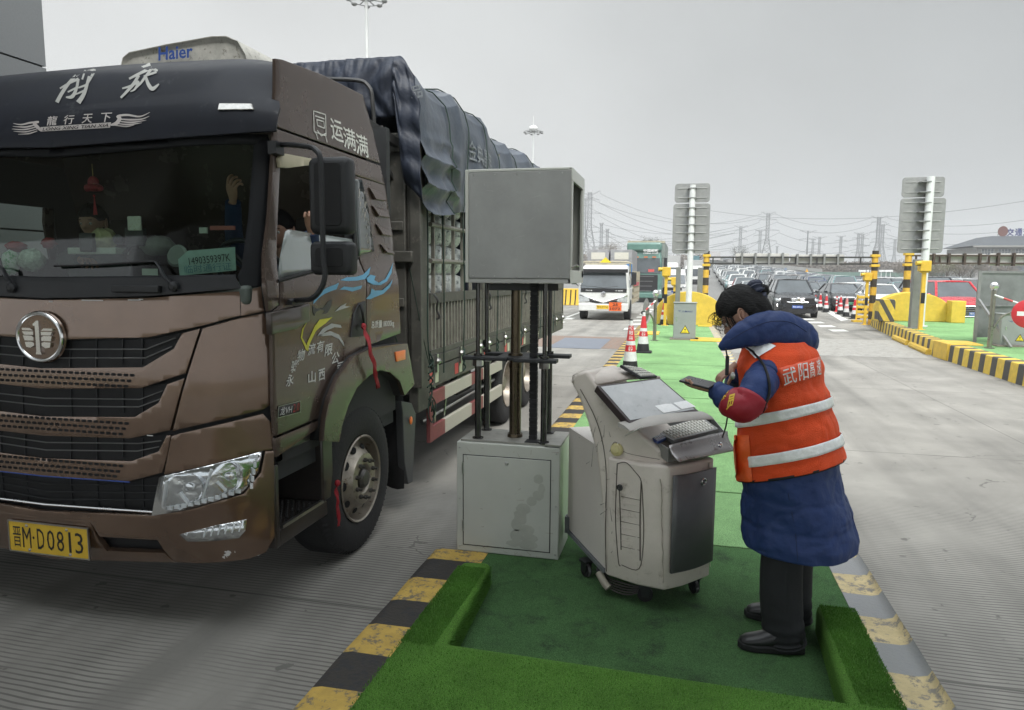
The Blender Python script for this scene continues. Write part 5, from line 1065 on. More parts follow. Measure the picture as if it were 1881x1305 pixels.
def bring(z, off=0., quilt=False, n=72):
    c, a, b = prof_body(z); q = []
    for k in range(n):
        t = 2 * math.pi * k / n; ct, st_ = math.cos(t), math.sin(t); e_ = 2.3
        r_ = (abs(ct) ** e_ + abs(st_) ** e_) ** (-1 / e_); o = off
        if quilt:
            zs = (z - .60) / .135; puff = abs(math.sin(math.pi * zs)) ** .28; vs_ = abs(math.sin(t * 2.5 + .3)) ** .25
            o += .013 * puff * (.55 + .45 * vs_) - .010 + .012 * nz(ct * 3, st_ * 3, z * 7) + .0055 * nz(ct * 14, st_ * 14, z * 18)
        else: o += .008 * nz(ct * 2.5, st_ * 2.5, z * 5) + .003 * nz(ct * 9, st_ * 9, z * 13)
        q.append(c + Fw * ((b + o) * ct * r_) + Lt * ((a + o) * st_ * r_))
    return q
mb = MB(); zs = [.615 + i * .0125 for i in range(80)]; mb.loft([[p + V((0, 0, .02)) * 1 for p in bring(.635, -.03)], bring(.615, -.01)] + [bring(z, 0, z < .98) for z in zs if z <= 1.6], caps=True)
coat = mb.build('coat', COAT, W, smooth=80)
def wrinkle(o, amp, sc, cuts=1):
    bm = bmesh.new(); bm.from_mesh(o.data); bmesh.ops.subdivide_edges(bm, edges=bm.edges[:], cuts=cuts, use_grid_fill=True, smooth=.6); bm.normal_update()
    for v in bm.verts:
        p = v.co * sc; a = nz(p.x, p.y, p.z * 1.4 + 3); b = nz(p.x * 2.3 + 7, p.y * 2.3, p.z * 3); v.co += v.normal * amp * (.7 * nz(p.x * .4, p.y * .4, p.z * .5) - 1.1 * max(0, .16 - abs(a)) / .16 * .5 - .5 * max(0, .12 - abs(b)) / .12 * .5)
    bm.to_mesh(o.data); bm.free(); o.data.update(); o.data.polygons.foreach_set('use_smooth', [True] * len(o.data.polygons)); return o
wrinkle(coat, .006, 6)
# stitched seams of the padded skirt
mb = MB()
for z in (.735, .87): mb.tube([p for p in bring(z, .001, True)] , .0022, 5)
for k in (8, 22, 40, 54, 66): mb.tube([bring(z, -.001, True)[k] for z in [.63 + .03 * i for i in range(11)]], .0022, 5)
mb.build('coat_seam', mat('seam_navy', (.010, .022, .075), .8), coat, smooth=60)
# sleeves
def sleeve(P, rads, puffn, seed):
    S_ = spline(P, 10); n = len(S_); mb = MB(); rs = []
    for i in range(n):
        t = i / (n - 1) * (len(rads) - 1); j = min(int(t), len(rads) - 2); rr_ = rads[j] + (rads[j + 1] - rads[j]) * (t - j); rs.append(rr_ * (1 + .075 * abs(math.sin(i / n * puffn * math.pi)) + .03 * nz(i * .5, seed)))
    mb.tube(S_, rs, 20); return mb, S_, rs
mbL, SL, rL = sleeve([V((.44, 3.30, 1.50)), Sh + V((.0, -.01, -.03)), (Sh + El) / 2 + V((.015, -.03, 0)), El + V((.01, 0, -.01)), (El + Wr) / 2 + V((.005, 0, -.015)), Wr + V((.012, 0, -.004))], [.06, .072, .066, .060, .055, .038], 9, 1)
wrinkle(mbL.build('sleeve', COAT, W, smooth=80), .007, 11)
mbR, SR, rR = sleeve([V((.46, 3.50, 1.50)), ShR, (ShR + ElR) / 2, ElR, (ElR + WrR) / 2, WrR + V((.03, .02, .0))], [.07, .085, .085, .075, .06, .04], 9, 2)
wrinkle(mbR.build('sleeve', COAT, W, smooth=80), .007, 11)
# hood lying on the shoulders and standing collar
def rid(x, y, z): return max(0, .10 - abs(nz(x * 1.7, y * 1.7, z * 1.7))) * .9
def puff(c, r, yaw_, pitch_, seed, amp=.12, crease=0):
    M_ = frame(c, yaw_, pitch_); rings = []
    for i in range(25):
        a = math.pi * i / 24; q = []
        for k in range(36):
            b = 2 * math.pi * k / 36; x, y, z = math.sin(a) * math.cos(b), math.sin(a) * math.sin(b), math.cos(a)
            j = 1 + amp * nz(x * 1.6 + seed, y * 1.6, z * 1.6) - .5 * rid(x * 1.3 + seed, y * 1.3, z * 1.3) + .02 * nz(x * 7, y * 7, z * 7 + seed) - crease * math.exp(-((y / .05) ** 2)) * (z > 0)
            q.append(M_ @ V((r[0] * x * j, r[1] * y * j, r[2] * z * j)))
        rings.append(q)
    return MB().loft(rings, caps=False)
HP = [(1321, 641, 3.23, .012), (1332, 634, 3.23, .030), (1352, 622, 3.24, .052), (1376, 611, 3.26, .070), (1402, 605, 3.29, .080), (1430, 607, 3.34, .098), (1458, 615, 3.40, .092), (1480, 624, 3.45, .080), (1490, 634, 3.49, .050), (1495, 640, 3.51, .010)]
Sp = spline([oy(a, b, c) for a, b, c, d in HP], 5); rz_ = [lerp_tab([(i * 5, q[3]) for i, q in enumerate(HP)], i) for i in range(len(Sp))]
wrinkle(MB().tube(Sp, [r * .72 for r in rz_], 26, flat=1.36).build('hood', COAT, W, smooth=80), .009, 7)
mb = MB(); rings = []
for k in range(49):
    a = 2 * math.pi * k / 48; ca, sa = math.cos(a), math.sin(a)
    c = V((.405, 3.395, 1.575)) + Fw * (.105 * ca) + Lt * (.105 * sa) + V((0, 0, -.045 * max(0, ca) + .030 * max(0, -ca))); out = (Fw * ca + Lt * sa).normalized()
    wv = 1 + .12 * nz(ca * 2, sa * 2, 5); rings.append([c + out * (.024 * wv * math.cos(b)) + V((0, 0, .042 * wv * math.sin(b))) for b in [2 * math.pi * j / 14 for j in range(14)]])
mb.loft(rings, caps=False); mb.build('collar', COAT, W, smooth=80)
hd_o = [o for o in W.children if o.name.startswith('hood')][0]; hbv = BVHTree.FromPolygons([v.co for v in hd_o.data.vertices], [tuple(p.vertices) for p in hd_o.data.polygons])
def hs(pts): return [(lambda d: (hbv.ray_cast(CAM, d)[0] or CAM + d * 3.3) - d * .0006)(ray(p.x, p.y).normalized()) for p in spline([(a, b, 0) for a, b in pts], 6)]
mb = MB(); mb.tube(hs([(1340, 626), (1372, 607), (1410, 592), (1450, 592), (1482, 610)]), .0018, 5); mb.tube(hs([(1352, 640), (1385, 632), (1425, 628), (1460, 634), (1488, 640)]), .0016, 5); mb.build('hood_seam', MATS['seam_navy'], hd_o, smooth=60)
# vest
VEST = mat('orange_mesh_vest', (.80, .085, .018), .62, var=.10, scale=7, bump=.6, bscale=240, spec=.3)
BAND = mat('reflective_silver', (.85, .86, .85), .38, .05, var=.14, scale=18, bump=.7, bscale=24)
TRIM = mat('black_trim', (.008, .008, .009), .7)
vz = [.975 + i * .0125 for i in range(49)]; mb = MB()
def vring(z, off): 
    q = bring(z, off); 
    if z > 1.44: q = [p - V((0, 0, 1)) * 0 for p in q]
    c0 = prof_body(z)[0]; return [p + V((0, 0, -.32 * (p - c0).dot(Fw) * (1 - sstep(1.24, 1.46, z)))) for p in q]
mb.loft([vring(z, .016 + .004 * math.sin(z * 40)) for z in vz], caps=False); vest = wrinkle(mb.build('vest', VEST, W, smooth=80, solid=.004), .007, 6)
bvh = BVHTree.FromPolygons([v.co for v in vest.data.vertices], [tuple(p.vertices) for p in vest.data.polygons])
def hitv(b, px, py, off=.004):
    d = ray(px, py).normalized(); loc, nr, _, _ = b.ray_cast(CAM, d)
    if loc is None and b is not bvh: loc, nr, _, _ = bvh.ray_cast(CAM, d)
    if loc is None: loc = CAM + d * 3.35; nr = -d
    if nr.dot(d) > 0: nr = -nr
    return loc + nr * off
for z0, z1 in ((1.042, 1.090), (1.222, 1.270)): MB().loft([vring(z0 + (z1 - z0) * i / 4, .0255) for i in range(5)], caps=False).build('reflective_band', BAND, vest, smooth=80, solid=.002)
for z0, z1 in ((.970, .982),): MB().loft([vring(z0 + (z1 - z0) * i / 2, .018) for i in range(3)], caps=False).build('vest_hem', TRIM, vest, smooth=80, solid=.004)
def vgrid(quad, b, off, nu=14, nv=8):
    f0 = lambda u, v: tuple((quad[0][i] * (1 - u) + quad[1][i] * u) * v + (quad[3][i] * (1 - u) + quad[2][i] * u) * (1 - v) for i in (0, 1)); return lambda u, v: hitv(b, *f0(u, v), off)
def allb():
    vs, fs_ = [], []
    for o in W.children:
        if o.name.split('.')[0] in ('sleeve', 'coat', 'vest'):
            k = len(vs); vs += [v.co.copy() for v in o.data.vertices]; fs_ += [tuple(i + k for i in p.vertices) for p in o.data.polygons]
    return BVHTree.FromPolygons(vs, fs_)
ball_ = allb()
# strap over the shoulder, back panel and its lettering
MB().grid(14, 6, vgrid([(1371, 641), (1401, 627), (1426, 638), (1389, 660)], ball_, .008)).build('shoulder_band', BAND, vest, smooth=80)
MB().grid(14, 8, vgrid([(1430, 678), (1504, 656), (1507, 688), (1437, 712)], bvh, .007)).build('back_panel', mat('panel_bright_orange', (.80, .10, .03), .45), vest, smooth=80, solid=.002)
pb_ = [o for o in vest.children if o.name.startswith('back_panel')][0]; pbv = BVHTree.FromPolygons([v.co for v in pb_.data.vertices], [tuple(p.vertices) for p in pb_.data.polygons])
for ch, q in (('武', [(1435, 680), (1458, 674), (1461, 701), (1440, 708)]), ('阳', [(1463, 671), (1479, 667), (1481, 695), (1466, 699)]), ('高', [(1482, 667), (1491, 664), (1493, 691), (1484, 694)]), ('速', [(1495, 663), (1502, 660), (1504, 688), (1497, 690)])):
    text(ch, vgrid(q, pbv, .012), mat('letter_silver', (.72, .73, .70), .5), vest, bold=.005, res=3)
tb = BVHTree.FromPolygons(mbL.v, mbL.f)
MB().grid(12, 8, vgrid([(1352, 632), (1388, 622), (1400, 628), (1371, 642)], ball_, .006)).build('black_yoke', TRIM, vest, smooth=80)
MB().tube([hitv(ball_, a, b, .006) for a, b in spline([(1366, 636, 0), (1384, 648, 0), (1400, 668, 0), (1410, 695, 0), (1411, 722, 0), (1402, 748, 0), (1394, 768, 0)], 4) and [(p.x, p.y) for p in spline([(1366, 636, 0), (1384, 648, 0), (1400, 668, 0), (1410, 695, 0), (1411, 722, 0), (1402, 748, 0), (1394, 768, 0)], 4)]], .006, 6).build('armhole_trim', TRIM, vest)
MB().grid(10, 10, lambda u, v: hitv(bvh, 1348 + 30 * u + 6 * (1 - v), 800 + 84 * (1 - v), .008 + .022 * math.sin(math.pi * u) * math.sin(math.pi * min(.8, v * .8 + .1)))).build('vest_pocket', mat('pocket_orange', (.82, .12, .02), .5, bump=.6, bscale=30), vest, smooth=80)
# armband over the elbow, with its characters
i0, i1 = int(len(SL) * .50), int(len(SL) * .80); mb = MB(); mb.tube(SL[i0:i1], [r * 1.035 + .003 for r in rL[i0:i1]], 24, caps=False)
arm = mb.build('armband', mat('crimson_armband', (.30, .006, .02), .5, var=.12, scale=14, bump=.3, bscale=25), W, smooth=80, solid=.003)
ab = BVHTree.FromPolygons(mb.v, mb.f); YC = mat('yellow_character', (.75, .50, .05), .5)
text('员', vgrid([(1338, 727), (1352, 723), (1347, 748), (1334, 754)], ab, .004), YC, arm, bold=.03); text('费', vgrid([(1327, 716), (1341, 712), (1336, 732), (1324, 738)], ab, .004), YC, arm, bold=.03)
MB().tube(spline([oy(1336, 768, 3.05), oy(1333, 785, 3.05), oy(1327, 804, 3.05)], 5), .008, 8, flat=.4).build('wrist_strap', TRIM, W)
MB().ball(oy(1346, 691, 3.0), (.010, .004, .016), 12).build('armband_pin', STEEL, arm)
mb = MB(); mb.box(oy(1332, 690, 3.2), oy(1340, 655, 3.2) + V((0, .03, 0))); mb.tube([oy(1336, 656, 3.2), oy(1333, 640, 3.2)], .004, 6); mb.build('radio', PLAS, W, bevel=.004)
# trousers and shoes
TRO = mat('black_trousers', (.010, .011, .013), .8, var=.3, scale=9, bump=.5, bscale=12)
for nm, (P, rd) in (('l', ([V((.50, 3.30, .95)), V((.485, 3.285, .62)), V((.488, 3.28, .42)), V((.505, 3.275, .25)), V((.51, 3.275, .195))], [.11, .092, .094, .092, .096])), ('r', ([V((.56, 3.53, .95)), V((.57, 3.52, .62)), V((.575, 3.52, .42)), V((.58, 3.52, .25)), V((.58, 3.52, .195))], [.11, .09, .088, .088, .092]))):
    S_ = spline(P, 8); rs = []
    for i in range(len(S_)): t = i / (len(S_) - 1) * 4; j = min(int(t), 3); rs.append((rd[j] + (rd[j + 1] - rd[j]) * (t - j)) * (1 + .05 * math.sin(i * 2.3) * (i > 20) + .02 * nz(i * .7)))
    MB().tube(S_, rs, 20).build('trouser_leg', TRO, W, smooth=80)
def shoe(heel, yaw_, L_=.275):
    M_ = frame(heel, yaw_); mb = MB(); rings = []
    for x, w_, h, zc in ((0, .025, .03, .05), (.01, .036, .055, .062), (.05, .040, .065, .070), (.10, .040, .062, .066), (.15, .044, .042, .050), (.20, .049, .031, .042), (.245, .043, .025, .036), (.268, .028, .018, .030), (.275, .010, .008, .024)):
        rings.append([M_ @ V((x, w_ * math.cos(a), zc + h * math.sin(a) if math.sin(a) > 0 else max(.012, zc + h * math.sin(a)))) for a in [2 * math.pi * k / 18 for k in range(18)]])
    s_ = mb.loft(rings).build('shoe', mat('black_shoe', (.012, .012, .013), .45, coat=.2), W, smooth=60)
    MB().prism([(-.008, -.030), (.06, -.043), (.15, -.048), (.22, -.052), (.27, -.034), (.284, 0), (.27, .034), (.22, .052), (.15, .048), (.06, .043), (-.008, .030)], lambda x, y: M_ @ V((x, y, .0)), lambda x, y: M_ @ V((x, y, .032))).build('sole', BLACK, s_, bevel=.006)
shoe(V((.585, 3.245, gz)), 184); shoe(V((.64, 3.53, gz)), 176)
# phone held in the left hand
a, b = oy(1256, 696, 3.17), oy(1303, 708, 3.10); d = b - a
mb = MB(); mb.bar(a, a + d * 1.15, .075, .010, up=(0, -.25, 1)); ph_ = tag(mb.build('handheld_phone', mat('phone_black', (.012, .012, .014), .3), bevel=.003), 'slim black handheld phone held level above the console by the person in orange', 'phone')
# two people inside the cab of the lorry
def cab_person(label, hc, yaw_, shirt, armpts, sleeve_m, lean=0):
    P = thing('person', label, 'person', (hc[0], hc[1] + .05, 1.42)); hc = V(hc); M_ = frame(hc, yaw_, 12); mb = MB(); f = V((math.cos(R(yaw_)), math.sin(R(yaw_)), 0)); l = V((-f.y, f.x, 0)); nb = hc - V((0, 0, .19)) - f * .02; ch = nb - V((0, 0, .15)) - f * .03; pv = ch - V((0, 0, .38)) - f * .04
    vs = [(pv, .15, .12), (ch, .16, .11), (nb, .055), (hc - V((0, 0, .08)), .05)]; ed = [(0, 1), (1, 2), (2, 3)]
    for s_ in (1, -1): k = len(vs); vs += [(pv + l * s_ * .1 + f * .12, .09), (pv + l * s_ * .13 + f * .45, .07), (pv + l * s_ * .13 + f * .5 - V((0, 0, .35)), .05)]; ed += [(0, k), (k, k + 1), (k + 1, k + 2)]
    skin_add(mb, vs, ed, sub=1)
    for arm_ in armpts:
        S_ = [V(p) for p in arm_[:-1]]; mb.tube(spline(S_, 4), [.045 - .018 * i / (4 * (len(S_) - 1)) for i in range(4 * (len(S_) - 1) + 1)], 10)
        hd_ = (S_[-1] - S_[-2]).normalized(); hand(mb, Matrix.Translation(S_[-1] + hd_ * .03) @ basis(hd_, arm_[-1]), 40, .95)
    head_mesh(mb, M_); b_ = mb.build('body', SKIN, P, smooth=80); face_parts(b_, M_); hair_cap(M_, nm=1.09).build('hair', HAIR, P, smooth=80)
    mb = MB(); rings = []
    for t, a_, b2 in ((0, .20, .15), (.3, .20, .14), (.6, .21, .135), (.8, .22, .125), (.92, .18, .11), (1., .08, .08)):
        c = pv + (nb - pv) * t; rings.append([c + f * b2 * math.cos(q) + l * a_ * math.sin(q) for q in [2 * math.pi * k / 24 for k in range(24)]])
    mb.loft(rings)
    for arm_ in armpts: S_ = spline([V(p) for p in arm_[:-1]], 5); mb.tube(S_, [.066 - .025 * i / len(S_) for i in range(len(S_))], 12)
    mb.build('shirt', shirt, P, smooth=80)
blu = mat('dotted_blue_shirt', (.018, .035, .085), .8, col2=(.12, .16, .22), f2=.66, scale=60)
cab_person('driver in a dark blue shirt by the open side window of the lorry', (-2.47, 4.02, 2.13), -90, blu,
    [[(-2.29, 4.08, 1.90), (-2.17, 3.85, 1.80), tuple(ss(572, 428, -.02)), (0, 0, 1)], [(-2.66, 4.05, 1.90), (-2.64, 3.8, 2.0), tuple(oy(428, 372, 3.62)), (0, -1, .2)]], blu)
cab_person('passenger in dark clothes seated low behind the hanging charm in the lorry cab', tuple(oy(172, 408, 4.05)), -80, mat('grey_cardigan', (.10, .12, .11), .85), [[tuple(oy(140, 470, 4.1)), tuple(oy(120, 480, 3.95)), tuple(oy(150, 478, 3.8)), (0, 0, 1)]], None)
# ---------------- card-machine lift: cabinet, columns, raised box ----------------
GREYP = mat('pale_grey_enamel', (.46, .47, .43), .42, var=.06, scale=3, col2=(.26, .27, .24), f2=.62, edge=.25, coat=.15)
BOXM = mat('dull_grey_enamel', (.27, .275, .265), .38, .15, var=.14, scale=3.5, col2=(.28, .285, .275), f2=.60, edge=.3)
SEAM = mat('dark_seam', (.02, .02, .02), .8)
bl, br, tl, tr = oz(837, 1008, .17), oz(1023, 1029, .17), oy(843, 812, 3.98), oy(1031, 828, 3.98)
LX0, LX1, LY = -1.30, -.665, 3.98; LD = .36
LF = thing('lift_cabinet', 'grey square box raised on steel columns above a floor cabinet beside the lorry', 'machine', ((LX0 + LX1) / 2, LY + .2, .17))
cab = MB().box((LX0, LY, .17), (LX1, LY + LD, .855)).build('base_cabinet', GREYP, LF, bevel=.006)
mb = MB(); mb.box((LX0 + .045, LY - .004, .215), (LX1 - .055, LY + .01, .775)); dr = mb.build('cabinet_door', GREYP, cab, bevel=.002)
mb = MB()
for a, b, c, d in ((.040, .21, .045, .78), (LX1 - LX0 - .055, .21, LX1 - LX0 - .050, .78)): mb.box((LX0 + a, LY - .002, b), (LX0 + c, LY + .005, d))
mb.box((LX0 + .04, LY - .002, .210), (LX1 - .05, LY + .005, .215)); mb.box((LX0 + .04, LY - .002, .775), (LX1 - .05, LY + .005, .780)); mb.build('door_gap', SEAM, dr, smooth=0)
mb = MB(); c = V((LX0 + .315, LY - .004, .742)); mb.lathe([(.012, 0), (.011, .004), (.005, .006), (.001, .003)], Matrix.Translation(c) @ Matrix.Rotation(R(90), 4, 'X'), 16); mb.build('lock', STEEL, dr)
mb = MB(); mb.box((LX0 + .02, LY + .02, .858), (LX1 - .02, LY + LD - .02, .868)); mb.box((LX1 - .09, LY + .0, .862), (LX1 + .004, LY + LD, .872)); mb.build('cabinet_top', mat('galvanised_top', (.28, .275, .25), .5, .4, var=.25, scale=12, col2=(.16, .13, .10), f2=.62), cab, smooth=0)
MB().box((LX1 - .22, LY + .03, .870), (LX1 - .10, LY + .11, .8725)).build('cable_slot', BLACK, cab, smooth=0)
stain = mat('door_stain', (.37, .375, .335), .5)
mb = MB()
for (x, z, r1, r2) in ((.53, .66, .03, .03), (.55, .60, .02, .035), (.53, .56, .035, .03), (.49, .52, .03, .03), (.44, .47, .045, .035), (.42, .42, .04, .05), (.40, .37, .035, .04), (.46, .34, .05, .035), (.40, .30, .04, .04), (.48, .29, .05, .03), (.47, .25, .06, .03), (.38, .25, .045, .02)): mb.add([(LX0 + x - .02 + r1 * (1 + .3 * nz(x * 30, k)) * math.cos(k * .45), LY - .0052 - .00008 * (x * 100 % 7), z + r2 * (1 + .3 * nz(z * 30, k)) * math.sin(k * .45)) for k in range(14)], [tuple(range(14))])
mb.build('water_stain', stain, dr, smooth=0)
mb = MB()
for x in (LX0 + .02, LX1 - .02):
    for z in (.20, .50, .82): mb.ball((x, LY - .001, z), (.006, .004, .006), 8)
for z in (.30, .66): mb.cyl((LX0 + .043, LY - .008, z), .005, .07, 8)
mb.build('door_hinge', STEEL, cab)
mb = MB(); r0 = random.Random(9)
for i in range(26): x, z = r0.uniform(LX0 + .03, LX1 - .02), r0.choice((r0.uniform(.175, .22), r0.uniform(.79, .85), r0.uniform(.3, .7))); l_ = r0.uniform(.008, .05); a_ = r0.uniform(-1.6, 1.6); mb.tube([(x, LY - .0042, z), (x + l_ * math.cos(a_), LY - .0042, z + l_ * math.sin(a_))], [.0003, .0009], 4)
mb.build('paint_scratch', mat('rust_scratch', (.16, .09, .05), .8, var=.4), dr, smooth=0)
PIST = mat('bronze_cylinder', (.11, .088, .06), .28, .85, var=.3, scale=16, stretch=(1, 1, .2)); ROD = mat('oiled_rod', (.09, .09, .09), .22, .9, var=.3, scale=20)
mb = MB(); px_ = oy(946, 800, LY + .17).x
mb.cyl((px_, LY + .17, .87), .036, .52, 28); mb.cyl((px_, LY + .17, 1.38), .029, .46, 28); mb.cyl((px_, LY + .17, .87), .048, .018, 28, r2=.046); mb.cyl((px_, LY + .17, 1.375), .045, .012, 28); mb.cyl((px_, LY + .17, 1.30), .040, .03, 28); mb.build('piston', PIST, LF)
rods = ((878, LY + .07), (894, LY + .30), (999, LY + .05), (1008, LY + .31))
for px, y in rods:
    x = oy(px, 760, y).x; mb = MB(); mb.cyl((x, y, .865), .019, .48, 20); mb.cyl((x, y, 1.34), .013, .50, 20); mb.cyl((x, y, .865), .034, .010, 20); mb.cyl((x, y, 1.375), .026, .014, 20); mb.build('guide_rod', ROD, LF)
    MB().cyl((x, y, 1.315), .034, .04, 6).build('rod_clamp', STEEL, LF)
mb = MB(); mb.box((px_ - .30, LY + .03, 1.352), (px_ - .02, LY + .10, 1.374)); mb.box((px_ + .02, LY + .01, 1.350), (px_ + .28, LY + .09, 1.372)); mb.box((px_ - .22, LY + .26, 1.352), (px_ + .02, LY + .34, 1.374)); mb.box((px_ + .02, LY + .26, 1.352), (px_ + .32, LY + .345, 1.374)); mb.box((px_ - .10, LY + .06, 1.353), (px_ + .13, LY + .30, 1.373)); mb.build('guide_plate', PLAS, LF, bevel=.004)
mb = MB(); x = oy(980, 700, LY + .12).x
for k in range(34): mb.box((x - .022, LY + .10 + .004 * (k % 2), .87 + .028 * k), (x + .024, LY + .14, .87 + .028 * k + .025))
mb.box((x - .018, LY + .105, .86), (x + .02, LY + .135, 1.82)); mb.build('cable_chain', BLACK, LF, bevel=.002)
mb = MB(); mb.bar((px_ - .15, LY + .1, 1.79), (px_ + .25, LY + .2, 1.79), .08, .04); mb.build('box_mount', PLAS, LF)
BX0, BX1, BZ0, BZ1 = -1.242, -.618, 1.815, 2.462
by0, by1 = LY - .01, LY + .50; rb = oy(1069, 322, by1).x; BX1b = rb
def boxq(x0, x1, y0, y1, z0, z1): return MB().box((x0, y0, z0), (x1, y1, z1))
sh = MB(); T_ = .018
sh.box((BX0, by0, BZ0), (BX0 + .022, by1, BZ1)); sh.box((BX0 + .022, by0 + .008, BZ0), (BX1 - .0, by1, BZ0 + .03)); sh.box((BX0 + .022, by0, BZ1 - .014), (BX1, by1, BZ1)); sh.box((BX0 + .022, by1 - .02, BZ0 + .03), (BX1, by1, BZ1 - .014))
sh.box((BX1 - .015, by0, BZ1 - .07), (BX1 + .0015, by1, BZ1 - .001)); sh.box((BX1 - .015, by1 - .07, BZ0 + .03), (BX1 + .0015, by1, BZ1 - .07)); sh.box((BX1 - .015, by0, BZ0), (BX1 + .0015, by1, BZ0 + .075)); sh.box((BX1 - .015, by0 + .012, BZ0 + .075), (BX1 + .0015, by0 + .05, BZ1 - .07))
bxs = sh.build('raised_box', GREYP, LF, bevel=.003)
bp_ = MB().box((BX0 + .024, by0 - .004, BZ0 + .028), (BX1 - .003, by0 + .008, BZ1 - .016)).build('box_front_panel', BOXM, bxs, bevel=.002)
mb = MB()
for i in range(5):
    for z in (BZ0 + .04, BZ1 - .03): mb.ball((BX0 + .05 + .13 * i, by0 - .004, z), (.004, .003, .004), 8)
mb.build('rivet', STEEL, bp_)
mb = MB()
for i in range(14): x, z = r0.uniform(BX0 + .05, BX1 - .05), r0.uniform(BZ0 + .06, BZ1 - .06); l_ = r0.uniform(.01, .07); a_ = r0.uniform(-1.6, 1.6); mb.tube([(x, by0 - .0042, z), (x + l_ * math.cos(a_), by0 - .0042, z + l_ * math.sin(a_))], [.0002, .0006], 4)
mb.build('paint_scratch', mat('pale_scratch', (.42, .42, .40), .6), bp_, smooth=0)
MB().box((BX0 + .022, by0 + .0, BZ0), (BX1, by0 + .009, BZ0 + .026)).build('box_bottom_flange', mat('grey_flange', (.34, .345, .33), .4), bxs, bevel=.002)
mb = MB(); mb.box((BX1 - .30, by0 + .06, BZ0 + .07), (BX1 - .06, by1 - .08, BZ1 - .07)); mb.box((BX1 - .05, by0 + .05, BZ0 + .2), (BX1 - .02, by0 + .14, BZ1 - .09)); mb.build('box_inside_unit', mat('dark_unit', (.03, .035, .038), .45), bxs, bevel=.006)
MB().tube([(BX1 + .0, by0 + .02, BZ0 + .09), (BX1 + .03, by0 + .03, BZ0 + .105), (BX1 + .035, by0 + .05, BZ0 + .10)], .006, 8).build('box_catch', STEEL, bxs)
# ---------------- payment console ----------------
CN, CR_, CL_ = V((-.035, 3.46, 0)), V((.19, 3.70, 0)), V((-.345, 3.575, 0))
K = thing('console', 'worn off-white wheeled toll console with a sloping screen and an open keyboard drawer', 'console', (-.15, 3.75, .17))
KM = mat('worn_cream_shell', (.60, .54, .485), .48, var=.10, scale=4, col2=(.36, .31, .26), f2=.58, edge=.12, coat=.1)
KG = mat('console_grey_panel', (.125, .125, .13), .5, .2, var=.1, scale=12); KS_ = mat('cream_side_box', (.62, .575, .53), .45, var=.05, scale=4, coat=.1)
ux = (CR_ - CN).normalized(); uy = (CL_ - CN).normalized()   # along the front panel; along the louvred side
# body: plan outline (near corner, right, back right, back left, left) lofted upward to meet the slanted head
BR = CR_ + V((-.34, .30, 0)); BL = CL_ + V((-.02, .22, 0))
def lv(a, b, t): return a + (b - a) * t
def outline(z, t):   # t: taper towards the waist under the drawer
    P = [CN + V((.0, .005, 0)) * t, lv(CN, CR_, .35) + V((.012, -.010, 0)), CR_ + V((.004, .0, 0)), lv(CR_, BR, .5) + V((.02, .02, 0)), BR, BL, CL_ + V((-.00, .0, 0)), lv(CL_, CN, .55) + V((-.005, -.022, 0))]
    return [V((p.x, p.y, z)) for p in P]
mb = MB(); lv_ = [outline(.285, 0), outline(.30, 0), outline(.55, 0), outline(.80, .5), outline(.93, 1)]
lv_[0] = [p + (V((-.1, 3.75, p.z)) - p) * .03 for p in lv_[0]]
mb.loft(lv_); body_ = mb.build('console_body', KM, K, bevel=.02, bseg=3, smooth=50)
# head: traced silhouette swept between the near and the far side of the console
n_ = (V((ux.x, ux.y, 0))).normalized()
YN, YF = 3.50, 3.86
def at(px, py, y): return oy(px, py, y)
near = [(1112, 1052), (1108, 950), (1100, 850), (1086, 790), (1068, 735), (1050, 706), (1050, 694), (1060, 684), (1088, 687), (1110, 700), (1168, 784), (1172, 805), (1210, 838), (1222, 850), (1165, 862), (1125, 880)]
# side cheek (visible left wall with the nose curve)
ch = [(1113, 1054), (1107, 960), (1100, 880), (1093, 828), (1078, 775), (1062, 730), (1050, 708), (1049, 696), (1058, 685), (1078, 681), (1095, 709), (1158, 779), (1180, 800), (1220, 832), (1222, 846), (1221, 900), (1160, 905), (1140, 1000)]
def cheek(y, sh=0.): return [at(a, b, y) for a, b in ch]
A_ = [at(a, b, 3.62 - .10 * sstep(1060, 1220, a)) for a, b in ch]
dv = V((.13, .30, .0)); mb = MB(); B_ = [p + dv * 1.0 for p in A_]
n = len(A_); mb.add(A_ + B_, [tuple(range(n)), tuple(range(2 * n - 1, n - 1, -1))] + [(k, (k + 1) % n, n + (k + 1) % n, n + k) for k in range(n)]); head_ = mb.build('console_head', KM, K, bevel=.018, bseg=4, smooth=60)
# moulding seams and louvres on the side facing the camera
bv = BVHTree.FromPolygons(A_ + lv_[0] + lv_[1] + lv_[2] + lv_[3] + lv_[4], [tuple(range(n))] + [tuple(n + r * 8 + q for q in (k, (k + 1) % 8)) + tuple(n + (r + 1) * 8 + q for q in ((k + 1) % 8, k)) for r in range(4) for k in range(8)])
def hk(a, b, off=.003): return hitv(bv, a, b, off)
def line(name, pts, r, m, par, off=.001): return MB().tube([hk(p.x, p.y, off) for p in spline([(a, b, 0) for a, b in pts], 5)], r, 5).build(name, m, par)
DIRT = mat('dirty_seam', (.11, .095, .08), .8, var=.3, scale=30)
line('panel_seam', [(1066, 715), (1090, 760), (1104, 800), (1112, 845), (1114, 900), (1112, 980), (1114, 1050)], .0022, DIRT, body_)
line('panel_seam', [(1134, 852), (1132, 900), (1131, 960), (1136, 1030), (1140, 1040)], .0028, DIRT, body_)
line('panel_seam', [(1134, 852), (1150, 850), (1166, 866), (1178, 885), (1181, 930), (1182, 990), (1174, 1045), (1142, 1038)], .0025, DIRT, body_)
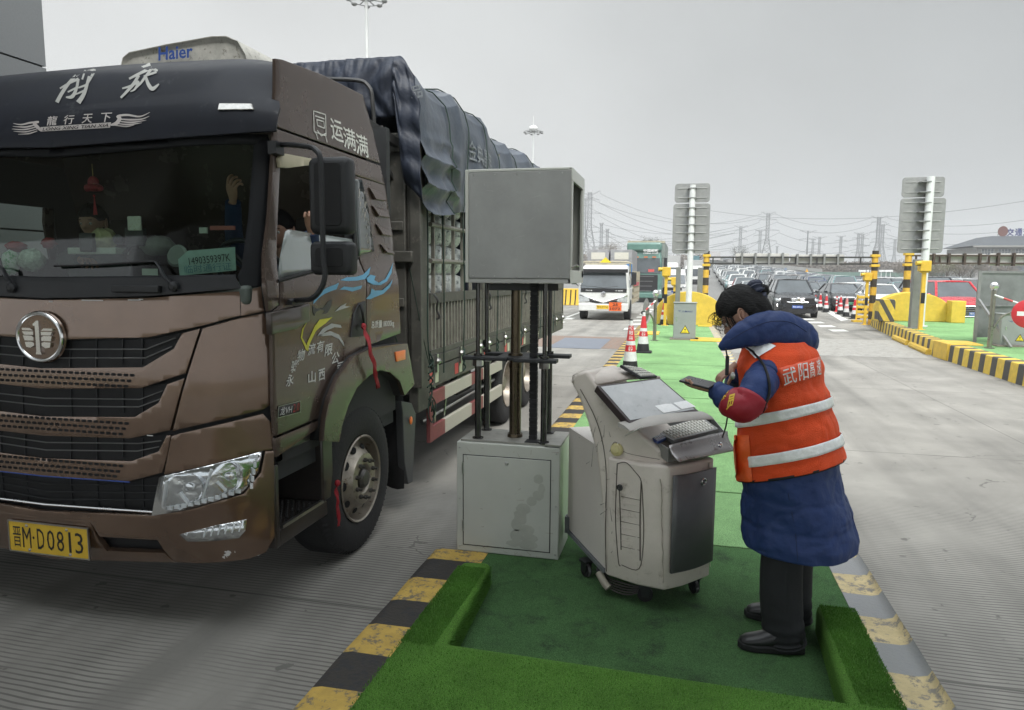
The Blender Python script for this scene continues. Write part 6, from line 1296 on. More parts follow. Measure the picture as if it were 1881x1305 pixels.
line('panel_seam', [(1178, 885), (1176, 940), (1176, 1030)], .0035, DIRT, body_); line('panel_seam', [(1138, 900), (1140, 960), (1141, 1010)], .0030, DIRT, body_)
line('panel_seam', [(1120, 830), (1130, 812), (1150, 832), (1222, 846)], .0015, DIRT, body_)
for k in range(9): MB().bar(hk(1141, 912 + 11.5 * k, .002), hk(1176, 919 + 11.5 * k, .002), .003, .002).build('louvre', DIRT if k % 2 == 0 else KM, body_)
r_ = random.Random(2); mb = MB()
for i in range(20):
    a, b = (1098 + r_.gauss(0, 9), 810 + r_.gauss(0, 26)) if i < 11 else (1122 + r_.gauss(0, 5), 900 + r_.uniform(-60, 120)); q = hk(a, b, .002); p = hk(a + r_.gauss(0, 6), b + abs(r_.gauss(8, 14)), .002); mb.tube([q, p], [.0004, .0012], 4)
mb.build('grime_scratch', DIRT, body_, smooth=0)
mb = MB()
for a0, b0, a1, b1 in ((1214, 880, 1219, 1070), (1303, 850, 1304, 1040)): 
    P = [hk(a0 + (a1 - a0) * t + r_.uniform(-1.5, 1.5), b0 + (b1 - b0) * t, .003) for t in [k / 14 for k in range(15)]]; mb.tube(P, [r_.uniform(.003, .009) for _ in P], 6, flat=.3)
mb.build('peeling_tape', mat('yellowed_tape', (.40, .36, .30), .6, var=.3, scale=50), body_)
# front service door, lock
fp = lambda u, z: CN + (CR_ - CN) * u + V((0, 0, z)) + V((.012 + .016 * math.sin(math.pi * u), -.012 - .014 * math.sin(math.pi * u), 0))
sd_ = MB().grid(12, 2, lambda u, v: fp(.05 + .93 * u, .385 + .50 * v) + (CN - CR_).cross(V((0, 0, 1))).normalized() * 0).build('service_door', KG, body_, smooth=60, solid=.012)
for px, py, s_ in ((1267, 866, 1), (1141, 895, .9)):
    c = hitv(bv, px, py, .012) if px < 1200 else fp(.62, .835) + V((.006, -.008, 0)); dd = (CAM - c).normalized()
    mb = MB(); Mx = Matrix.Translation(c) @ V((ux.y, -ux.x, 0)).to_track_quat('Z', 'Y').to_matrix().to_4x4() if px > 1200 else Matrix.Translation(c) @ V((uy.y, -uy.x, 0) if V((uy.y, -uy.x, 0)).dot(dd) > 0 else (-uy.y, uy.x, 0)).to_track_quat('Z', 'Y').to_matrix().to_4x4()
    mb.lathe([(.019 * s_, 0), (.019 * s_, .004), (.015 * s_, .007), (.012 * s_, .003), (.006 * s_, .003), (.005, .008), (.001, .008)], Mx, 20); mb.build('lock', DKST if px < 1200 else STEEL, body_)
c = hk(1134, 826, .002); mb = MB(); Mx = Matrix.Translation(c) @ V((-.35, -1, .15)).to_track_quat('Z', 'Y').to_matrix().to_4x4(); mb.lathe([(.034, 0), (.034, .010), (.028, .016), (.020, .017), (.018, .020), (.001, .021)], Mx, 28); mb.build('call_button', mat('yellowed_plastic', (.50, .44, .20), .35, coat=.5, var=.15, scale=60), K)
MB().tube(spline([c + V((.0, -.01, .03)), hk(1150, 800, .006), hk(1180, 785, .01)], 5), .002, 5).build('wire', WHITE, K)
# screen
sc4 = [at(1096, 709, 3.56), at(1211, 694, 3.80), at(1285, 757, 3.70), at(1157, 779, 3.46)]
sn = (sc4[1] - sc4[0]).cross(sc4[3] - sc4[0]).normalized(); sn = sn if sn.z > 0 else -sn
SQ = bil(sc4); mb = MB(); mb.add([p + sn * .002 for p in sc4] + [p - sn * .045 for p in sc4], [(0, 1, 2, 3), (7, 6, 5, 4), (0, 4, 5, 1), (1, 5, 6, 2), (2, 6, 7, 3), (3, 7, 4, 0)]); scr = mb.build('monitor', mat('monitor_bezel', (.05, .035, .036), .4), K, bevel=.004)
MB().add([SQ(u, v) + sn * .0045 for u, v in ((.035, .95), (.965, .95), (.965, .07), (.035, .07))], [(0, 1, 2, 3)]).build('screen', mat('dusty_sky_screen', (.42, .43, .43), .30, 0, var=.10, scale=9, coat=.5, col2=(.48, .49, .49), f2=.55, edge=.2), scr, smooth=0)  # pale base paints the reflected sky together with real dust
for u0, u1, v0, v1, lb in ((.50, .74, .10, .30, 'white slip of paper on the lower edge of the console screen, left one'), (.78, .98, .12, .30, 'white slip of paper in the lower right corner of the console screen')):
    P = [SQ(u, v) + sn * .006 for u, v in ((u0, v1), (u1, v1 + .01), (u1 + .03, v0), (u0 + .02, v0))]; tag(MB().add(P + [p + sn * .0015 for p in P], [(0, 1, 2, 3), (4, 5, 6, 7), (0, 1, 5, 4), (1, 2, 6, 5), (2, 3, 7, 6), (3, 0, 4, 7)]).build('paper_slip', mat('white_slip', (.85, .86, .85), .7, var=.06, scale=50), smooth=0), lb, 'paper', 'paper slips on the console screen')
# lip under the screen
l0, l1 = at(1146, 783, 3.44), at(1300, 762, 3.66); mb = MB(); ld_ = (l1 - l0)
rings = []
for i in range(15):
    t = i / 14; c = l0 + ld_ * t + V((0, 0, .012 * math.sin(math.pi * t))); rings.append([c + V((-.03, .02, .012)), c + V((0, 0, .004)), c + V((.026, -.02, -.012)), c + V((.030, -.022, -.018)), c + V((.01, -.01, -.012)), c + V((-.03, .02, -.012))])
mb.loft(rings); mb.build('screen_lip', mat('cream_grey_lip', (.38, .36, .33), .45), K, smooth=50)
# head top behind the screen (curved shell from nose to the screen top)
tp_ = [(1051, 697), (1062, 684), (1085, 680), (1110, 678), (1145, 676)]; lo = [(1052, 706), (1066, 700), (1080, 700), (1095, 709), (1096, 710)]
mb = MB(); rings = [[at(a, b, 3.62), (at(a, b, 3.62) + at(c_, d_, 3.92)) / 2 + V((0, 0, .012)), at(c_, d_, 3.92)] for (a, b), (c_, d_) in zip([(1051, 704), (1058, 692), (1075, 692), (1096, 707)], [(1054, 690), (1080, 680), (1145, 676), (1213, 694)])]
mb.loft(rings, caps=False, closed=False); mb.build('head_cover', KM, K, smooth=80, solid=.012)
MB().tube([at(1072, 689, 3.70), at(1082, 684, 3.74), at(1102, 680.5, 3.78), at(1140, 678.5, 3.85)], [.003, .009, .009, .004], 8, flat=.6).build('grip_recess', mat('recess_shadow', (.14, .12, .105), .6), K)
# drawer
d0, d1, d2, d3 = at(1172, 787, 3.52), at(1241, 845, 3.34), at(1349, 829, 3.56), at(1322, 785, 3.72)
dn = V((0, 0, 1)); DM = mat('drawer_grey', (.22, .22, .215), .35, .3, var=.1)
ZD = 1.035; q0 = [oz(1168, 788, ZD), oz(1228, 824, ZD - .01), oz(1334, 797, ZD - .01), oz(1306, 764, ZD)]
mb = MB(); q1 = [p - V((0, 0, .07)) for p in q0]; q1[0] += V((.02, .02, -.0)); 
mb.add(q0 + q1, [(7, 6, 5, 4), (0, 4, 5, 1), (1, 5, 6, 2), (2, 6, 7, 3), (3, 7, 4, 0)]); mb.build('drawer', DM, K, smooth=0, solid=.006)
mb = MB(); P = [q0[1] + V((-.008, -.004, .016)), q0[2] + V((.004, -.004, .016)), at(1351, 828, q0[2].y - .06), at(1244, 849, q0[1].y - .06)]
f_ = bil(P); mb.grid(14, 5, lambda u, v: f_(u, v) + V((-.012, .004, 0)) * math.sin(math.pi * (1 - v)) + V((.02, .0, 0)) * max(0, .12 - u) * 4); fl_ = mb.build('drawer_flap', mat('drawer_flap_grey', (.26, .245, .24), .28, .5, var=.12, scale=5), K, smooth=60, solid=.006)
mb = MB(); c = f_(.76, .42) + V((.004, -.012, .004)); mb.lathe([(.014, 0), (.014, .006), (.008, .010), (.001, .006)], Matrix.Translation(c) @ V((.5, -.8, .3)).to_track_quat('Z', 'Y').to_matrix().to_4x4(), 18); mb.build('drawer_lock', CHROME, fl_)
# keyboard and calculator lying in the drawer, number pad on top of the head
def keypad(name, label, P, th, nu, nv, bm, km, mrg=.06, u0=.0, u1=1., hk_=.006):
    f = bil(P); nr = (P[1] - P[0]).cross(P[3] - P[0]).normalized(); nr = nr if nr.z > 0 else -nr
    mb = MB(); mb.add([p for p in P] + [p - nr * th for p in P], [(0, 1, 2, 3), (7, 6, 5, 4), (0, 4, 5, 1), (1, 5, 6, 2), (2, 6, 7, 3), (3, 7, 4, 0)]); o = mb.build(name, bm, bevel=.002); tag(o, label, name.replace('_', ' '))
    mb = MB(); du = (u1 - u0 - 2 * mrg) / nu; dvv = (1 - 2 * mrg) / nv
    for i in range(nu):
        for j in range(nv):
            a, b = u0 + mrg + du * (i + .12), mrg + dvv * (j + .12); q = [f(a, b), f(a + du * .76, b), f(a + du * .76, b + dvv * .76), f(a, b + dvv * .76)]; t = [f(a + du * .1, b + dvv * .1), f(a + du * .66, b + dvv * .1), f(a + du * .66, b + dvv * .66), f(a + du * .1, b + dvv * .66)]
            mb.add([p for p in q] + [p + nr * hk_ for p in t], [(4, 5, 6, 7), (0, 1, 5, 4), (1, 2, 6, 5), (2, 3, 7, 6), (3, 0, 4, 7)])
    mb.build('keys', km, o, smooth=0); return o, f, nr
KEYW = mat('key_ivory', (.50, .49, .44), .5, var=.15, scale=80); KBB = mat('keyboard_grey', (.14, .14, .135), .5)
KP = lambda L_, z: [oz(a, b, z) for a, b in L_]
keypad('keyboard', 'grey keyboard with ivory keys lying in the open console drawer', KP([(1202, 791), (1290, 766), (1320, 788), (1236, 809)], ZD + .012), .02, 14, 5, KBB, KEYW)
keypad('calculator', 'blue and white calculator at the left end of the open console drawer', KP([(1172, 788), (1192, 783), (1226, 803), (1208, 811)], ZD + .008), .015, 5, 4, mat('calculator_blue', (.03, .06, .20), .4), mat('calc_key', (.5, .52, .58), .5), .06)
P4 = [at(1143, 671, 3.80), at(1170, 671, 3.98), at(1208, 693, 3.90), at(1178, 694, 3.72)]
P4 = [at(1140, 670, 3.78), at(1176, 676, 3.93), at(1208, 691, 3.86), at(1178, 693, 3.72)]
keypad('number_pad', 'black number pad with pale keys perched on top of the console head', P4, .016, 7, 4, PLAS, KEYW, .05)
# side equipment box at the back left of the console
a0, a1_, b0_ = V((-.352, 3.60, 0)), V((-.638, 4.14, 0)), V((-.02, 4.25, 0))
z0_, z1_ = .315, at(1042, 785, 4.14).z
pl_ = [a0, a1_, a1_ + V((.26, .14, 0)), a0 + V((.28, .16, 0))]
mb = MB(); mb.add([V((p.x, p.y, z0_)) for p in pl_] + [V((p.x, p.y, z1_)) for p in pl_], [(3, 2, 1, 0), (4, 5, 6, 7), (0, 1, 5, 4), (1, 2, 6, 5), (2, 3, 7, 6), (3, 0, 4, 7)]); sbx = mb.build('side_box', KS_, K, bevel=.004)
mb = MB(); mb.bar(V((a0.x, a0.y - .004, z0_ - .012)), V((a1_.x, a1_.y, z0_ - .012)), .02, .022); mb.box((a1_.x - .012, a1_.y - .03, z0_ - .02), (a1_.x + .03, a1_.y + .02, z0_ + .08)); mb.build('base_rail', mat('rail_grey', (.14, .15, .16), .5), K, smooth=0)
# castors and cables
def castor(c, yaw_, r=.04):
    M_ = frame(c, yaw_); mb = MB(); mb.lathe([(.012, -.011), (r * .8, -.012), (r, -.008), (r, .008), (r * .8, .012), (.012, .011)], M_ @ Matrix.Translation((0, 0, r)) @ Matrix.Rotation(R(90), 4, 'X'), 28); w_ = mb.build('castor', mat('castor_grey', (.34, .34, .345), .5), K)
    mb = MB(); mb.lathe([(r * .92, -.013), (r * 1.0, -.010), (r * 1.0, .010), (r * .92, .013)], M_ @ Matrix.Translation((0, 0, r)) @ Matrix.Rotation(R(90), 4, 'X'), 28); mb.build('castor_tyre', BLACK, w_)
    mb = MB()
    for s_ in (1, -1): mb.prism([(-.018, r - .012), (.018, r - .012), (.03, r * 2.15), (-.03, r * 2.15)], lambda x, z: M_ @ V((x, s_ * .015, z)), lambda x, z: M_ @ V((x, s_ * .019, z)))
    mb.prism(rrect(-.032, -.03, .036, .03, .01, 3), lambda x, y: M_ @ V((x, y, r * 2.15)), lambda x, y: M_ @ V((x, y, r * 2.15 + .012))); mb.build('castor_fork', PLAS, w_)
castor(V((-.135, 3.575, .17)), 185); castor(V((-.475, 3.80, .17)), 130); castor(V((.115, 3.74, .17)), 120); castor(V((-.30, 4.2, .17)), 100)
MB().box((-.40, 3.64, .275), (.12, 4.05, .287)).build('base_plate', DKST, K, smooth=0)
mb = MB()
for k in range(5): mb.tube(spline([(-.40 + .01 * k, 3.70, .27), (-.33, 3.60 + .01 * k, .215 + .008 * k), (-.22, 3.565 + .008 * k, .20 + .01 * k), (-.13, 3.60, .235)], 6), .0045, 6)
mb.build('cable', mat('cable_grey', (.05, .045, .04), .6), K); MB().tube([(-.385, 3.62, .28), (-.345, 3.585, .235), (-.325, 3.575, .22)], .02, 10).build('cable_sleeve', mat('pipe_beige', (.3, .27, .22), .6), K)
# ---------------- things standing on the islands ----------------
GALV = mat('galvanised_grey', (.25, .255, .25), .5, .5, var=.12, scale=12); CABG = mat('cabinet_grey', (.26, .275, .265), .45, .1, var=.06, coat=.1)
POLEW = mat('white_pole', (.62, .63, .62), .45, var=.08, scale=6)
def cone(x, y, z, h, label, writing=None, faded=False, group='traffic cones by the lanes'):
    t = thing('traffic_cone', label, 'traffic cone', (x, y, z), group); k = h / .9; r = lambda zz: (.135 - .105 * (zz - .07) / .80) * k
    CRD = mat('cone_red_faded', (.55, .20, .19), .6) if faded else mat('cone_red', (.50, .022, .03), .5, var=.12); CW = mat('cone_white', (.60, .60, .59), .4, .1, var=.12, scale=20)
    MB().prism(rrect(x - .19 * k, y - .19 * k, x + .19 * k, y + .19 * k, .04 * k, 3), lambda a, b: V((a, b, z)), lambda a, b: V((a, b, z + .035 * k))).build('base', BLACK, t, bevel=.006)
    mb = MB(); Mz = Matrix.Translation((x, y, z))
    segs = [(.035, .20, 2), (.20, .36, 1), (.36, .47, 0), (.47, .54, 1), (.54, .80, 0), (.80, .885, 1), (.885, .905, 2)]
    for a, b, c in segs: mb.lathe([(r(a), a * k), (r(b), b * k)], Mz, 24, c, caps=False)
    mb.lathe([(r(.905), .905 * k), (.001, .906 * k)], Mz, 24, 2, caps=False); cn = mb.build('cone_body', [CRD, CW, BLACK], t, smooth=40)
    if writing:
        def f_(zc, hh): 
            def f(u, v): zz = zc + (v - .5) * hh; q = r(zz / k) + .002; a = math.atan2(-y, -x) + (u - .5) * hh * .95 / q; return V((x + q * math.cos(a), y + q * math.sin(a), z + zz))
            return f
        for ch, zc, hh in writing: text(ch, f_(zc * k, hh * k), WLET, cn, bold=.02)
    return t
p = oz(1157, 684, .17); cone(p.x, p.y, .17, .92, 'red and white traffic cone just behind the console, lettered down its front', [('武', .76, .07), ('阳', .68, .07), ('高', .60, .07), ('养', .41, .085)])
p = oz(1181, 648, .17); cone(p.x, p.y, .17, .90, 'second red and white cone, standing farther off beside the boom arm post', [('养', .41, .09)])
p = oz(1219, 597, .17); cone(p.x, p.y, .17, .85, 'red and white cone half hidden behind the nearer yellow camera post')
def campost(px, yb, z, h, label, w_=.11):
    p = oz(px, yb, z); t = thing('camera_post', label, 'camera post', p, 'yellow camera posts'); x, y = p.x, p.y
    MB().box((x - w_ * .45, y - w_ * .45, z), (x + w_ * .45, y + w_ * .45, z + h - .3)).box((x - .12, y - .12, z), (x + .12, y + .12, z + .012)).build('pole', YEL, t, bevel=.012)
    hd_ = MB().box((x - .14, y - .13, z + h - .30), (x + .14, y + .16, z + h)).box((x - .10, y - .1, z + h - .34), (x + .1, y + .1, z + h - .30)).build('camera_housing', YEL, t, bevel=.03, bseg=3)
    MB().tube([(x - .13, y - .10, z + h - .07), (x - .26, y - .13, z + h - .075)], [.055, .06], 12).build('camera_hood', YEL, hd_); MB().tube([(x - .15, y - .1, z + h - .10), (x - .255, y - .12, z + h - .105)], .042, 12).build('camera_lens', BLACK, hd_)
    MB().box((x - w_ * .47, y - w_ * .47, z + .75), (x + w_ * .47, y - w_ * .3, z + 1.05)).build('pole_mark', BLACK, t)
campost(1221, 598, .17, 1.95, 'yellow camera post on the near island, left of the grey cabinet')
p = oz(1237, 585, .17); campost(1237, 585, .17, 1.6, 'smaller yellow camera post seen behind the first one', .09)
campost(1690, 606, ISZ, 1.95, 'yellow camera post in front of the tall white sign pole on the right island')
campost(1588, 597, .0, 2.0, 'yellow camera post beside the yellow barrier and the group of cones')
def sqpost(px, yb, z, h, w_, label):
    p = oz(px, yb, z); tag(MB().box((p.x - w_ / 2, p.y - w_ / 2, z), (p.x + w_ / 2, p.y + w_ / 2, z + h)).box((p.x - w_ * .9, p.y - w_ * .9, z), (p.x + w_ * .9, p.y + w_ * .9, z + .015)).build('sensor_post', mat('post_grey_green', (.20, .205, .19), .5, .3), bevel=.008), label, 'post', 'grey square posts')
sqpost(1243, 598, .17, 1.95, .16, 'grey square post standing left behind the grey cabinet'); sqpost(1283, 597, .17, 1.95, .17, 'grey square post to the right of the grey cabinet'); sqpost(1677, 603, ISZ, 2.0, .22, 'grey square post beside the white sign pole on the right island')
def signpole(px0, yb, z, top, boards, label, w_):
    p = oz(px0, yb, z); y = p.y; t = thing('sign_pole', label, 'sign', p, 'white sign poles'); tp = oy(*top, y)
    MB().tube([p, V((p.x, y, tp.z))], w_ / 2, 20).cyl(p, w_ * .9, .03, 20).build('pole', POLEW, t)
    for (x0, y0, x1, y1), ribs in boards:
        a, b = oy(x0, y0, y), oy(x1, y1, y); a.x += 0; cx = (a.x + b.x) / 2; hw = (b.x - a.x) / 2; yb_ = y + w_ / 2 + .03
        bd_ = MB().prism(rrect(cx - hw, b.z, cx + hw, a.z, .09, 4), lambda u, v: V((u, yb_, v)), lambda u, v: V((u, yb_ + .025, v))).build('sign_board', mat('board_back_grey', (.27, .272, .265), .5, .35, var=.12, scale=8), t, bevel=.006)
        mb = MB(); mc = MB()
        for k in range(ribs):
            zz = b.z + (a.z - b.z) * (k + .5) / ribs; mb.box((cx - hw * .82, yb_ - .018, zz - .008), (cx + hw * .82, yb_ + .001, zz + .008)); mc.box((cx - hw * .25, y - w_ / 2 - .01, zz - .03), (cx + hw * .25, yb_ + .0, zz - .004))
        mb.build('board_rib', mat('rib_grey', (.42, .42, .41), .5), bd_, smooth=0); mc.build('pole_clamp', GALV, bd_, smooth=0)
signpole(1263, 612, .17, (1270, 340), [((1240, 337, 1304, 371), 2), ((1237, 374, 1302, 466), 6)], 'white sign pole with two grey sign boards seen from behind, on the near island', .17)
signpole(1690, 600, ISZ, (1699, 325), [((1661, 325, 1737, 361), 2), ((1657, 364, 1734, 465), 6)], 'white sign pole with two grey sign boards seen from behind, on the right island', .22)
def cabinet(px0, px1, yb, yt, z, label, base=True):
    a, b = oz(px0, yb, z + .03), oz(px1, yb, z + .03); y = a.y; tz = oy(px0, yt, y).z; t = thing('control_cabinet', label, 'cabinet', a, 'grey control cabinets')
    cb = MB().box((a.x, y, z + .03), (b.x, y + .4, tz)).box((a.x - .02, y - .02, tz), (b.x + .02, y + .42, tz + .02)).build('cabinet_body', CABG, t, bevel=.008)
    MB().box((a.x - .08, y - .08, z), (b.x + .08, y + .45, z + .03)).build('base_plate', mat('rusty_base', (.2, .17, .14), .7), t)
    w_ = b.x - a.x; h = tz - z; MB().box((a.x + w_ * .12, y - .014, z + h * .52), (a.x + w_ * .15, y, z + h * .62)).build('door_handle', CHROME, cb)
    MB().box((a.x + .015, y - .003, z + .06), (b.x - .015, y + .003, tz - .03)).build('cabinet_door', CABG, cb, bevel=.002)
    cx, cz = a.x + w_ * .53, z + h * .28; s_ = h * .13
    wt = MB().prism([(cx - s_, cz - s_ * .8), (cx + s_, cz - s_ * .8), (cx, cz + s_ * .95)], lambda u, v: V((u, y - .004, v)), lambda u, v: V((u, y - .007, v))).build('warning_sign', INK, cb, smooth=0); MB().prism([(cx - s_ * .8, cz - s_ * .69), (cx + s_ * .8, cz - s_ * .69), (cx, cz + s_ * .72)], lambda u, v: V((u, y - .007, v)), lambda u, v: V((u, y - .009, v))).build('warning_triangle', mat('sign_yellow', (.70, .55, .03), .5), wt, smooth=0)
    MB().prism([(cx + .02 * h, cz + .42 * s_), (cx - .03 * h, cz - .05 * s_), (cx, cz - .02 * s_), (cx - .015 * h, cz - .35 * s_), (cx + .03 * h, cz + .1 * s_), (cx, cz + .08 * s_)], lambda u, v: V((u, y - .009, v)), lambda u, v: V((u, y - .0105, v))).build('bolt_symbol', INK, wt, smooth=0)
    text('有电危险', flatq(cx - s_ * .5, cz - s_ * .62, cx + s_ * .5, cz - s_ * .42, y - .0105), INK, wt)
    DB = mat('dark_blue_letter', (.03, .05, .16), .5); text('万集科技', flatq(a.x + w_ * .34, z + h * .75, a.x + w_ * .86, z + h * .80, y - .005), DB, cb, bold=.01, shear=.2)
    mb = MB(); mb.add([(a.x + w_ * u, y - .0045, z + h * v) for u, v in ((.17, .815), (.24, .80), (.27, .815), (.23, .76), (.235, .785))], [(0, 1, 2, 3, 4)]); mb.add([(a.x + w_ * u, y - .0045, z + h * v) for u, v in ((.26, .79), (.33, .82), (.30, .80), (.28, .75))], [(0, 1, 2, 3)]); mb.build('arrow_logo', DB, cb, smooth=0)
cabinet(1236, 1277, 622, 557, .17, 'grey control cabinet with a yellow warning triangle on the near island')
cabinet(1836, 1895, 634, 578, ISZ, 'grey control cabinet with a yellow warning triangle on the right island')
def boom(pb, z, hz, tip, disc, red, label):
    x, y = pb.x, pb.y; t = thing('boom_gate', label, 'barrier', pb, 'small boom gates'); ST = mat('brushed_post', (.30, .29, .25), .3, .9, var=.1)
    MB().cyl((x, y, z), .045, hz, 16).cyl((x, y, z), .10, .015, 16).build('post', ST, t); MB().ball((x, y, z + hz + .075), .085, 18).cyl((x, y, z + hz - .02), .06, .03, 16).build('ball_cap', CHROME, t)
    a = V((x, y - .03, z + hz - .12)); d = tip - a; n = 5
    mb = MB()
    for k in range(n): mb.tube([a + d * (k / n), a + d * ((k + 1) / n)], .022, 10, k % 2)
    mb.build('boom_arm', [POLEW, mat('arm_red', (.45, .06, .06), .5)], t)
    MB().tube(spline([V((x, y - .02, z + hz * .28)), a + d * .18 + V((0, 0, -.42)), a + d * .45 + V((0, 0, -.20)), a + d * .8 + V((0, 0, -.10))], 5), .022, 8).build('boom_stay', ST, t)
    c, nrm = disc; Mx = Matrix.Translation(c) @ V(nrm).to_track_quat('Z', 'Y').to_matrix().to_4x4()
    ds = MB().lathe([(.001, -.006), (.29, -.006), (.30, 0), (.29, .006), (.001, .006)], Mx, 36).build('no_entry_disc', mat('disc_red', (.55, .03, .04), .4, coat=.3) if red else GALV, t)
    if red: MB().box((-.20, -.045, .0075), (.20, .045, .009), M=Mx).build('white_bar', WHITE, ds, smooth=0); MB().box((-.20, -.045, -.009), (.20, .045, -.0075), M=Mx).build('white_bar', WHITE, ds, smooth=0)
    MB().ball(tip, .05, 12).build('arm_end', BLACK, t)
pb = oz(1202, 626, .17); boom(pb, .17, 1.15, oy(1181, 575, pb.y - .5), (oy(1187, 570, pb.y - .35), (.97, -.22, 0)), False, 'steel boom gate post with a chrome ball on the near island')
pb = oz(1817, 640, ISZ); boom(pb, ISZ, 1.25, oy(1912, 572, pb.y - .2), (oy(1890, 577, pb.y - .25), (-.42, -.9, 0)), True, 'boom gate with a red no-entry disc on the right island')
# yellow concrete arches
def yarch(xa, xb, y, z, zt, ends, label, dep=.55):
    n = 24; hw = (xb - xa) / 2; cx = (xa + xb) / 2; pts = [(xa, z), (xb, z)]
    pts += [(cx + hw * math.cos(a) , z + (zt - z) * (.50 + .50 * math.sin(a) ** 1.3)) for a in [math.pi * k / n for k in range(n + 1)]]
    t = thing('crash_barrier', label, 'barrier', (cx, y, z), 'yellow arched crash barriers'); MB().prism(pts, lambda u, v: V((u, y, v)), lambda u, v: V((u, y + dep, v))).build('arch_wall', mat('barrier_yellow', (.60, .42, .05), .7, var=.12, scale=6, col2=(.45, .30, .07), f2=.62, bump=.3), t, bevel=.02, smooth=30)
    for i, e_ in enumerate(ends): 
        if e_: MB().box((e_[0], y - .45, z), (e_[1], y + .05, z + e_[2])).build('end_block', MATS['barrier_yellow'] if e_[3] else stripes('arch_stripe', (.60, .42, .05), (.05, .05, .055), 0, .34, .55, 0, skew=.55), t, bevel=.02)
a, b = oz(1204, 599, .17), oz(1326, 600, .17); yarch(a.x, b.x, 24.6, .17, oy(1255, 536, 24.6).z, (None, None), 'yellow arched concrete barrier at the far end of the near island')
yA_ = 26.2; a, b = oy(1609, 590, yA_), oy(1742, 590, yA_); top = oy(1668, 537, yA_).z
yarch(a.x, b.x, yA_, ISZ, top, ((oy(1606, 590, yA_).x, oy(1636, 590, yA_).x, .74, False), (oy(1737, 590, yA_).x, oy(1763, 590, yA_).x, .72, True)), 'yellow arched concrete barrier with striped end block on the right island')
# striped nose of the right island
MB().prism([(7.0, 27.9), (6.95, 28.8), (7.35, 31.0), (7.8, 32.0), (8.9, 32.2), (8.9, 27.9)], lambda x, y: V((x, y, -.01)), lambda x, y: V((x + .05, y - .05, ISZ + .03))).build('island_nose', KSS, None, bevel=.03)
o = bpy.data.objects['island_nose']; tag(o, 'yellow and black striped nose at the far tip of the right island', 'kerb block')
# gantries with sign panels seen from behind
BY = stripes('pole_black_yellow', (.60, .36, .04), (.02, .02, .022), 2, .62, .5, .1, rough=.5)
def gantry(pl, pr, y, zt, zb, panels, label, brown=False, left_x=None):
    FRM = mat('gantry_brown', (.07, .05, .04), .6, .3, var=.3) if brown else DKST
    t = thing('gantry', label, 'gantry', (pl, y, 0), 'height gantries over the lanes'); xs = [v for v in (pl, pr) if v is not None]
    for v in (pl, pr):
        if v is None: continue
        pz = oy(1605, 461, y).z; MB().cyl((v, y, 0), .115, pz, 20).build('post', BY, t)
        mb = MB(); 
        for zc in (zt + .06, zb - .06): mb.box((v - .15, y - .14, zc - .05), (v + .15, y + .14, zc + .05))
        mb.build('post_bracket', YEL, t, bevel=.008)
    x0 = pl if pl is not None else 0; x1 = pr if pr is not None else left_x; mb = MB(); w_ = .05
    mb.box((x0, y - w_, zt - .03), (x1, y + w_, zt + .03)); mb.box((x0, y - w_, zb - .03), (x1, y + w_, zb + .03)); k = x0 + .25
    while k < x1: mb.box((k - .025, y - w_ * .8, zb + .03), (k + .025, y + w_ * .8, zt - .03)); k += .78
    mb.build('truss', FRM, t, smooth=0)
    for (a, b) in panels:
        q0_, q1_ = oy(a[0], a[1], y + .10), oy(b[0], b[1], y + .10); pn = MB().prism(rrect(q0_.x, q1_.z, q1_.x, q0_.z, .05, 3), lambda u, v: V((u, y + .08, v)), lambda u, v: V((u, y + .11, v))).build('sign_panel', mat('panel_back', (.52, .51, .47), .55, .0, var=.14, scale=3, col2=(.22, .20, .17), f2=.62), t, bevel=.004)
        w2 = q1_.x - q0_.x
        for k in range(4): xx = q0_.x + w2 * (k + .5) / 4; MB().box((xx - .035, y - .09, q1_.z - .02), (xx + .035, y + .08, q0_.z + .02)).build('panel_bracket', GALV if not brown else FRM, pn, smooth=0)
gy = 29.6; gantry(oy(1297, 500, gy).x, oy(1606, 500, gy).x, gy, oy(1450, 473, gy).z, oy(1450, 485, gy).z, [((1351, 466), (1449, 486)), ((1452, 468), (1550, 486))], 'height gantry on two black and yellow posts with two sign panels')
gy2 = 28.4; gantry(oy(1667, 500, gy2).x, None, gy2, oy(1750, 470, gy2).z, oy(1750, 484, gy2).z, [((1700, 467), (1811, 486)), ((1818, 466), (1930, 488))], 'brown-framed height gantry crossing the right-hand lane to the edge of the photo', True, oy(1990, 500, gy2).x)
# big metal sheet on a stand, wire frame step
p = oy(1800, 500, 18.2); q = oy(1925, 500, 18.8); z1 = p.z; t = thing('metal_screen', 'large grey sheet-metal screen on a frame at the right edge of the photo', 'screen', (p.x, 18.2, ISZ))
MB().add([(p.x, 18.2, ISZ + .12), (q.x, 18.8, ISZ + .12), (q.x, 18.8, z1), (p.x, 18.2, z1)], [(0, 1, 2, 3)]).build('metal_sheet', mat('weathered_sheet', (.22, .23, .225), .42, .5, var=.25, scale=2, col2=(.24, .25, .245), f2=.55, edge=.3), t, solid=.03, smooth=0)
mb = MB(); mb.bar((p.x, 18.18, ISZ), (p.x, 18.18, z1 + .02), .06); mb.bar((p.x, 18.18, z1), (q.x, 18.78, z1), .05); mb.bar((p.x, 18.15, (z1 + ISZ) * .52), (q.x, 18.75, (z1 + ISZ) * .52), .03); mb.bar((p.x - .02, 18.1, ISZ + 1.0), (p.x + .35, 17.2, ISZ), .05); mb.build('screen_frame', GALV, t)
mb = MB()
for k in range(7): mb.bar((7.75 + .16 * k, 17.4, ISZ + .10), (7.95 + .16 * k, 18.0, ISZ + .10), .02)
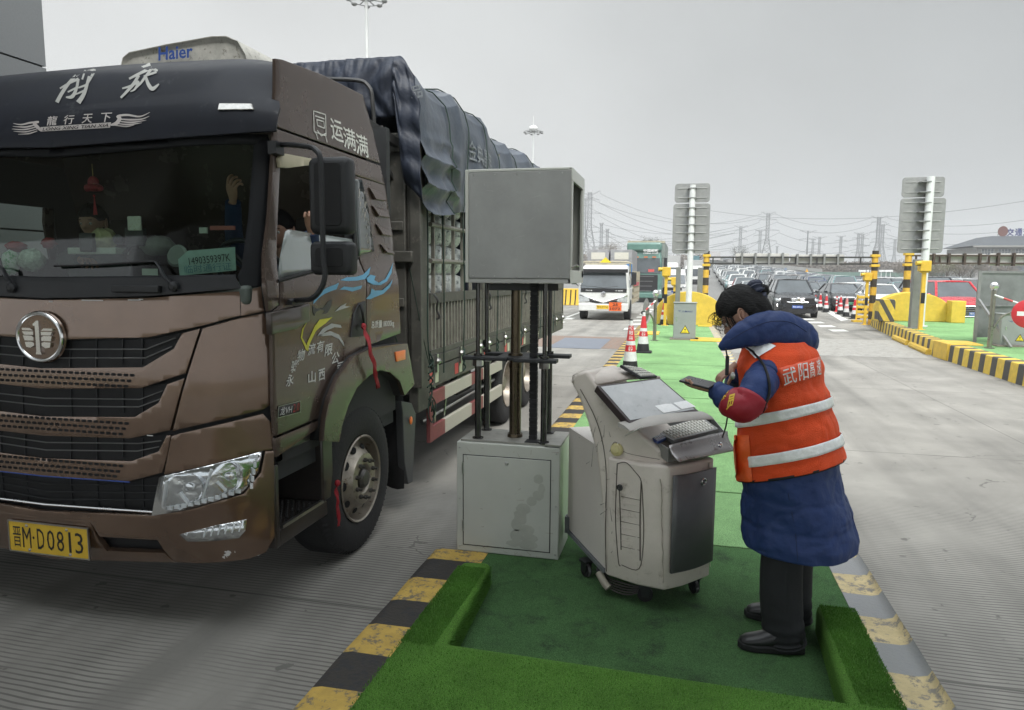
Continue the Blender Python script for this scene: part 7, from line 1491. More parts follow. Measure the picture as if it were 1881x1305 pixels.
for y in (17.4, 17.7, 18.0): mb.box((7.7, y - .015, ISZ + .09), (9.1, y + .015, ISZ + .11)); 
mb.box((7.7, 17.36, ISZ), (8.3, 17.42, ISZ + .08)); tag(mb.build('steel_grating', GALV, smooth=0), 'steel grating lying in front of the right control cabinet', 'grating')
# yellow plastic barriers
def wbar(c, yaw_, label, n=4, h=.85, w_=.9):
    M_ = frame(c, yaw_); mb = MB(); prof = [(-.25, 0), (.25, 0), (.16, h * .35), (.12, h), (-.12, h), (-.16, h * .35)]
    mb.loft([[M_ @ V((x, y, z)) for y, z in prof] for x in (-w_ / 2, w_ / 2)]); o = mb.build('water_barrier', YEL, bevel=.03, smooth=40)
    mb = MB()
    for k in range(n): x = -w_ / 2 + w_ * (k + .6) / n; mb.loft([[M_ @ V((x + dx, -.262, .04)), M_ @ V((x + dx + .02, -.170, h * .36)), M_ @ V((x + dx + .04, -.132, h * .93))] for dx in (0, .07)], caps=False, closed=False)
    mb.build('black_stripe', BLACK, o, smooth=0, solid=.004); return tag(o, label, 'barrier')
p = oz(1050, 561, 0); wbar(p, 4, 'yellow water-filled barrier with black stripes left of the white lorry', h=1.0, w_=1.15)
p = oz(1587, 592, 0); t = thing('folding_barrier', 'yellow slatted plastic barrier beside the cones and the striped post', 'barrier', p); mb = MB()
for k in range(5): mb.box((p.x - .30, p.y - .02 * k, .15 + .2 * k), (p.x + .35, p.y + .05 - .02 * k, .27 + .2 * k))
mb.build('slat_panel', YEL, t, bevel=.02); mb = MB(); mb.bar((p.x - .3, p.y, 0), (p.x - .3, p.y, 1.1), .05); mb.bar((p.x + .35, p.y, 0), (p.x + .35, p.y, 1.1), .05); mb.box((p.x - .45, p.y - .2, .0), (p.x - .1, p.y + .2, .08)); mb.build('barrier_frame', YEL, t)
# the group of cones and thin red posts between the lanes
cl = [(1494, 560, 1), (1502, 559, 0), (1506, 571, 1), (1517, 574, 1), (1521, 565, 0), (1543, 578, 1), (1549, 566, 0), (1554, 582, 2), (1569, 586, 1)]
nm_ = ['leftmost cone of the cluster near the dark sedan', 'half hidden cone just right of the leftmost one in the cluster', 'third cone from the left in the cluster by the dark sedan', 'front cone in the middle of the cluster by the dark sedan', 'small cone behind the middle of the cluster', 'front cone right of the two thin posts in the cluster', 'half hidden cone behind the front right cones of the cluster', 'pale faded cone near the right end of the cluster', 'rightmost cone of the cluster, beside the yellow slatted barrier']
for (a, b, k), n_l in zip(cl, nm_): p = oz(a, b, 0); cone(p.x, p.y, 0, .95, n_l, faded=k == 2, group='cones clustered between the lanes')
for i, (a, b, lb) in enumerate(((1482, 560, 'thin red and white lane post at the far left of the cone cluster'), (1489, 567, 'thin lane post just left of the leftmost cones'), (1497, 570, 'thin lane post between the leftmost cones'), (1529, 570, 'thin white-banded lane post left of the pair in mid cluster'), (1536, 573, 'thin red lane post right of the pair in mid cluster'))):
    p = oz(a, b, 0); mb = MB(); Mz = Matrix.Translation((p.x, p.y, 0)); mb.lathe([(.001, 0), (.11, 0), (.11, .03), (.045, .05), (.045, .30)], Mz, 14, 0)
    for k in range(6): mb.lathe([(.042, .30 + .085 * k), (.042, .385 + .085 * k)], Mz, 14, 1 - k % 2)
    tag(mb.build('lane_post', [mat('cone_red', (.5, .022, .03)), mat('cone_white', (.6, .6, .59))], smooth=40), lb, 'lane post', 'thin red and white lane posts')
# yellow plates lying on the turf
tag(MB().box((.25, 18.6, .172), (1.05, 19.5, .20)).build('yellow_plate', YEL, bevel=.005), 'yellow plate on the turf by the kerb, behind the person', 'plate'); tag(MB().box((-1.2, 20.2, .172), (-.6, 21.2, .20)).build('yellow_plate', YEL, bevel=.005), 'yellow plate on the turf near the yellow camera post, left edge', 'plate')
tag(MB().box((.55, 24, .172), (1.0, 24.35, .20)).build('yellow_plate', YEL, bevel=.005), 'small yellow plate at the foot of the arched barrier', 'plate')
# ---------------- cars ----------------
CGL = mat('car_glass', (.06, .07, .075), .10, 0, coat=1., var=.25, scale=2); CTRIM = mat('car_trim', (.015, .015, .017), .5); TY = mat('car_tyre', (.02, .02, .021), .85)
CRIM = mat('car_rim', (.35, .35, .35), .35, .8); CHL = mat('car_headlamp', (.55, .57, .58), .15, .4, coat=1., var=.3, scale=20); PBLUE = mat('plate_blue', (.03, .10, .42), .5); PGREEN = mat('plate_green', (.12, .42, .26), .5)
PAINTS_ = {'white': (.62, .62, .60), 'black': (.018, .019, .022), 'grey': (.12, .125, .13), 'silver': (.36, .37, .37), 'red': (.50, .010, .022), 'navy': (.03, .05, .11), 'teal': (.13, .22, .22), 'brown': (.12, .08, .06)}
def cpaint(c): return mat('car_paint_' + c, PAINTS_[c], .28, .25 if c not in ('white', 'red') else 0, var=.06, coat=.55)
def car(kind, colr, lod, label=None, plate='blue', num='鄂A·289C2', bar=False, group='cars queuing for the toll lanes', face=None):
    """front faces -y, origin under the middle of the car"""
    H_, L_, W2 = {'sedan': (1.46, 4.6, .90), 'suv': (1.70, 4.65, .93), 'mpv': (1.85, 4.9, .93)}[kind]; s = H_ / 1.5; hl = .97 * (s if kind != 'sedan' else 1); h2 = L_ / 2
    root = thing('car', label, 'car', (0, 0, 0), group); P_ = cpaint(colr)
    st = [(-h2, .70, .34, .60), (-h2 + .08, .80, .25, .70), (-h2 + .35, W2 - .03, .20, .80), (-h2 + .9, W2, .19, .90), (-h2 + 1.35, W2, .19, .955), (0, W2, .19, .98), (h2 - .9, W2, .2, 1.0), (h2 - .3, W2 - .04, .24, .97), (h2, W2 - .14, .36, .86)]
    def sec(y, w_, zb, zt): zt *= hl / .97; return [V((x, y, z)) for x, z in ((-w_ * .86, zb), (-w_, zb + .12), (-w_, (zb + zt) * .52), (-w_ * .965, zt - .09), (-w_ * .86, zt), (-w_ * .4, zt + .03), (w_ * .4, zt + .03), (w_ * .86, zt), (w_ * .965, zt - .09), (w_, (zb + zt) * .52), (w_, zb + .12), (w_ * .86, zb))]
    mb = MB().loft([sec(*q) for q in st]); gb = [(-h2 + 1.25, .76, .965), (h2 - (.75 if kind == 'sedan' else .25), .76, 1.0)]; rf = [(-h2 + (2.0 if kind == 'sedan' else 1.85), .58), (h2 - (1.45 if kind == 'sedan' else .5), .58)]
    zg = hl - .0; zr_ = H_
    base = [V((-W2 * .90, gb[0][0], zg - .02)), V((W2 * .90, gb[0][0], zg - .02)), V((W2 * .90, gb[1][0], zg)), V((-W2 * .90, gb[1][0], zg))]; roof = [V((-W2 * .66, rf[0][0], zr_ - .03)), V((W2 * .66, rf[0][0], zr_ - .03)), V((W2 * .66, rf[1][0], zr_ - .03)), V((-W2 * .66, rf[1][0], zr_ - .03))]
    pm = MB() if lod else mb
    for k in range(4): mb.bar(base[k], roof[k], .085, .07)
    mid = [(base[1] + base[2]) / 2, (roof[1] + roof[2]) / 2]
    for sx_ in (1, -1): mb.bar(V((sx_ * abs(mid[0].x), mid[0].y, mid[0].z)), V((sx_ * abs(mid[1].x), mid[1].y, mid[1].z)), .06, .04)
    mb.loft([[V((x * .66 * W2 * 1.05, y, z)) for x, z in ((-1, zr_ - .05), (-.9, zr_ - .015), (-.4, zr_ + .015), (.4, zr_ + .015), (.9, zr_ - .015), (1, zr_ - .05))] for y in (rf[0][0] - .03, rf[0][0] + .2, rf[1][0] - .2, rf[1][0] + .05)])
    gl = MB(); gl.add(base + roof, [(0, 1, 5, 4), (1, 2, 6, 5), (2, 3, 7, 6), (3, 0, 4, 7)])
    yF = -h2; dk = MB(); dk.box((-.62, yF - .01, .24), (.62, yF + .12, .42)); dk.box((-.45, yF - .012, .50), (.45, yF + .1, .66 * (hl / .97)))
    if kind != 'sedan': dk.box((-.7, yF - .008, .22), (.7, yF + .2, .34))
    for sx_ in (1, -1):
        for y in (-h2 + .85, h2 - .88): dk.lathe([(.001, .0), (.36, .0), (.37, .02)], Matrix.Translation((sx_ * (W2 - .02), y, .34)) @ Matrix.Rotation(R(90 * sx_), 4, 'Y'), 20)
    hlm = []
    for sx_ in (1, -1):
        q = MB(); z0 = .60 * (hl / .97) + .02; q.loft([[V((sx_ * x, y, z)) for x, y, z in ((.46, yF - .005, z0 + .0), (.60, yF + .03, z0 - .01), (W2 - .08, yF + .14, z0 + .01), (W2 - .01, yF + .36, z0 + .09))], [V((sx_ * x, y, z)) for x, y, z in ((.44, yF + .02, z0 + .07), (.60, yF + .05, z0 + .12), (W2 - .10, yF + .18, z0 + .15), (W2 - .02, yF + .40, z0 + .16))]], caps=False, closed=False); hlm.append(q)
    wheels = []
    for sx_ in (1, -1):
        for y in (-h2 + .85, h2 - .88): wheels.append((sx_ * (W2 - .02), y, sx_))
    pl = MB().box((-.22, yF - .022, .38 if kind == 'sedan' else .44), (.22, yF - .008, .50 if kind == 'sedan' else .56))
    pmats = PBLUE if plate == 'blue' else PGREEN
    if lod == 0:
        mm = [P_, CGL, CTRIM, CHL, pmats]; mb.m = [0] * len(mb.f)
        for src, k in ((gl, 1), (dk, 2), (hlm[0], 3), (hlm[1], 3), (pl, 4)): mb.add(src.v, src.f, k)
        for x, y, sx_ in wheels: mb.cyl((x - sx_ * .2 if sx_ > 0 else x, y, .33), .33, .2, 14, 2, axis='x')
        bpy.data.objects.remove(root); o = mb.build('car', mm, smooth=40, bevel=0); return tag(o, label, 'car', group)
    b_ = mb.build('body', P_, root, smooth=45, bevel=.02); gl.build('windows', CGL, root, smooth=0); dk.build('grille', CTRIM, root, smooth=30)
    for q in hlm: q.build('headlight', CHL, root, solid=.02)
    pp = pl.build('number_plate', pmats, root, smooth=0)
    for x, y, sx_ in wheels:
        w_ = MB().lathe([(.2, -.12), (.30, -.12), (.335, -.09), (.335, .08), (.30, .10), (.21, .105)], Matrix.Translation((x - sx_ * .07, y, .335)) @ Matrix.Rotation(R(90 * sx_), 4, 'Y'), 24, caps=False).build('wheel', TY, root, smooth=40)
        m = MB(); Mx = Matrix.Translation((x - sx_ * .07, y, .335)) @ Matrix.Rotation(R(90 * sx_), 4, 'Y'); m.lathe([(.21, .1), (.2, .06), (.001, .05)], Mx, 20, caps=False)
        for k in range(5): a = 2 * math.pi * k / 5; m.bar(Mx @ V((0, 0, .09)), Mx @ V((.2 * math.cos(a), .2 * math.sin(a), .09)), .04, .03)
        m.build('rim', CRIM, w_)
    for sx_ in (1, -1): MB().ball((sx_ * (W2 + .10), -h2 + 1.45, hl + .05), (.10, .06, .07), 10).bar((sx_ * (W2 - .05), -h2 + 1.47, hl), (sx_ * (W2 + .06), -h2 + 1.45, hl + .03), .03).build('wing_mirror', P_, root)
    if lod == 2:
        if face == 'suv':   # wide chrome-winged grille
            g = MB(); 
            for z, x in ((.80, .60), (.87, .62)): g.tube([V((-x, yF + .02, z + .02)), V((-.2, yF - .02, z)), V((.2, yF - .02, z)), V((x, yF + .02, z + .02))], .009, 6)
            g.tube([V((-.74, yF + .06, .86)), V((-.5, yF + .0, .72)), V((-.3, yF - .03, .70)), V((.3, yF - .03, .70)), V((.5, yF + .0, .72)), V((.74, yF + .06, .86))], .014, 6); g.build('chrome_wing', CHROME, b_)
            MB().lathe([(.085, -.004), (.10, .0), (.085, .008)], Matrix.Translation((0, yF - .035, .81)) @ Matrix.Rotation(R(90), 4, 'X'), 24).build('round_emblem', CHROME, b_)
            m = MB(); 
            for s_ in (1, -1): m.bar((s_ * .045, yF - .045, .865), (s_ * .015, yF - .045, .815), .012); m.bar((s_ * .065, yF - .045, .835), (s_ * .03, yF - .045, .755), .012); m.bar((s_ * .03, yF - .045, .755), (0, yF - .045, .805), .012)
            m.build('emblem_letters', CHROME, b_, smooth=0); MB().box((-.70, yF - .02, .66), (.70, yF + .05, .90)).build('grille_panel', CTRIM, b_, bevel=.02)
            for s_ in (1, -1): MB().tube([(s_ * .80, yF + .13, .50), (s_ * .82, yF + .14, .62)], .03, 8).build('fog_lamp', mat('lit_lamp', (.8, .8, .8), .3, emit=(1, 1, 1, 2.)), root)
        if bar: MB().tube(spline([(-.86, yF + .22, .74), (-.5, yF + .0, .76), (.5, yF + .0, .76), (.86, yF + .22, .74)], 5), .014, 6).build('light_bar', mat('light_bar', (.75, .75, .75), .3, emit=(1, 1, 1, .8)), b_)
        if face == 'red':
            m = MB()
            for k in range(5): m.box((-.36, yF - .03, .42 + .07 * k), (.36, yF - .015, .435 + .07 * k))
            m.tube([(-.40, yF - .02, .40), (-.44, yF - .02, .56), (-.34, yF - .0, .78), (.34, yF - .0, .78), (.44, yF - .02, .56), (.40, yF - .02, .40), (-.40, yF - .02, .40)], .018, 6); m.build('grille_frame', CHROME, b_); MB().prism([(-.38, .40), (.38, .40), (.42, .56), (.33, .77), (-.33, .77), (-.42, .56)], lambda x, z: V((x, yF - .012, z)), lambda x, z: V((x, yF + .05, z))).build('grille_panel', CTRIM, b_)
        z0 = .38 if kind == 'sedan' else .44; text(num, lambda u, v: V((-.19 + .38 * u, yF - .024, z0 + .025 + .07 * v)), WHITE if plate == 'blue' else INK, pp, bold=.01)
        MB().tube([(.35 + .17 * math.cos(a), -h2 + 1.95, hl + .02 + .15 * math.sin(a)) for a in [R(20 * k) for k in range(10)]], .012, 6).build('steering_wheel', mat('pale_wheel', (.4, .4, .38), .5), root)
    return root
c = car('suv', 'black', 2, 'black SUV with a winged chrome grille and blue plate behind the person', face='suv'); put(c, (4.95, 33.0 + 2.3, 0), 0)
p = oy(1560, 560, 40); c = car('sedan', 'black', 2, 'black saloon with a light bar across its nose and a green plate', plate='green', num='AD88120', bar=True); put(c, (p.x, 40 + 2.3, 0), R(4))
p = oy(1632, 560, 37.5); c = car('sedan', 'white', 2, 'white saloon partly hidden behind the right black and yellow post', num='鄂A·5K06'); put(c, (p.x, 39.5, 0), R(-3))
p = oy(1762, 560, 29.5); c = car('suv', 'red', 2, 'bright red SUV behind the yellow arched barrier on the right', num='鄂A·8Q72', face='red'); put(c, (p.x + .2, 29.3 + 2.3, 0), R(7))
# protos for the queue
cols4 = [('white', .34), ('black', .22), ('grey', .16), ('silver', .14), ('navy', .05), ('teal', .04), ('brown', .03), ('red', .02)]
rc = random.Random(21); protos = {}
def pick():
    t = rc.random()
    for c_, p_ in cols4:
        t -= p_
        if t < 0: return c_
    return 'white'
words = {'black': 'black', 'white': 'white', 'grey': 'dark grey', 'silver': 'silver', 'navy': 'navy', 'teal': 'grey-green', 'brown': 'brown', 'red': 'red'}
kindw = {'sedan': 'saloon', 'suv': 'SUV', 'mpv': 'people carrier'}; spots = []
for lane in range(13):
    y = 46 + rc.uniform(0, 4) + (4 if lane < 2 else 0)
    while y < 235:
        sp = 3.45; x = (4.4 + sp * lane) + (y - 46) * (.030 - .006 * lane) + rc.uniform(-.25, .25)
        px = 1254 + 1290 * x / y; 
        if 1288 < px < 1905 and not (y > 150 and px > 1640): spots.append((x, y, lane))
        y += rc.uniform(5.9, 7.6) * (1 + max(0, y - 120) * .004)
spots += [(9.6, 44.5, 20), (12.9, 41.8, 20), (16.6, 38.0, 20), (20.2, 40.5, 20)]
spots.sort(key=lambda s_: s_[1]); seen = {}
rown = lambda y: 'front' if y < 60 else 'near' if y < 80 else 'middle' if y < 110 else 'far' if y < 155 else 'farthest'
rowcount = {}
ordn = ['first', 'second', 'third', 'fourth', 'fifth', 'sixth', 'seventh', 'eighth', 'ninth', 'tenth', 'eleventh', 'twelfth', 'thirteenth', 'fourteenth', 'fifteenth', 'sixteenth', 'seventeenth', 'eighteenth', 'nineteenth', 'twentieth']
placed = []
for x, y, lane in spots:
    k = rc.choice(['sedan', 'sedan', 'suv', 'suv', 'suv', 'mpv']); c_ = pick(); lod = 1 if y < 95 else 0
    key = (k, c_, lod)
    if key not in protos: protos[key] = car(k, c_, lod); o = protos[key]
    else: o = copy_tree(protos[key])
    z = terr(x, y) if y > 46 else 0; slope = (terr(x, y + 2) - terr(x, y - 2)) / 4
    o.location = (x, y, z + .012); o.rotation_euler = (math.atan(slope), 0, R(rc.uniform(-3, 3)) - math.atan2(.03 - .006 * min(lane, 12), 1)); placed.append((o, k, c_, x, y))
# labels: say colour, kind, depth in the queue and which one from the left
from collections import defaultdict
grp = defaultdict(list)
for o, k, c_, x, y in placed: grp[(k, c_, rown(y))].append((x / y, o))
for (k, c_, rw), L_ in grp.items():
    L_.sort(key=lambda t: t[0])
    for i, (_, o) in enumerate(L_): tag(o, ('%s %s in the %s rows of the queue' % (words[c_], kindw[k], rw)) if len(L_) == 1 else '%s %s, %s from the left in the %s rows of the queue' % (words[c_], kindw[k], ordn[min(i, 19)], rw), 'car', 'cars queuing for the toll lanes')
# ---------------- lorries and vans in the left lanes ----------------
LW = mat('lorry_white', (.60, .60, .58), .35, coat=.4, var=.06); BEI = mat('beige_steel', (.40, .36, .27), .55, .1, var=.2, scale=6)
def cabtruck(name, label, x, y, w_, H_, colr, wz0, wz1, cat='lorry', dep=1.7, nose=.12):
    t = thing(name, label, cat, (x, y, 0)); hw = w_ / 2
    secs = [(.45, .0, .97), (wz0 - .25, .0, 1.), (wz0, .02, 1.), (wz1, nose + .10, .92), (H_ - .06, nose + .22, .86), (H_, nose + .34, .80)]
    def ring(z, dy, k): return [V((x - hw * k, y + dy + .10, z)), V((x - hw * k * .9, y + dy, z)), V((x + hw * k * .9, y + dy, z)), V((x + hw * k, y + dy + .10, z)), V((x + hw * k, y + dep, z)), V((x - hw * k, y + dep, z))]
    b_ = MB().loft([ring(*q) for q in secs]).build('cab', colr, t, bevel=.03, smooth=40)
    f = lambda u, z: V((x + (u - .5) * w_ * .9 * (1 - .08 * (z - wz0) / (wz1 - wz0)), y - .012 + .02 + (nose + .08) * (z - wz0) / (wz1 - wz0) - .02, z))
    MB().add([f(0, wz0), f(1, wz0), f(1, wz1), f(0, wz1)], [(0, 1, 2, 3)]).build('windscreen', CGL, t, smooth=0, solid=.01)
    MB().add([(x + hw * .995, y + .25, wz0 + .03), (x + hw * .995, y + dep * .72, wz0 + .03), (x + hw * .93, y + dep * .72, wz1), (x + hw * .93, y + .38, wz1)], [(0, 1, 2, 3)]).build('side_window', CGL, t, smooth=0, solid=.01)
    for s_ in (1, -1):
        MB().cyl((x + s_ * hw - (.26 if s_ > 0 else 0), y + .95, .42), .42, .26, 24, axis='x').build('wheel', TY, t)
        MB().box((x + s_ * (hw + .16) - .10, y - .05, wz0 + .15), (x + s_ * (hw + .16) + .10, y + .02, wz1 + .02)).bar((x + s_ * hw * .95, y + .1, wz1), (x + s_ * (hw + .16), y - .02, wz1 + .02), .03).bar((x + s_ * hw, y + .1, wz0 + .1), (x + s_ * (hw + .16), y - .02, wz0 + .2), .03).build('mirror', CTRIM, t, bevel=.01)
        MB().tube([f(.5 - .0, wz0 + .01), f(.5 - .0 + s_ * .2, wz0 + .07), f(.5 + s_ * .42 - .1, wz0 + .10)], .012, 5).build('wiper', CTRIM, t)
    return t, b_
WT, wb_ = cabtruck('lorry', 'small white flatbed lorry with an orange hazard plate, facing the camera', -3.09, 28.6, 2.08, 2.25, LW, 1.30, 1.93)
x, y = -3.09, 28.6
MB().box((x - .95, y - .03, 1.93), (x + .95, y + .12, 2.08)).build('sun_visor', CTRIM, WT, bevel=.02)
mb = MB(); mb.loft([[V((x + s, y - .02, 1.06 - .30 * (1 - abs(s) / .96)))  for s in (-.96, -.5, 0, .5, .96)], [V((x + s, y - .02, 1.00 - .30 * (1 - abs(s) / .96))) for s in (-.96, -.5, 0, .5, .96)]], caps=False, closed=False); mb.build('grille_line', CHROME, wb_, solid=.02); mb = MB(); mb.loft([[V((x + s, y - .015, 1.00 - .30 * (1 - abs(s) / .96))) for s in (-.7, -.4, 0, .4, .7)], [V((x + s, y - .015, .84 - .20 * (1 - abs(s) / .96))) for s in (-.7, -.4, 0, .4, .7)]], caps=False, closed=False); mb.build('grille', CTRIM, wb_, solid=.01)
MB().box((x - .93, y - .012, 1.14), (x + .93, y - .002, 1.29)).build('cowl_panel', CTRIM, wb_)
for s in (1, -1):
    MB().add([(x + s * .55, y - .03, .78), (x + s * .96, y - .0, .74), (x + s * .97, y - .0, 1.05), (x + s * .60, y - .03, .93)], [(0, 1, 2, 3)]).build('headlight', CHL, WT, solid=.03, smooth=0)
    MB().ball((x + s * .78, y - .02, .55), (.11, .03, .05), 10).build('fog_lamp', CHL, WT)
MB().lathe([(.09, 0), (.10, .01), (.07, .02), (.001, .01)], Matrix.Translation((x, y - .02, 1.07)) @ Matrix.Rotation(R(90), 4, 'X'), 20).build('round_emblem', CHROME, wb_)
MB().box((x - 1.0, y - .05, .38), (x + 1.0, y + .12, .68)).build('bumper', LW, WT, bevel=.03)
pp = MB().box((x - .26, y - .065, .47), (x + .22, y - .05, .62)).build('number_plate', MATS['plate_yellow'], WT, smooth=0); text('鄂A·JM763', flatq(x - .24, .49, x + .20, .60, y - .067), INK, pp)
hp = MB().box((x + .24, y - .075, .40), (x + .74, y - .06, .74)).build('hazard_plate', mat('hazard_orange', (.70, .12, .02), .5), WT, smooth=0); text('25', flatq(x + .38, .60, x + .60, .71, y - .077), INK, hp, bold=.03); text('1072', flatq(x + .29, .43, x + .69, .54, y - .077), INK, hp, bold=.03)
mb = MB(); mb.box((x + .24, y - .0765, .565), (x + .74, y - .0755, .575)); mb.build('hazard_line', INK, hp, smooth=0)
mb = MB(); mb.tube(spline([(x - .98, y + .9, 1.9), (x - .99, y + .7, 2.22), (x - .90, y + .6, 2.36), (x, y + .6, 2.38), (x + .90, y + .6, 2.36), (x + .99, y + .7, 2.22), (x + .98, y + .9, 1.9)], 4), .035, 8)
for k in range(7): mb.bar((x - .8 + .27 * k, y + .6, 2.2), (x - .8 + .27 * k, y + .6, 2.42), .04)
mb.build('roof_rack', BEI, WT); wtri = MB().prism([(x - .24, 2.34), (x + .24, 2.34), (x, 2.56)], lambda u, v: V((u, y + .5, v)), lambda u, v: V((u, y + .53, v))).build('roof_sign', mat('sign_yellow', (.7, .55, .03), .5), WT)
text('卡车之家', flatq(x - .74, 1.18, x - .45, 1.24, y - .016), WHITE, wb_); text('卡车网', flatq(x + .45, 1.18, x + .78, 1.24, y - .016), WHITE, wb_)
MB().box((x - 1.0, y + 1.8, .62), (x + 1.06, y + 6.0, .80)).build('flatbed', BEI, WT)
for s in (1, -1):
    mb = MB(); X = x + s * 1.05
    for z in (.85, 1.1, 1.35, 1.6): mb.box((X - .02, y + 1.9, z), (X + .02, y + 6.0, z + .16))
    k = y + 1.9
    while k < y + 6: mb.box((X - .035, k, .7), (X + .035, k + .06, 2.0)); k += .8
    mb.build('bed_side', [BEI], WT, smooth=0)
mb = MB(); mb.box((x - 1.0, y + 1.82, .8), (x + 1.0, y + 1.88, 2.35)); mb.build('bed_front', BEI, WT, smooth=0)
MB().box((x + 1.07, y + 2.2, 1.36), (x + 1.09, y + 5.5, 1.52)).build('red_tape_strip', mat('tape_red', (.45, .03, .04)), WT)
for s_, lb in ((-1, 'left grey slab crate on the small white lorry'), (1, 'right grey slab crate on the small white lorry')):
    cr_ = MB().box((x + .02 + (s_ - 1) * .50 + .02, y + 2.1, .82), (x + .96 + (s_ - 1) * .50, y + 5.6, 2.92)).build('slab_crate', mat('crate_grey', (.25, .25, .255), .7, var=.2), bevel=.02); tag(cr_, lb, 'crate', 'grey crates on the small white lorry'); cx = x + .02 + (s_ - 1) * .5 + .49
    MB().box((cx - .30, y + 2.09, 2.50), (cx + .30, y + 2.10, 2.80)).build('crate_label', mat('label_offwhite', (.5, .48, .42), .7, var=.1, scale=30), cr_, smooth=0)
MB().box((x + .70, y + 1.70, 1.75), (x + 1.0, y + 1.8, 2.3)).build('blue_can', mat('can_blue', (.03, .14, .35), .4), WT)
# green box lorry behind it
GRN = mat('lorry_green', (.09, .18, .15), .4, coat=.4, var=.15, scale=2); y = 48.; xg = -2.55
GT, gb_ = cabtruck('lorry', 'tall green box lorry with white lettering over its cab, behind the small white lorry', xg, y, 2.5, 3.55, GRN, 1.95, 2.95, dep=2.2)
MB().box((xg - 1.15, y + .1, 3.40), (xg + 1.15, y + 1.8, 4.0)).build('roof_deflector', GRN, gb_, bevel=.15, bseg=3); MB().box((xg - 1.0, y - .03, .75), (xg + .95, y + .0, 1.85)).build('grille_black', CTRIM, gb_, bevel=.02)
mb = MB(); [mb.box((xg - .5 + .1 * k, y - .05, 1.72 - .32 * k), (xg + .7 - .06 * k, y - .02, 1.76 - .32 * k)) for k in range(4)]; mb.build('grille_bar', mat('satin_trim', (.25, .25, .25)), gb_, smooth=0)
text('中国邮政', flatq(xg - .05, 3.36, xg + .95, 3.55, y + .05), WHITE, gb_, bold=.02); text('CHINA POST', flatq(xg - .05, 3.22, xg + .95, 3.32, y + .03), WHITE, gb_, bold=.01)
mb = MB(); [mb.box((xg + a, y + .0, 2.98), (xg + a + .25, y + .06, 3.06)) for a in (-.6, .0, .55)]; mb.build('marker_lamp', mat('marker_orange', (.5, .12, .03)), gb_); MB().box((xg + .3, y - .0, 2.0), (xg + .7, y + .04, 2.22)).build('dash_sign', mat('dash_red', (.5, .08, .08)), GT)
for s in (1, -1): MB().box((xg + s * 1.0 - .2, y - .05, .55), (xg + s * 1.0 + .2, y + .05, .85)).build('headlight', CHL, GT, bevel=.02)
MB().box((xg - 1.25, y - .04, .3), (xg + 1.25, y + .2, .62)).build('bumper', GRN, GT, bevel=.04)
bx_ = MB().box((xg - 1.27, y + 2.4, .95), (xg + 1.27, y + 14, 4.18)).build('cargo_box', mat('cargo_grey_green', (.20, .235, .21), .6, var=.15, scale=1), GT, bevel=.03); MB().box((xg - 1.28, y + 2.37, 4.05), (xg + 1.28, y + 2.42, 4.20)).build('box_rim', BEI, bx_)
for k in range(2): MB().cyl((xg - 1.2, y + 9 + 1.4 * k, .5), .5, 2.4, 24, axis='x').build('wheel', TY, GT)
# white van, more trucks farther back
y = 58.; xv = -.62
VT, vb_ = cabtruck('van', 'white van to the right of the green lorry, with a blue plate', xv, y, 1.9, 2.3, LW, 1.15, 1.85, cat='van', dep=4.6, nose=.45)
MB().box((xv - .22, y - .06, .45), (xv + .22, y - .03, .58)).build('number_plate', PBLUE, VT); MB().box((xv - .6, y - .03, .62), (xv + .6, y + .01, .85)).build('grille', CTRIM, vb_, bevel=.02)
for s in (1, -1): MB().ball((xv + s * .75, y - .0, .90), (.16, .06, .10), 10).build('headlight', CHL, VT)
for xx, yy, w_, H_, m, lb in ((-1.55, 74, 2.45, 3.1, LW, 'white-cabbed box lorry half hidden behind the green lorry'), (1.3, 92, 2.3, 3.0, LW, 'distant white lorry left of the sign pole'), (-5.4, 80, 2.4, 3.0, mat('lorry_teal', (.05, .16, .15), .4), 'teal lorry far behind the green one'), (2.9, 120, 2.4, 3.2, LW, 'far white lorry to the right of the near sign pole')):
    t, b_ = cabtruck('lorry', lb, xx, yy, w_, H_, m, 1.7, 2.6, dep=2.0); MB().box((xx - w_ / 2 - .03, yy + 2.2, .95), (xx + w_ / 2 + .03, yy + 9, H_ + .75)).build('cargo_box', mat('box_pale_grey', (.34, .34, .33), .6, var=.1), t, bevel=.03)
    MB().box((xx - w_ * .42, yy - .03, .6), (xx + w_ * .42, yy + .0, 1.3)).build('grille', CTRIM, b_)
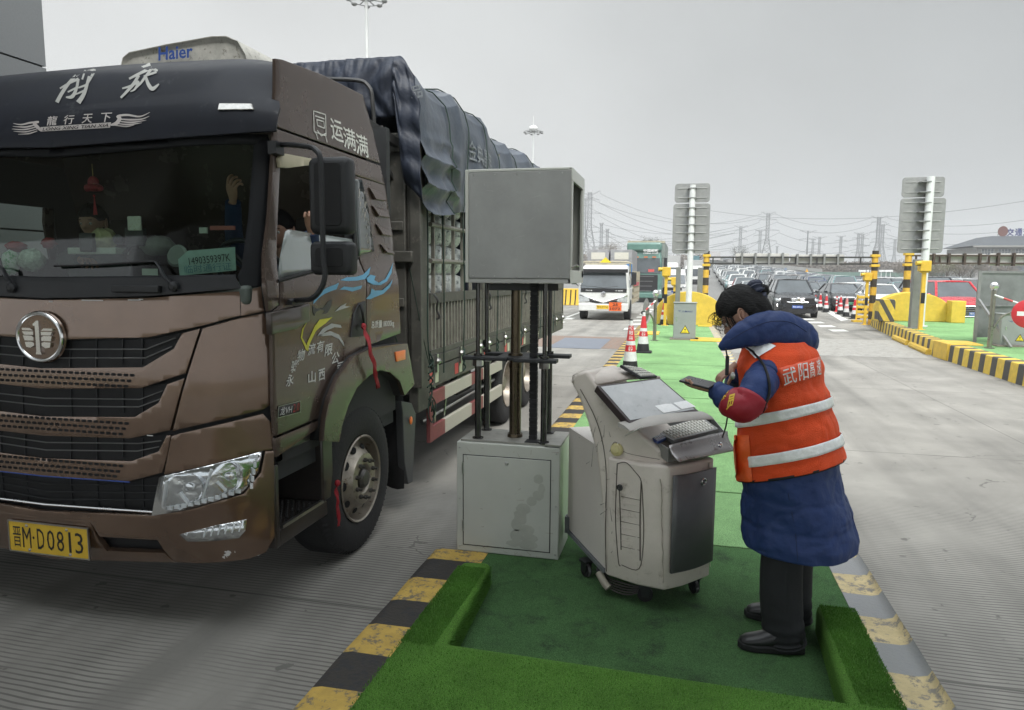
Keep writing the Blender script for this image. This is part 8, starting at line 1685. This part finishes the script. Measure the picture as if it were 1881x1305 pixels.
# ---------------- lamps, pylons, wires, trees, buildings far off ----------------
PYM = mat('pylon_steel', (.07, .075, .08), .6, .3, var=.1)
def mast(px, ptop, pring, Y, r, ringr, label, dome=False):
    p = oy(px, 505, Y); x = p.x; zt = oy(px, pring, Y).z; t = thing('high_mast_lamp', label, 'lamp', (x, Y, 0), 'high mast lamps'); MB().tube([(x, Y, 0), (x, Y, zt)], [r * 1.25, r * .8], 16).build('mast', POLEW, t)
    mb = MB(); mb.tube([V((x + ringr * math.cos(a), Y + ringr * math.sin(a), zt)) for a in [2 * math.pi * k / 36 for k in range(37)]], ringr * .028, 6); mb.tube([V((x + ringr * .5 * math.cos(a), Y + ringr * .5 * math.sin(a), zt + .1)) for a in [2 * math.pi * k / 36 for k in range(37)]], ringr * .028, 6)
    for k in range(8): a = 2 * math.pi * k / 8; mb.bar((x, Y, zt), (x + ringr * math.cos(a), Y + ringr * math.sin(a), zt), ringr * .04)
    rg = mb.build('lamp_ring', GALV, t)
    for k in range(8):
        a = 2 * math.pi * (k + .5) / 8; c = V((x + ringr * .92 * math.cos(a), Y + ringr * .92 * math.sin(a), zt - ringr * .08)); MB().ball(c, (ringr * .16, ringr * .16, ringr * .09), 10).build('floodlight', GALV, rg)
    if dome: MB().ball((x, Y, zt + ringr * .35), (ringr * .5, ringr * .5, ringr * .32), 14).tube([(x, Y, zt + .5), (x, Y, oy(px, ptop, Y).z)], .05, 6).build('lamp_dome', WHITE, t)
mast(681, -40, -3, 60, .16, 1.7, 'tall white high mast lamp rising above the lorry tarpaulin', True); mast(977, 213, 243, 150, .20, 2.0, 'smaller distant high mast lamp with a domed head', True)
tops = []
def pylon(px, ptop, H_, arms, label, wide=1., kind='lattice'):
    Y = H_ * 1290 / (505 - ptop); x = oy(px, 505, Y).x; mb = MB(); bw = .125 * H_ * wide; tk = max(.08, Y * .00030)
    zw = lambda z: max(.022 * H_, bw * (1 - z / H_ / .72)) if z < .72 * H_ else .022 * H_
    zs = [0]; z = 0
    while z < H_ * .97: z = min(H_ * .985, z + max(.045 * H_, zw(z) * 1.5)); zs.append(z)
    def cr_(z): w_ = zw(z); return [V((x + sx_ * w_, Y + sy_ * w_, z)) for sx_, sy_ in ((-1, -1), (1, -1), (1, 1), (-1, 1))]
    if kind == 'pole': mb.tube([(x, Y, 0), (x, Y, H_)], [.02 * H_, .012 * H_], 8)
    else:
        for a, b in zip(zs, zs[1:]):
            A, B = cr_(a), cr_(b)
            for k in range(4):
                mb.bar(A[k], B[k], tk * 1.3); mb.bar(A[k], B[(k + 1) % 4], tk * .8); mb.bar(A[(k + 1) % 4], B[k], tk * .8); mb.bar(B[k], B[(k + 1) % 4], tk * .7)
    for i, (fz, fw) in enumerate(arms):
        for s_ in (1, -1):
            z = fz * H_; e_ = V((x + s_ * fw * H_, Y, z + (.02 * H_ if i == 0 else 0))); mb.bar((x, Y - .4, z + (-.03 if i == 0 else .0) * H_), e_, tk); mb.bar((x, Y + .4, z + .030 * H_ * (1 if i else -1.5)), e_, tk)
            n = 4
            for k in range(1, n): q = V((x, Y, z)).lerp(e_, k / n); mb.bar(q, V((x, Y, z + .03 * H_)).lerp(e_, k / n), tk * .6)
            mb.bar(e_, e_ - V((0, 0, .035 * H_)), tk * .8); tops.append((e_ - V((0, 0, .035 * H_)), px, i, s_))
    o = mb.build('pylon', PYM, smooth=0, fixn=False); return tag(o, label, 'pylon', 'power pylons on the horizon'), x, Y
A4 = [(.985, .12), (.90, .11), (.74, .13), (.58, .11)]; A3 = [(.985, .10), (.88, .13), (.72, .17), (.56, .14)]; AY = [(.98, .16), (.80, .12), (.62, .10)]
PL = [(1081, 351, 52, A4, 1.0, 'tallest lattice pylon, just right of the raised grey box'), (1071, 362, 50, A4, 1.0, 'lattice pylon half hidden behind the tallest one'), (1103, 408, 38, [(.98, .04), (.82, .18), (.55, .16)], .7, 'left one of the two slim pylons above the green lorry'), (1114, 419, 36, [(.98, .04), (.82, .18), (.55, .16)], .7, 'right one of the two slim pylons above the green lorry'),
      (1357, 416, 40, A4, .8, 'pylon standing over the dark round tree'), (1406, 393, 48, A3, 1.05, 'big lattice pylon above the left gantry panel'), (1393, 424, 44, A3, .9, 'fainter pylon behind the big one over the left gantry panel'), (1502, 436, 42, AY, 1., 'Y-shaped pylon just right of the tubular pole pylon'), (1490, 440, 44, A3, .9, 'faint pylon between the pole pylon and the Y-shaped one'),
      (1541, 435, 42, A3, .8, 'small faint pylon in the middle of the right-hand group'), (1573, 430, 44, A3, .9, 'pylon at the left of the dense right-hand group'), (1580, 431, 44, A3, .9, 'pylon close behind the left one of the dense right-hand group'), (1608, 402, 46, A4, .9, 'tall pylon over the right black and yellow post'), (1616, 415, 46, A3, 1.1, 'broad pylon just right of the tall one over the striped post'), (1640, 440, 42, A3, .9, 'faint pylon left of the right sign boards'), (1425, 452, 34, [(.98, .05)], .5, 'tiny pylon right of the big lattice pylon')]
for px, pt, H_, ar, wd, lb in PL: pylon(px, pt, H_, ar, lb, wd)
pylon(1480, 425, 34, [(.985, .16), (.82, .16), (.55, .17), (.30, .17)], 'dark tubular pole pylon with four cross arms', kind='pole')
def wire(a, b, sag_, label, r=None):
    a, b = V(a), V(b); n = 24; P = [a.lerp(b, k / n) - V((0, 0, sag_ * 4 * (k / n) * (1 - k / n))) for k in range(n + 1)]; rr_ = [max(.03, p.y * .00022) for p in P]
    return tag(MB().tube(P, rr_, 4, caps=False).build('power_cable', PYM), label, 'power cable', 'power cables between the pylons')
def tp(px, i, s_): return [t for t in tops if t[1] == px and t[2] == i and t[3] == s_][0][0]
lv_n = ['top', 'upper', 'middle', 'lowest']
for i in range(4):
    for s_, sd_n in ((1, 'front'), (-1, 'rear')): wire(tp(1081, i, s_), tp(1406, i, s_), 12 + 2 * i, '%s %s cable sloping from the tallest pylon towards the big one' % (lv_n[i], sd_n))
    wire(tp(1406, i, 1), tp(1608, i, -1), 7, '%s cable from the big pylon to the tall one on the right' % lv_n[i]); wire(tp(1608, i, 1), oy(1990, 385 + 20 * i, 300), 6, '%s cable leaving the photo to the right above the building' % lv_n[i])
    wire(tp(1357, i, -1), oy(1000, 440 + 8 * i, 520), 6, '%s cable running left from the pylon over the round tree' % lv_n[i])
for i in range(3): wire(tp(1103, i, 1), tp(1357, i, -1), 6, '%s cable between the slim pylons and the one over the round tree' % lv_n[i])
wire(oy(1080, 500, 300) * 0 + oy(1290, 385, 420), oy(1990, 350, 330), 8, 'long faint cable high across the sky behind the right sign boards')
# trees: trunk, limbs, crown made of many small twigs / leaves
def tree(x, y, H_, cw, leafy, m_, label, seed, z0=0, group='trees beyond the toll plaza', n=1500):
    r_ = random.Random(seed); t = thing('tree', label, 'tree', (x, y, z0), group); TR = mat('bark', (.10, .085, .07), .9, var=.2); mb = MB(); ends = []
    mb.tube([(x, y, z0), (x + .1, y, z0 + H_ * .3), (x, y, z0 + H_ * .62)], [.03 * H_, .022 * H_, .010 * H_], 7)
    for k in range(14):
        a = r_.uniform(0, 6.28); h = r_.uniform(.22, .6) * H_; e_ = V((x + cw * .42 * math.cos(a) * r_.uniform(.5, 1), y + cw * .42 * math.sin(a) * r_.uniform(.5, 1), z0 + min(H_ * .95, h + H_ * r_.uniform(.2, .42)))); b_ = V((x, y, z0 + h)); mb.tube([b_, b_.lerp(e_, .5) + V((0, 0, -.03 * H_)), e_], [.010 * H_, .006 * H_, .002 * H_], 5); ends.append(e_)
        for q in range(3): e2 = e_ + V((r_.uniform(-1, 1), r_.uniform(-1, 1), r_.uniform(.1, 1))) * cw * .16; mb.bar(b_.lerp(e_, .6), e2, .004 * H_); ends.append(e2)
    mb.build('trunk', TR, t, smooth=0, fixn=False); mb = MB(); s_ = (.055 if leafy else .075) * H_ * .5
    for i in range(n):
        c = r_.choice(ends) + V((r_.gauss(0, 1), r_.gauss(0, 1), r_.gauss(0, .8))) * cw * (.10 if leafy else .12)
        if leafy: d1, d2 = [V((r_.uniform(-1, 1), r_.uniform(-1, 1), r_.uniform(-1, 1))).normalized() * s_ * r_.uniform(.5, 1) for _ in (0, 1)]; mb.add([c, c + d1, c + d1 * .6 + d2, c + d2 * .6], [(0, 1, 2, 3)], int(r_.random() < .4))
        else: d = V((r_.uniform(-.6, .6), r_.uniform(-.6, .6), r_.uniform(.2, 1))).normalized() * s_ * 2; w2 = V((.008 * H_, 0, 0)); mb.add([c - w2, c + w2, c + d], [(0, 1, 2)], int(r_.random() < .4))
    mb.build('crown', m_, t, smooth=0, fixn=False); return t
EV = [mat('evergreen_dark', (.030, .042, .028), .8, var=.2), mat('evergreen_mid', (.055, .07, .045), .8, var=.2)]; BR_ = [mat('bare_twig', (.13, .11, .09), .9, var=.2), mat('bare_twig_light', (.19, .165, .14), .9)]; OL = [mat('olive_leaf', (.10, .11, .05), .8), mat('olive_leaf_light', (.16, .16, .07), .8)]
def tat(px, ptop, Y, cw_px, leafy, m_, label, seed, n=1500): p = oy(px, 505, Y); z0 = terr(p.x, Y); tree(p.x, Y, oy(px, ptop, Y).z - z0, cw_px * Y / 1290, leafy, m_, label, seed, z0, n=n)
tat(1357, 455, 260, 34, True, EV, 'dark round evergreen beneath a pylon, left of the gantry panel', 1); tat(1190, 442, 230, 50, True, EV, 'dark bushy tree peeping over the left of the green lorry', 2); tat(1168, 452, 230, 40, True, EV, 'dark tree between the slim pylons and the green lorry', 3); tat(1120, 456, 240, 46, False, BR_, 'bare twiggy tree below the two slim pylons', 4); tat(1092, 462, 240, 40, False, BR_, 'bare twiggy tree at the foot of the tallest pylon', 5)
for k, (px, pt, lf, m_, lb) in enumerate(((1708, 478, True, OL, 'olive green tree just right of the right sign pole'), (1738, 480, True, OL, 'yellowish tree midway between sign pole and metal screen'), (1762, 478, False, BR_, 'bare brown tree left of the dark shrub on the right'), (1783, 484, True, EV, 'dark green shrub left of the metal screen'), (1660, 484, False, BR_, 'bare tree left of the right sign pole'), (1810, 480, False, BR_, 'pale bare tree in front of the right building'), (1850, 482, False, BR_, 'pale bare tree at the right edge before the building'), (1722, 486, False, BR_, 'low bare tree between the two olive trees'))): tat(px, pt, 130 + 5 * k, 36, lf, m_, lb, 20 + k, 1200)
# continuous woods on the horizon
def woods(pa, pb, Y, top, m_, seed, n):
    r_ = random.Random(seed); a, b = oy(pa, 505, Y), oy(pb, 505, Y); mb = MB()
    for i in range(n):
        u = r_.random(); px = pa + (pb - pa) * u; x = a.x + (b.x - a.x) * u; y = Y + r_.uniform(-8, 8); zt = oy(px, top + 5 * nz(u * 14, seed) + 3 * nz(u * 60, seed), Y).z; g = terr(x, y); z = g + (zt - g) * r_.random() ** .55; s_ = .0022 * Y
        d1, d2 = [V((r_.uniform(-1, 1), r_.uniform(-.5, .5), r_.uniform(-.4, 1))).normalized() * s_ * r_.uniform(.6, 1.6) for _ in (0, 1)]; mb.add([(x, y, z), V((x, y, z)) + d1, V((x, y, z)) + d1 * .5 + d2], [(0, 1, 2)], int(r_.random() < .35))
    mb.grid(40, 1, lambda u, v: (lambda px: V((a.x + (b.x - a.x) * u, Y + 9, (oy(px, top + 7 + 5 * nz(u * 14, seed), Y).z if v else -1))))(pa + (pb - pa) * u), 0)
    return tag(mb.build('woodland', m_, smooth=0, fixn=False), kind='stuff')
woods(1440, 1700, 270, 484, BR_, 1, 9000); woods(1690, 2000, 300, 487, BR_, 2, 5000); woods(1290, 1450, 330, 481, BR_, 3, 3500); woods(960, 1300, 300, 470, BR_, 4, 5000)
# ramp of the approach road with concrete parapet, cars on it
def rp(px, py, Y): return oy(px, py, Y)
a, b = rp(1295, 476, 300), rp(1405, 490, 262); c = rp(1510, 501, 240); WALL = mat('parapet_concrete', (.36, .35, .33), .8, var=.1, scale=.3)
mb = MB(); P = spline([a, b, c], 8); mb.loft([[p + V((0, 0, 0)), p + V((0, .5, 0)), V((p.x, p.y + .5, -1)), V((p.x, p.y, -1))] for p in P]); tag(mb.build('ramp_wall', mat('ramp_bank', (.16, .165, .15), .9, var=.2, scale=.2)), 'sloping retaining wall of the approach ramp behind the car queue', 'ramp')
mb = MB(); mb.loft([[p + V((0, -.2, .0)), p + V((0, -.2, 1.1)), p + V((0, .0, 1.1)), p + V((0, 0, 0))] for p in P]); tag(mb.build('ramp_parapet', WALL), 'pale concrete parapet sloping down behind the car queue', 'parapet')
for i, (px, c_) in enumerate(((1322, 'black'), (1345, 'grey'), (1371, 'black'))):
    o = car('suv', c_, 0); pz = [p for p in P if True]; q = min(P, key=lambda p: abs(oy(px, 500, p.y).x - p.x)); put(o, (q.x, q.y + 2, q.z + .15), R(75)); tag(o, '%s car on the approach ramp, %s of three from the left' % ('dark', ordn[i]), 'car', 'cars on the ramp')
GF = mat('fence_green', (.10, .17, .14), .7, var=.15, scale=.5)
p0, p1 = oy(1345, 488, 236), oy(1800, 499, 236); mb = MB(); mb.box((p0.x, 236, -.5), (p1.x + 40, 236.2, 3.0)); tag(mb.build('noise_fence', GF, smooth=0), 'long low green fence behind the car queue', 'fence')
# road signs far away
def farsign(px, pt, pb_, Y, shape, m_, label):
    a, b = oy(px, pt, Y), oy(px, pb_, Y); t = thing('road_sign', label, 'sign', (a.x, Y, 0)); s_ = abs(a.z - b.z) / 2; c = (a + b) / 2; MB().tube([(a.x, Y, terr(a.x, Y)), (a.x, Y, c.z)], .08, 8).build('post', GALV, t)
    pts = [(-s_, -s_ * .9), (s_, -s_ * .9), (0, s_)] if shape == 't' else rrect(-s_ * 1.5, -s_, s_ * 1.5, s_, .2, 3) if shape == 'r' else arc(0, 0, s_, 0, 350, 20)
    MB().prism(pts, lambda u, v: V((c.x + u, Y - .12, c.z + v)), lambda u, v: V((c.x + u, Y - .06, c.z + v))).build('sign_face', m_, t, smooth=0)
farsign(1482, 494, 500, 150, 't', mat('sign_orange', (.7, .38, .03), .5), 'small orange triangular sign above the car queue'); farsign(1443, 492, 497, 160, 'c', mat('sign_bluegrey', (.2, .25, .33), .5), 'small round blue-grey sign above the car queue'); farsign(1311, 462, 478, 190, 'r', mat('sign_pale', (.42, .40, .40), .5), 'pale rectangular sign board beyond the left striped post'); farsign(1278, 470, 479, 170, 'r', mat('sign_teal', (.08, .17, .19), .5), 'dark teal direction sign behind the near sign pole')
# CCTV / lamp heads row
for i, px in enumerate((1581, 1588, 1594, 1600, 1619, 1628, 1636)): 
    p = oy(px, 498, 120); tag(MB().tube([(p.x, 120, 0), (p.x, 120, oy(px, 499, 120).z)], .05, 6).box((p.x - .3, 119.8, p.z - .15), (p.x + .3, 120.2, p.z + .15)).build('lane_lamp', WHITE, smooth=0), 'small white lamp head on a short post above the car roofs, %s from the left' % ordn[i], 'lamp', 'white lamp heads above the car queue')
# building at the right
Y = 210; bl_ = oy(1786, 452, Y); br_ = oy(1990, 452, Y); zr_ = oy(1800, 432, Y).z; ze = bl_.z
t = thing('office_building', 'grey office building with a tiled roof and blue rooftop characters at the right edge', 'building', (bl_.x + 10, Y, 0)); BW = mat('building_wall', (.24, .235, .22), .8, var=.1, scale=.4); RT = mat('roof_tiles_grey', (.055, .062, .07), .6, var=.12, scale=1.5)
bw0 = bl_.x + 1.2; wl = MB().box((bw0, Y, 0), (br_.x, Y + 22, ze - .3)).build('wall', BW, t, smooth=0)
rf = MB(); rf.add([(bl_.x, Y - 1.2, ze), (br_.x, Y - 1.2, ze), (br_.x, Y + 23, ze), (bl_.x, Y + 23, ze), (bl_.x + 6.5, Y + 6, zr_), (br_.x, Y + 6, zr_), (br_.x, Y + 16, zr_), (bl_.x + 6.5, Y + 16, zr_)], [(0, 1, 5, 4), (1, 2, 6, 5), (2, 3, 7, 6), (3, 0, 4, 7), (4, 5, 6, 7), (3, 2, 1, 0)]); rf = rf.build('roof', RT, t, smooth=0); MB().box((bl_.x - .2, Y - 1.4, ze - .4), (br_.x, Y - 1.0, ze + .05)).build('eaves', BW, rf)
n = 0
for row, (z0, z1) in enumerate(((ze - 2.9, ze - .9), (ze - 7.0, ze - 4.6), (1.2, 3.4))):
    x = bw0 + 1.0
    while x < br_.x - 3.4:
        wn = MB().box((x, Y - .05, z0), (x + 2.9, Y + .1, z1)).build('window', mat('window_glass_far', (.07, .085, .10), .15, coat=1.), t, smooth=0); mb = MB()
        for k in range(5): mb.box((x - .05 + .725 * k, Y - .12, z0), (x + .05 + .725 * k, Y - .04, z1))
        mb.box((x, Y - .12, z0 + (z1 - z0) * .62), (x + 2.9, Y - .05, z0 + (z1 - z0) * .62 + .1)); mb.build('window_frame', mat('frame_pale', (.42, .42, .40), .6), wn, smooth=0); x += 3.9
MB().box((bw0 + 6, Y - 5, 0), (br_.x, Y - .06, 3.2)).build('porch', BW, t); MB().add([(bw0 + 5, Y - 6, 3.2), (br_.x, Y - 6, 3.2), (br_.x, Y - .1, 5.2), (bw0 + 8, Y - .1, 5.2)], [(0, 1, 2, 3)]).build('porch_roof', RT, t, solid=.2)
a, b = oy(1848, 420, Y + 6), oy(1848, 434, Y + 6)
DBL = mat('rooftop_blue', (.02, .03, .14), .5)
for i, ch in enumerate('交通运输执'): text(ch, flatq(oy(1849 + 15.5 * i, 420, Y + 6).x, b.z, oy(1863 + 15.5 * i, 420, Y + 6).x, a.z, Y + 5.9), DBL, t, bold=.03)
mb = MB(); c = oy(1842, 425.5, Y + 6); mb.prism([(1.2 * math.cos(q), 1.4 * math.sin(q)) for q in [2 * math.pi * k / 20 for k in range(20)]], lambda u, v: V((c.x + u, Y + 5.8, c.z + v)), lambda u, v: V((c.x + u, Y + 6, c.z + v))).build('roof_emblem', mat('emblem_brown', (.12, .04, .03), .5), t)
mb = MB(); [mb.bar((bl_.x + 8 + 2.5 * k, Y + 6, zr_ - .2), (bl_.x + 8 + 2.5 * k, Y + 6, zr_ + .6), .12) for k in range(9)]; mb.build('sign_support', GALV, t, smooth=0)
# toll canopy overhead (above the frame) and its clad pillar on the left
CLAD = mat('grey_cladding', (.24, .25, .255), .6, .2, var=.06, scale=60)
tag(MB().box((-26, -10, 7.6), (26, .3, 8.3)).build('canopy_roof', CLAD, smooth=0), 'broad flat grey canopy roof over the toll lanes, overhead', 'canopy')
mb = MB(); p = ox(85, 130, -5.2); x1 = -5.2
for i in range(7): mb.box((x1 - 1.6, p.y - 2.6, .0 + 1.35 * i - .50), (x1, p.y, 1.35 * (i + 1) - .515), 0)
mb.box((x1 - 1.58, p.y - 2.58, 0), (x1 - .02, p.y - .02, 7.6), 1)
tag(mb.build('clad_pillar', [CLAD, BLACK], smooth=0), 'grey clad pillar rising at the left edge behind the lorry', 'pillar')
# ---------------- air ----------------
hz = MB().box((-1420, -1420, -4), (1420, 1420, 90)).build('haze', bpy.data.materials.new('haze_air'), smooth=0); tag(hz, kind='stuff')
m = MATS_H = hz.data.materials[0]; m.use_nodes = True; n = m.node_tree
for q in list(n.nodes):
    if q.type == 'BSDF_PRINCIPLED': n.nodes.remove(q)
pv = n.nodes.new('ShaderNodeVolumePrincipled'); pv.inputs['Color'].default_value = (.92, .93, .94, 1); pv.inputs['Density'].default_value = .0008; pv.inputs['Anisotropy'].default_value = 0
n.links.new(pv.outputs[0], n.nodes['Material Output'].inputs['Volume'])
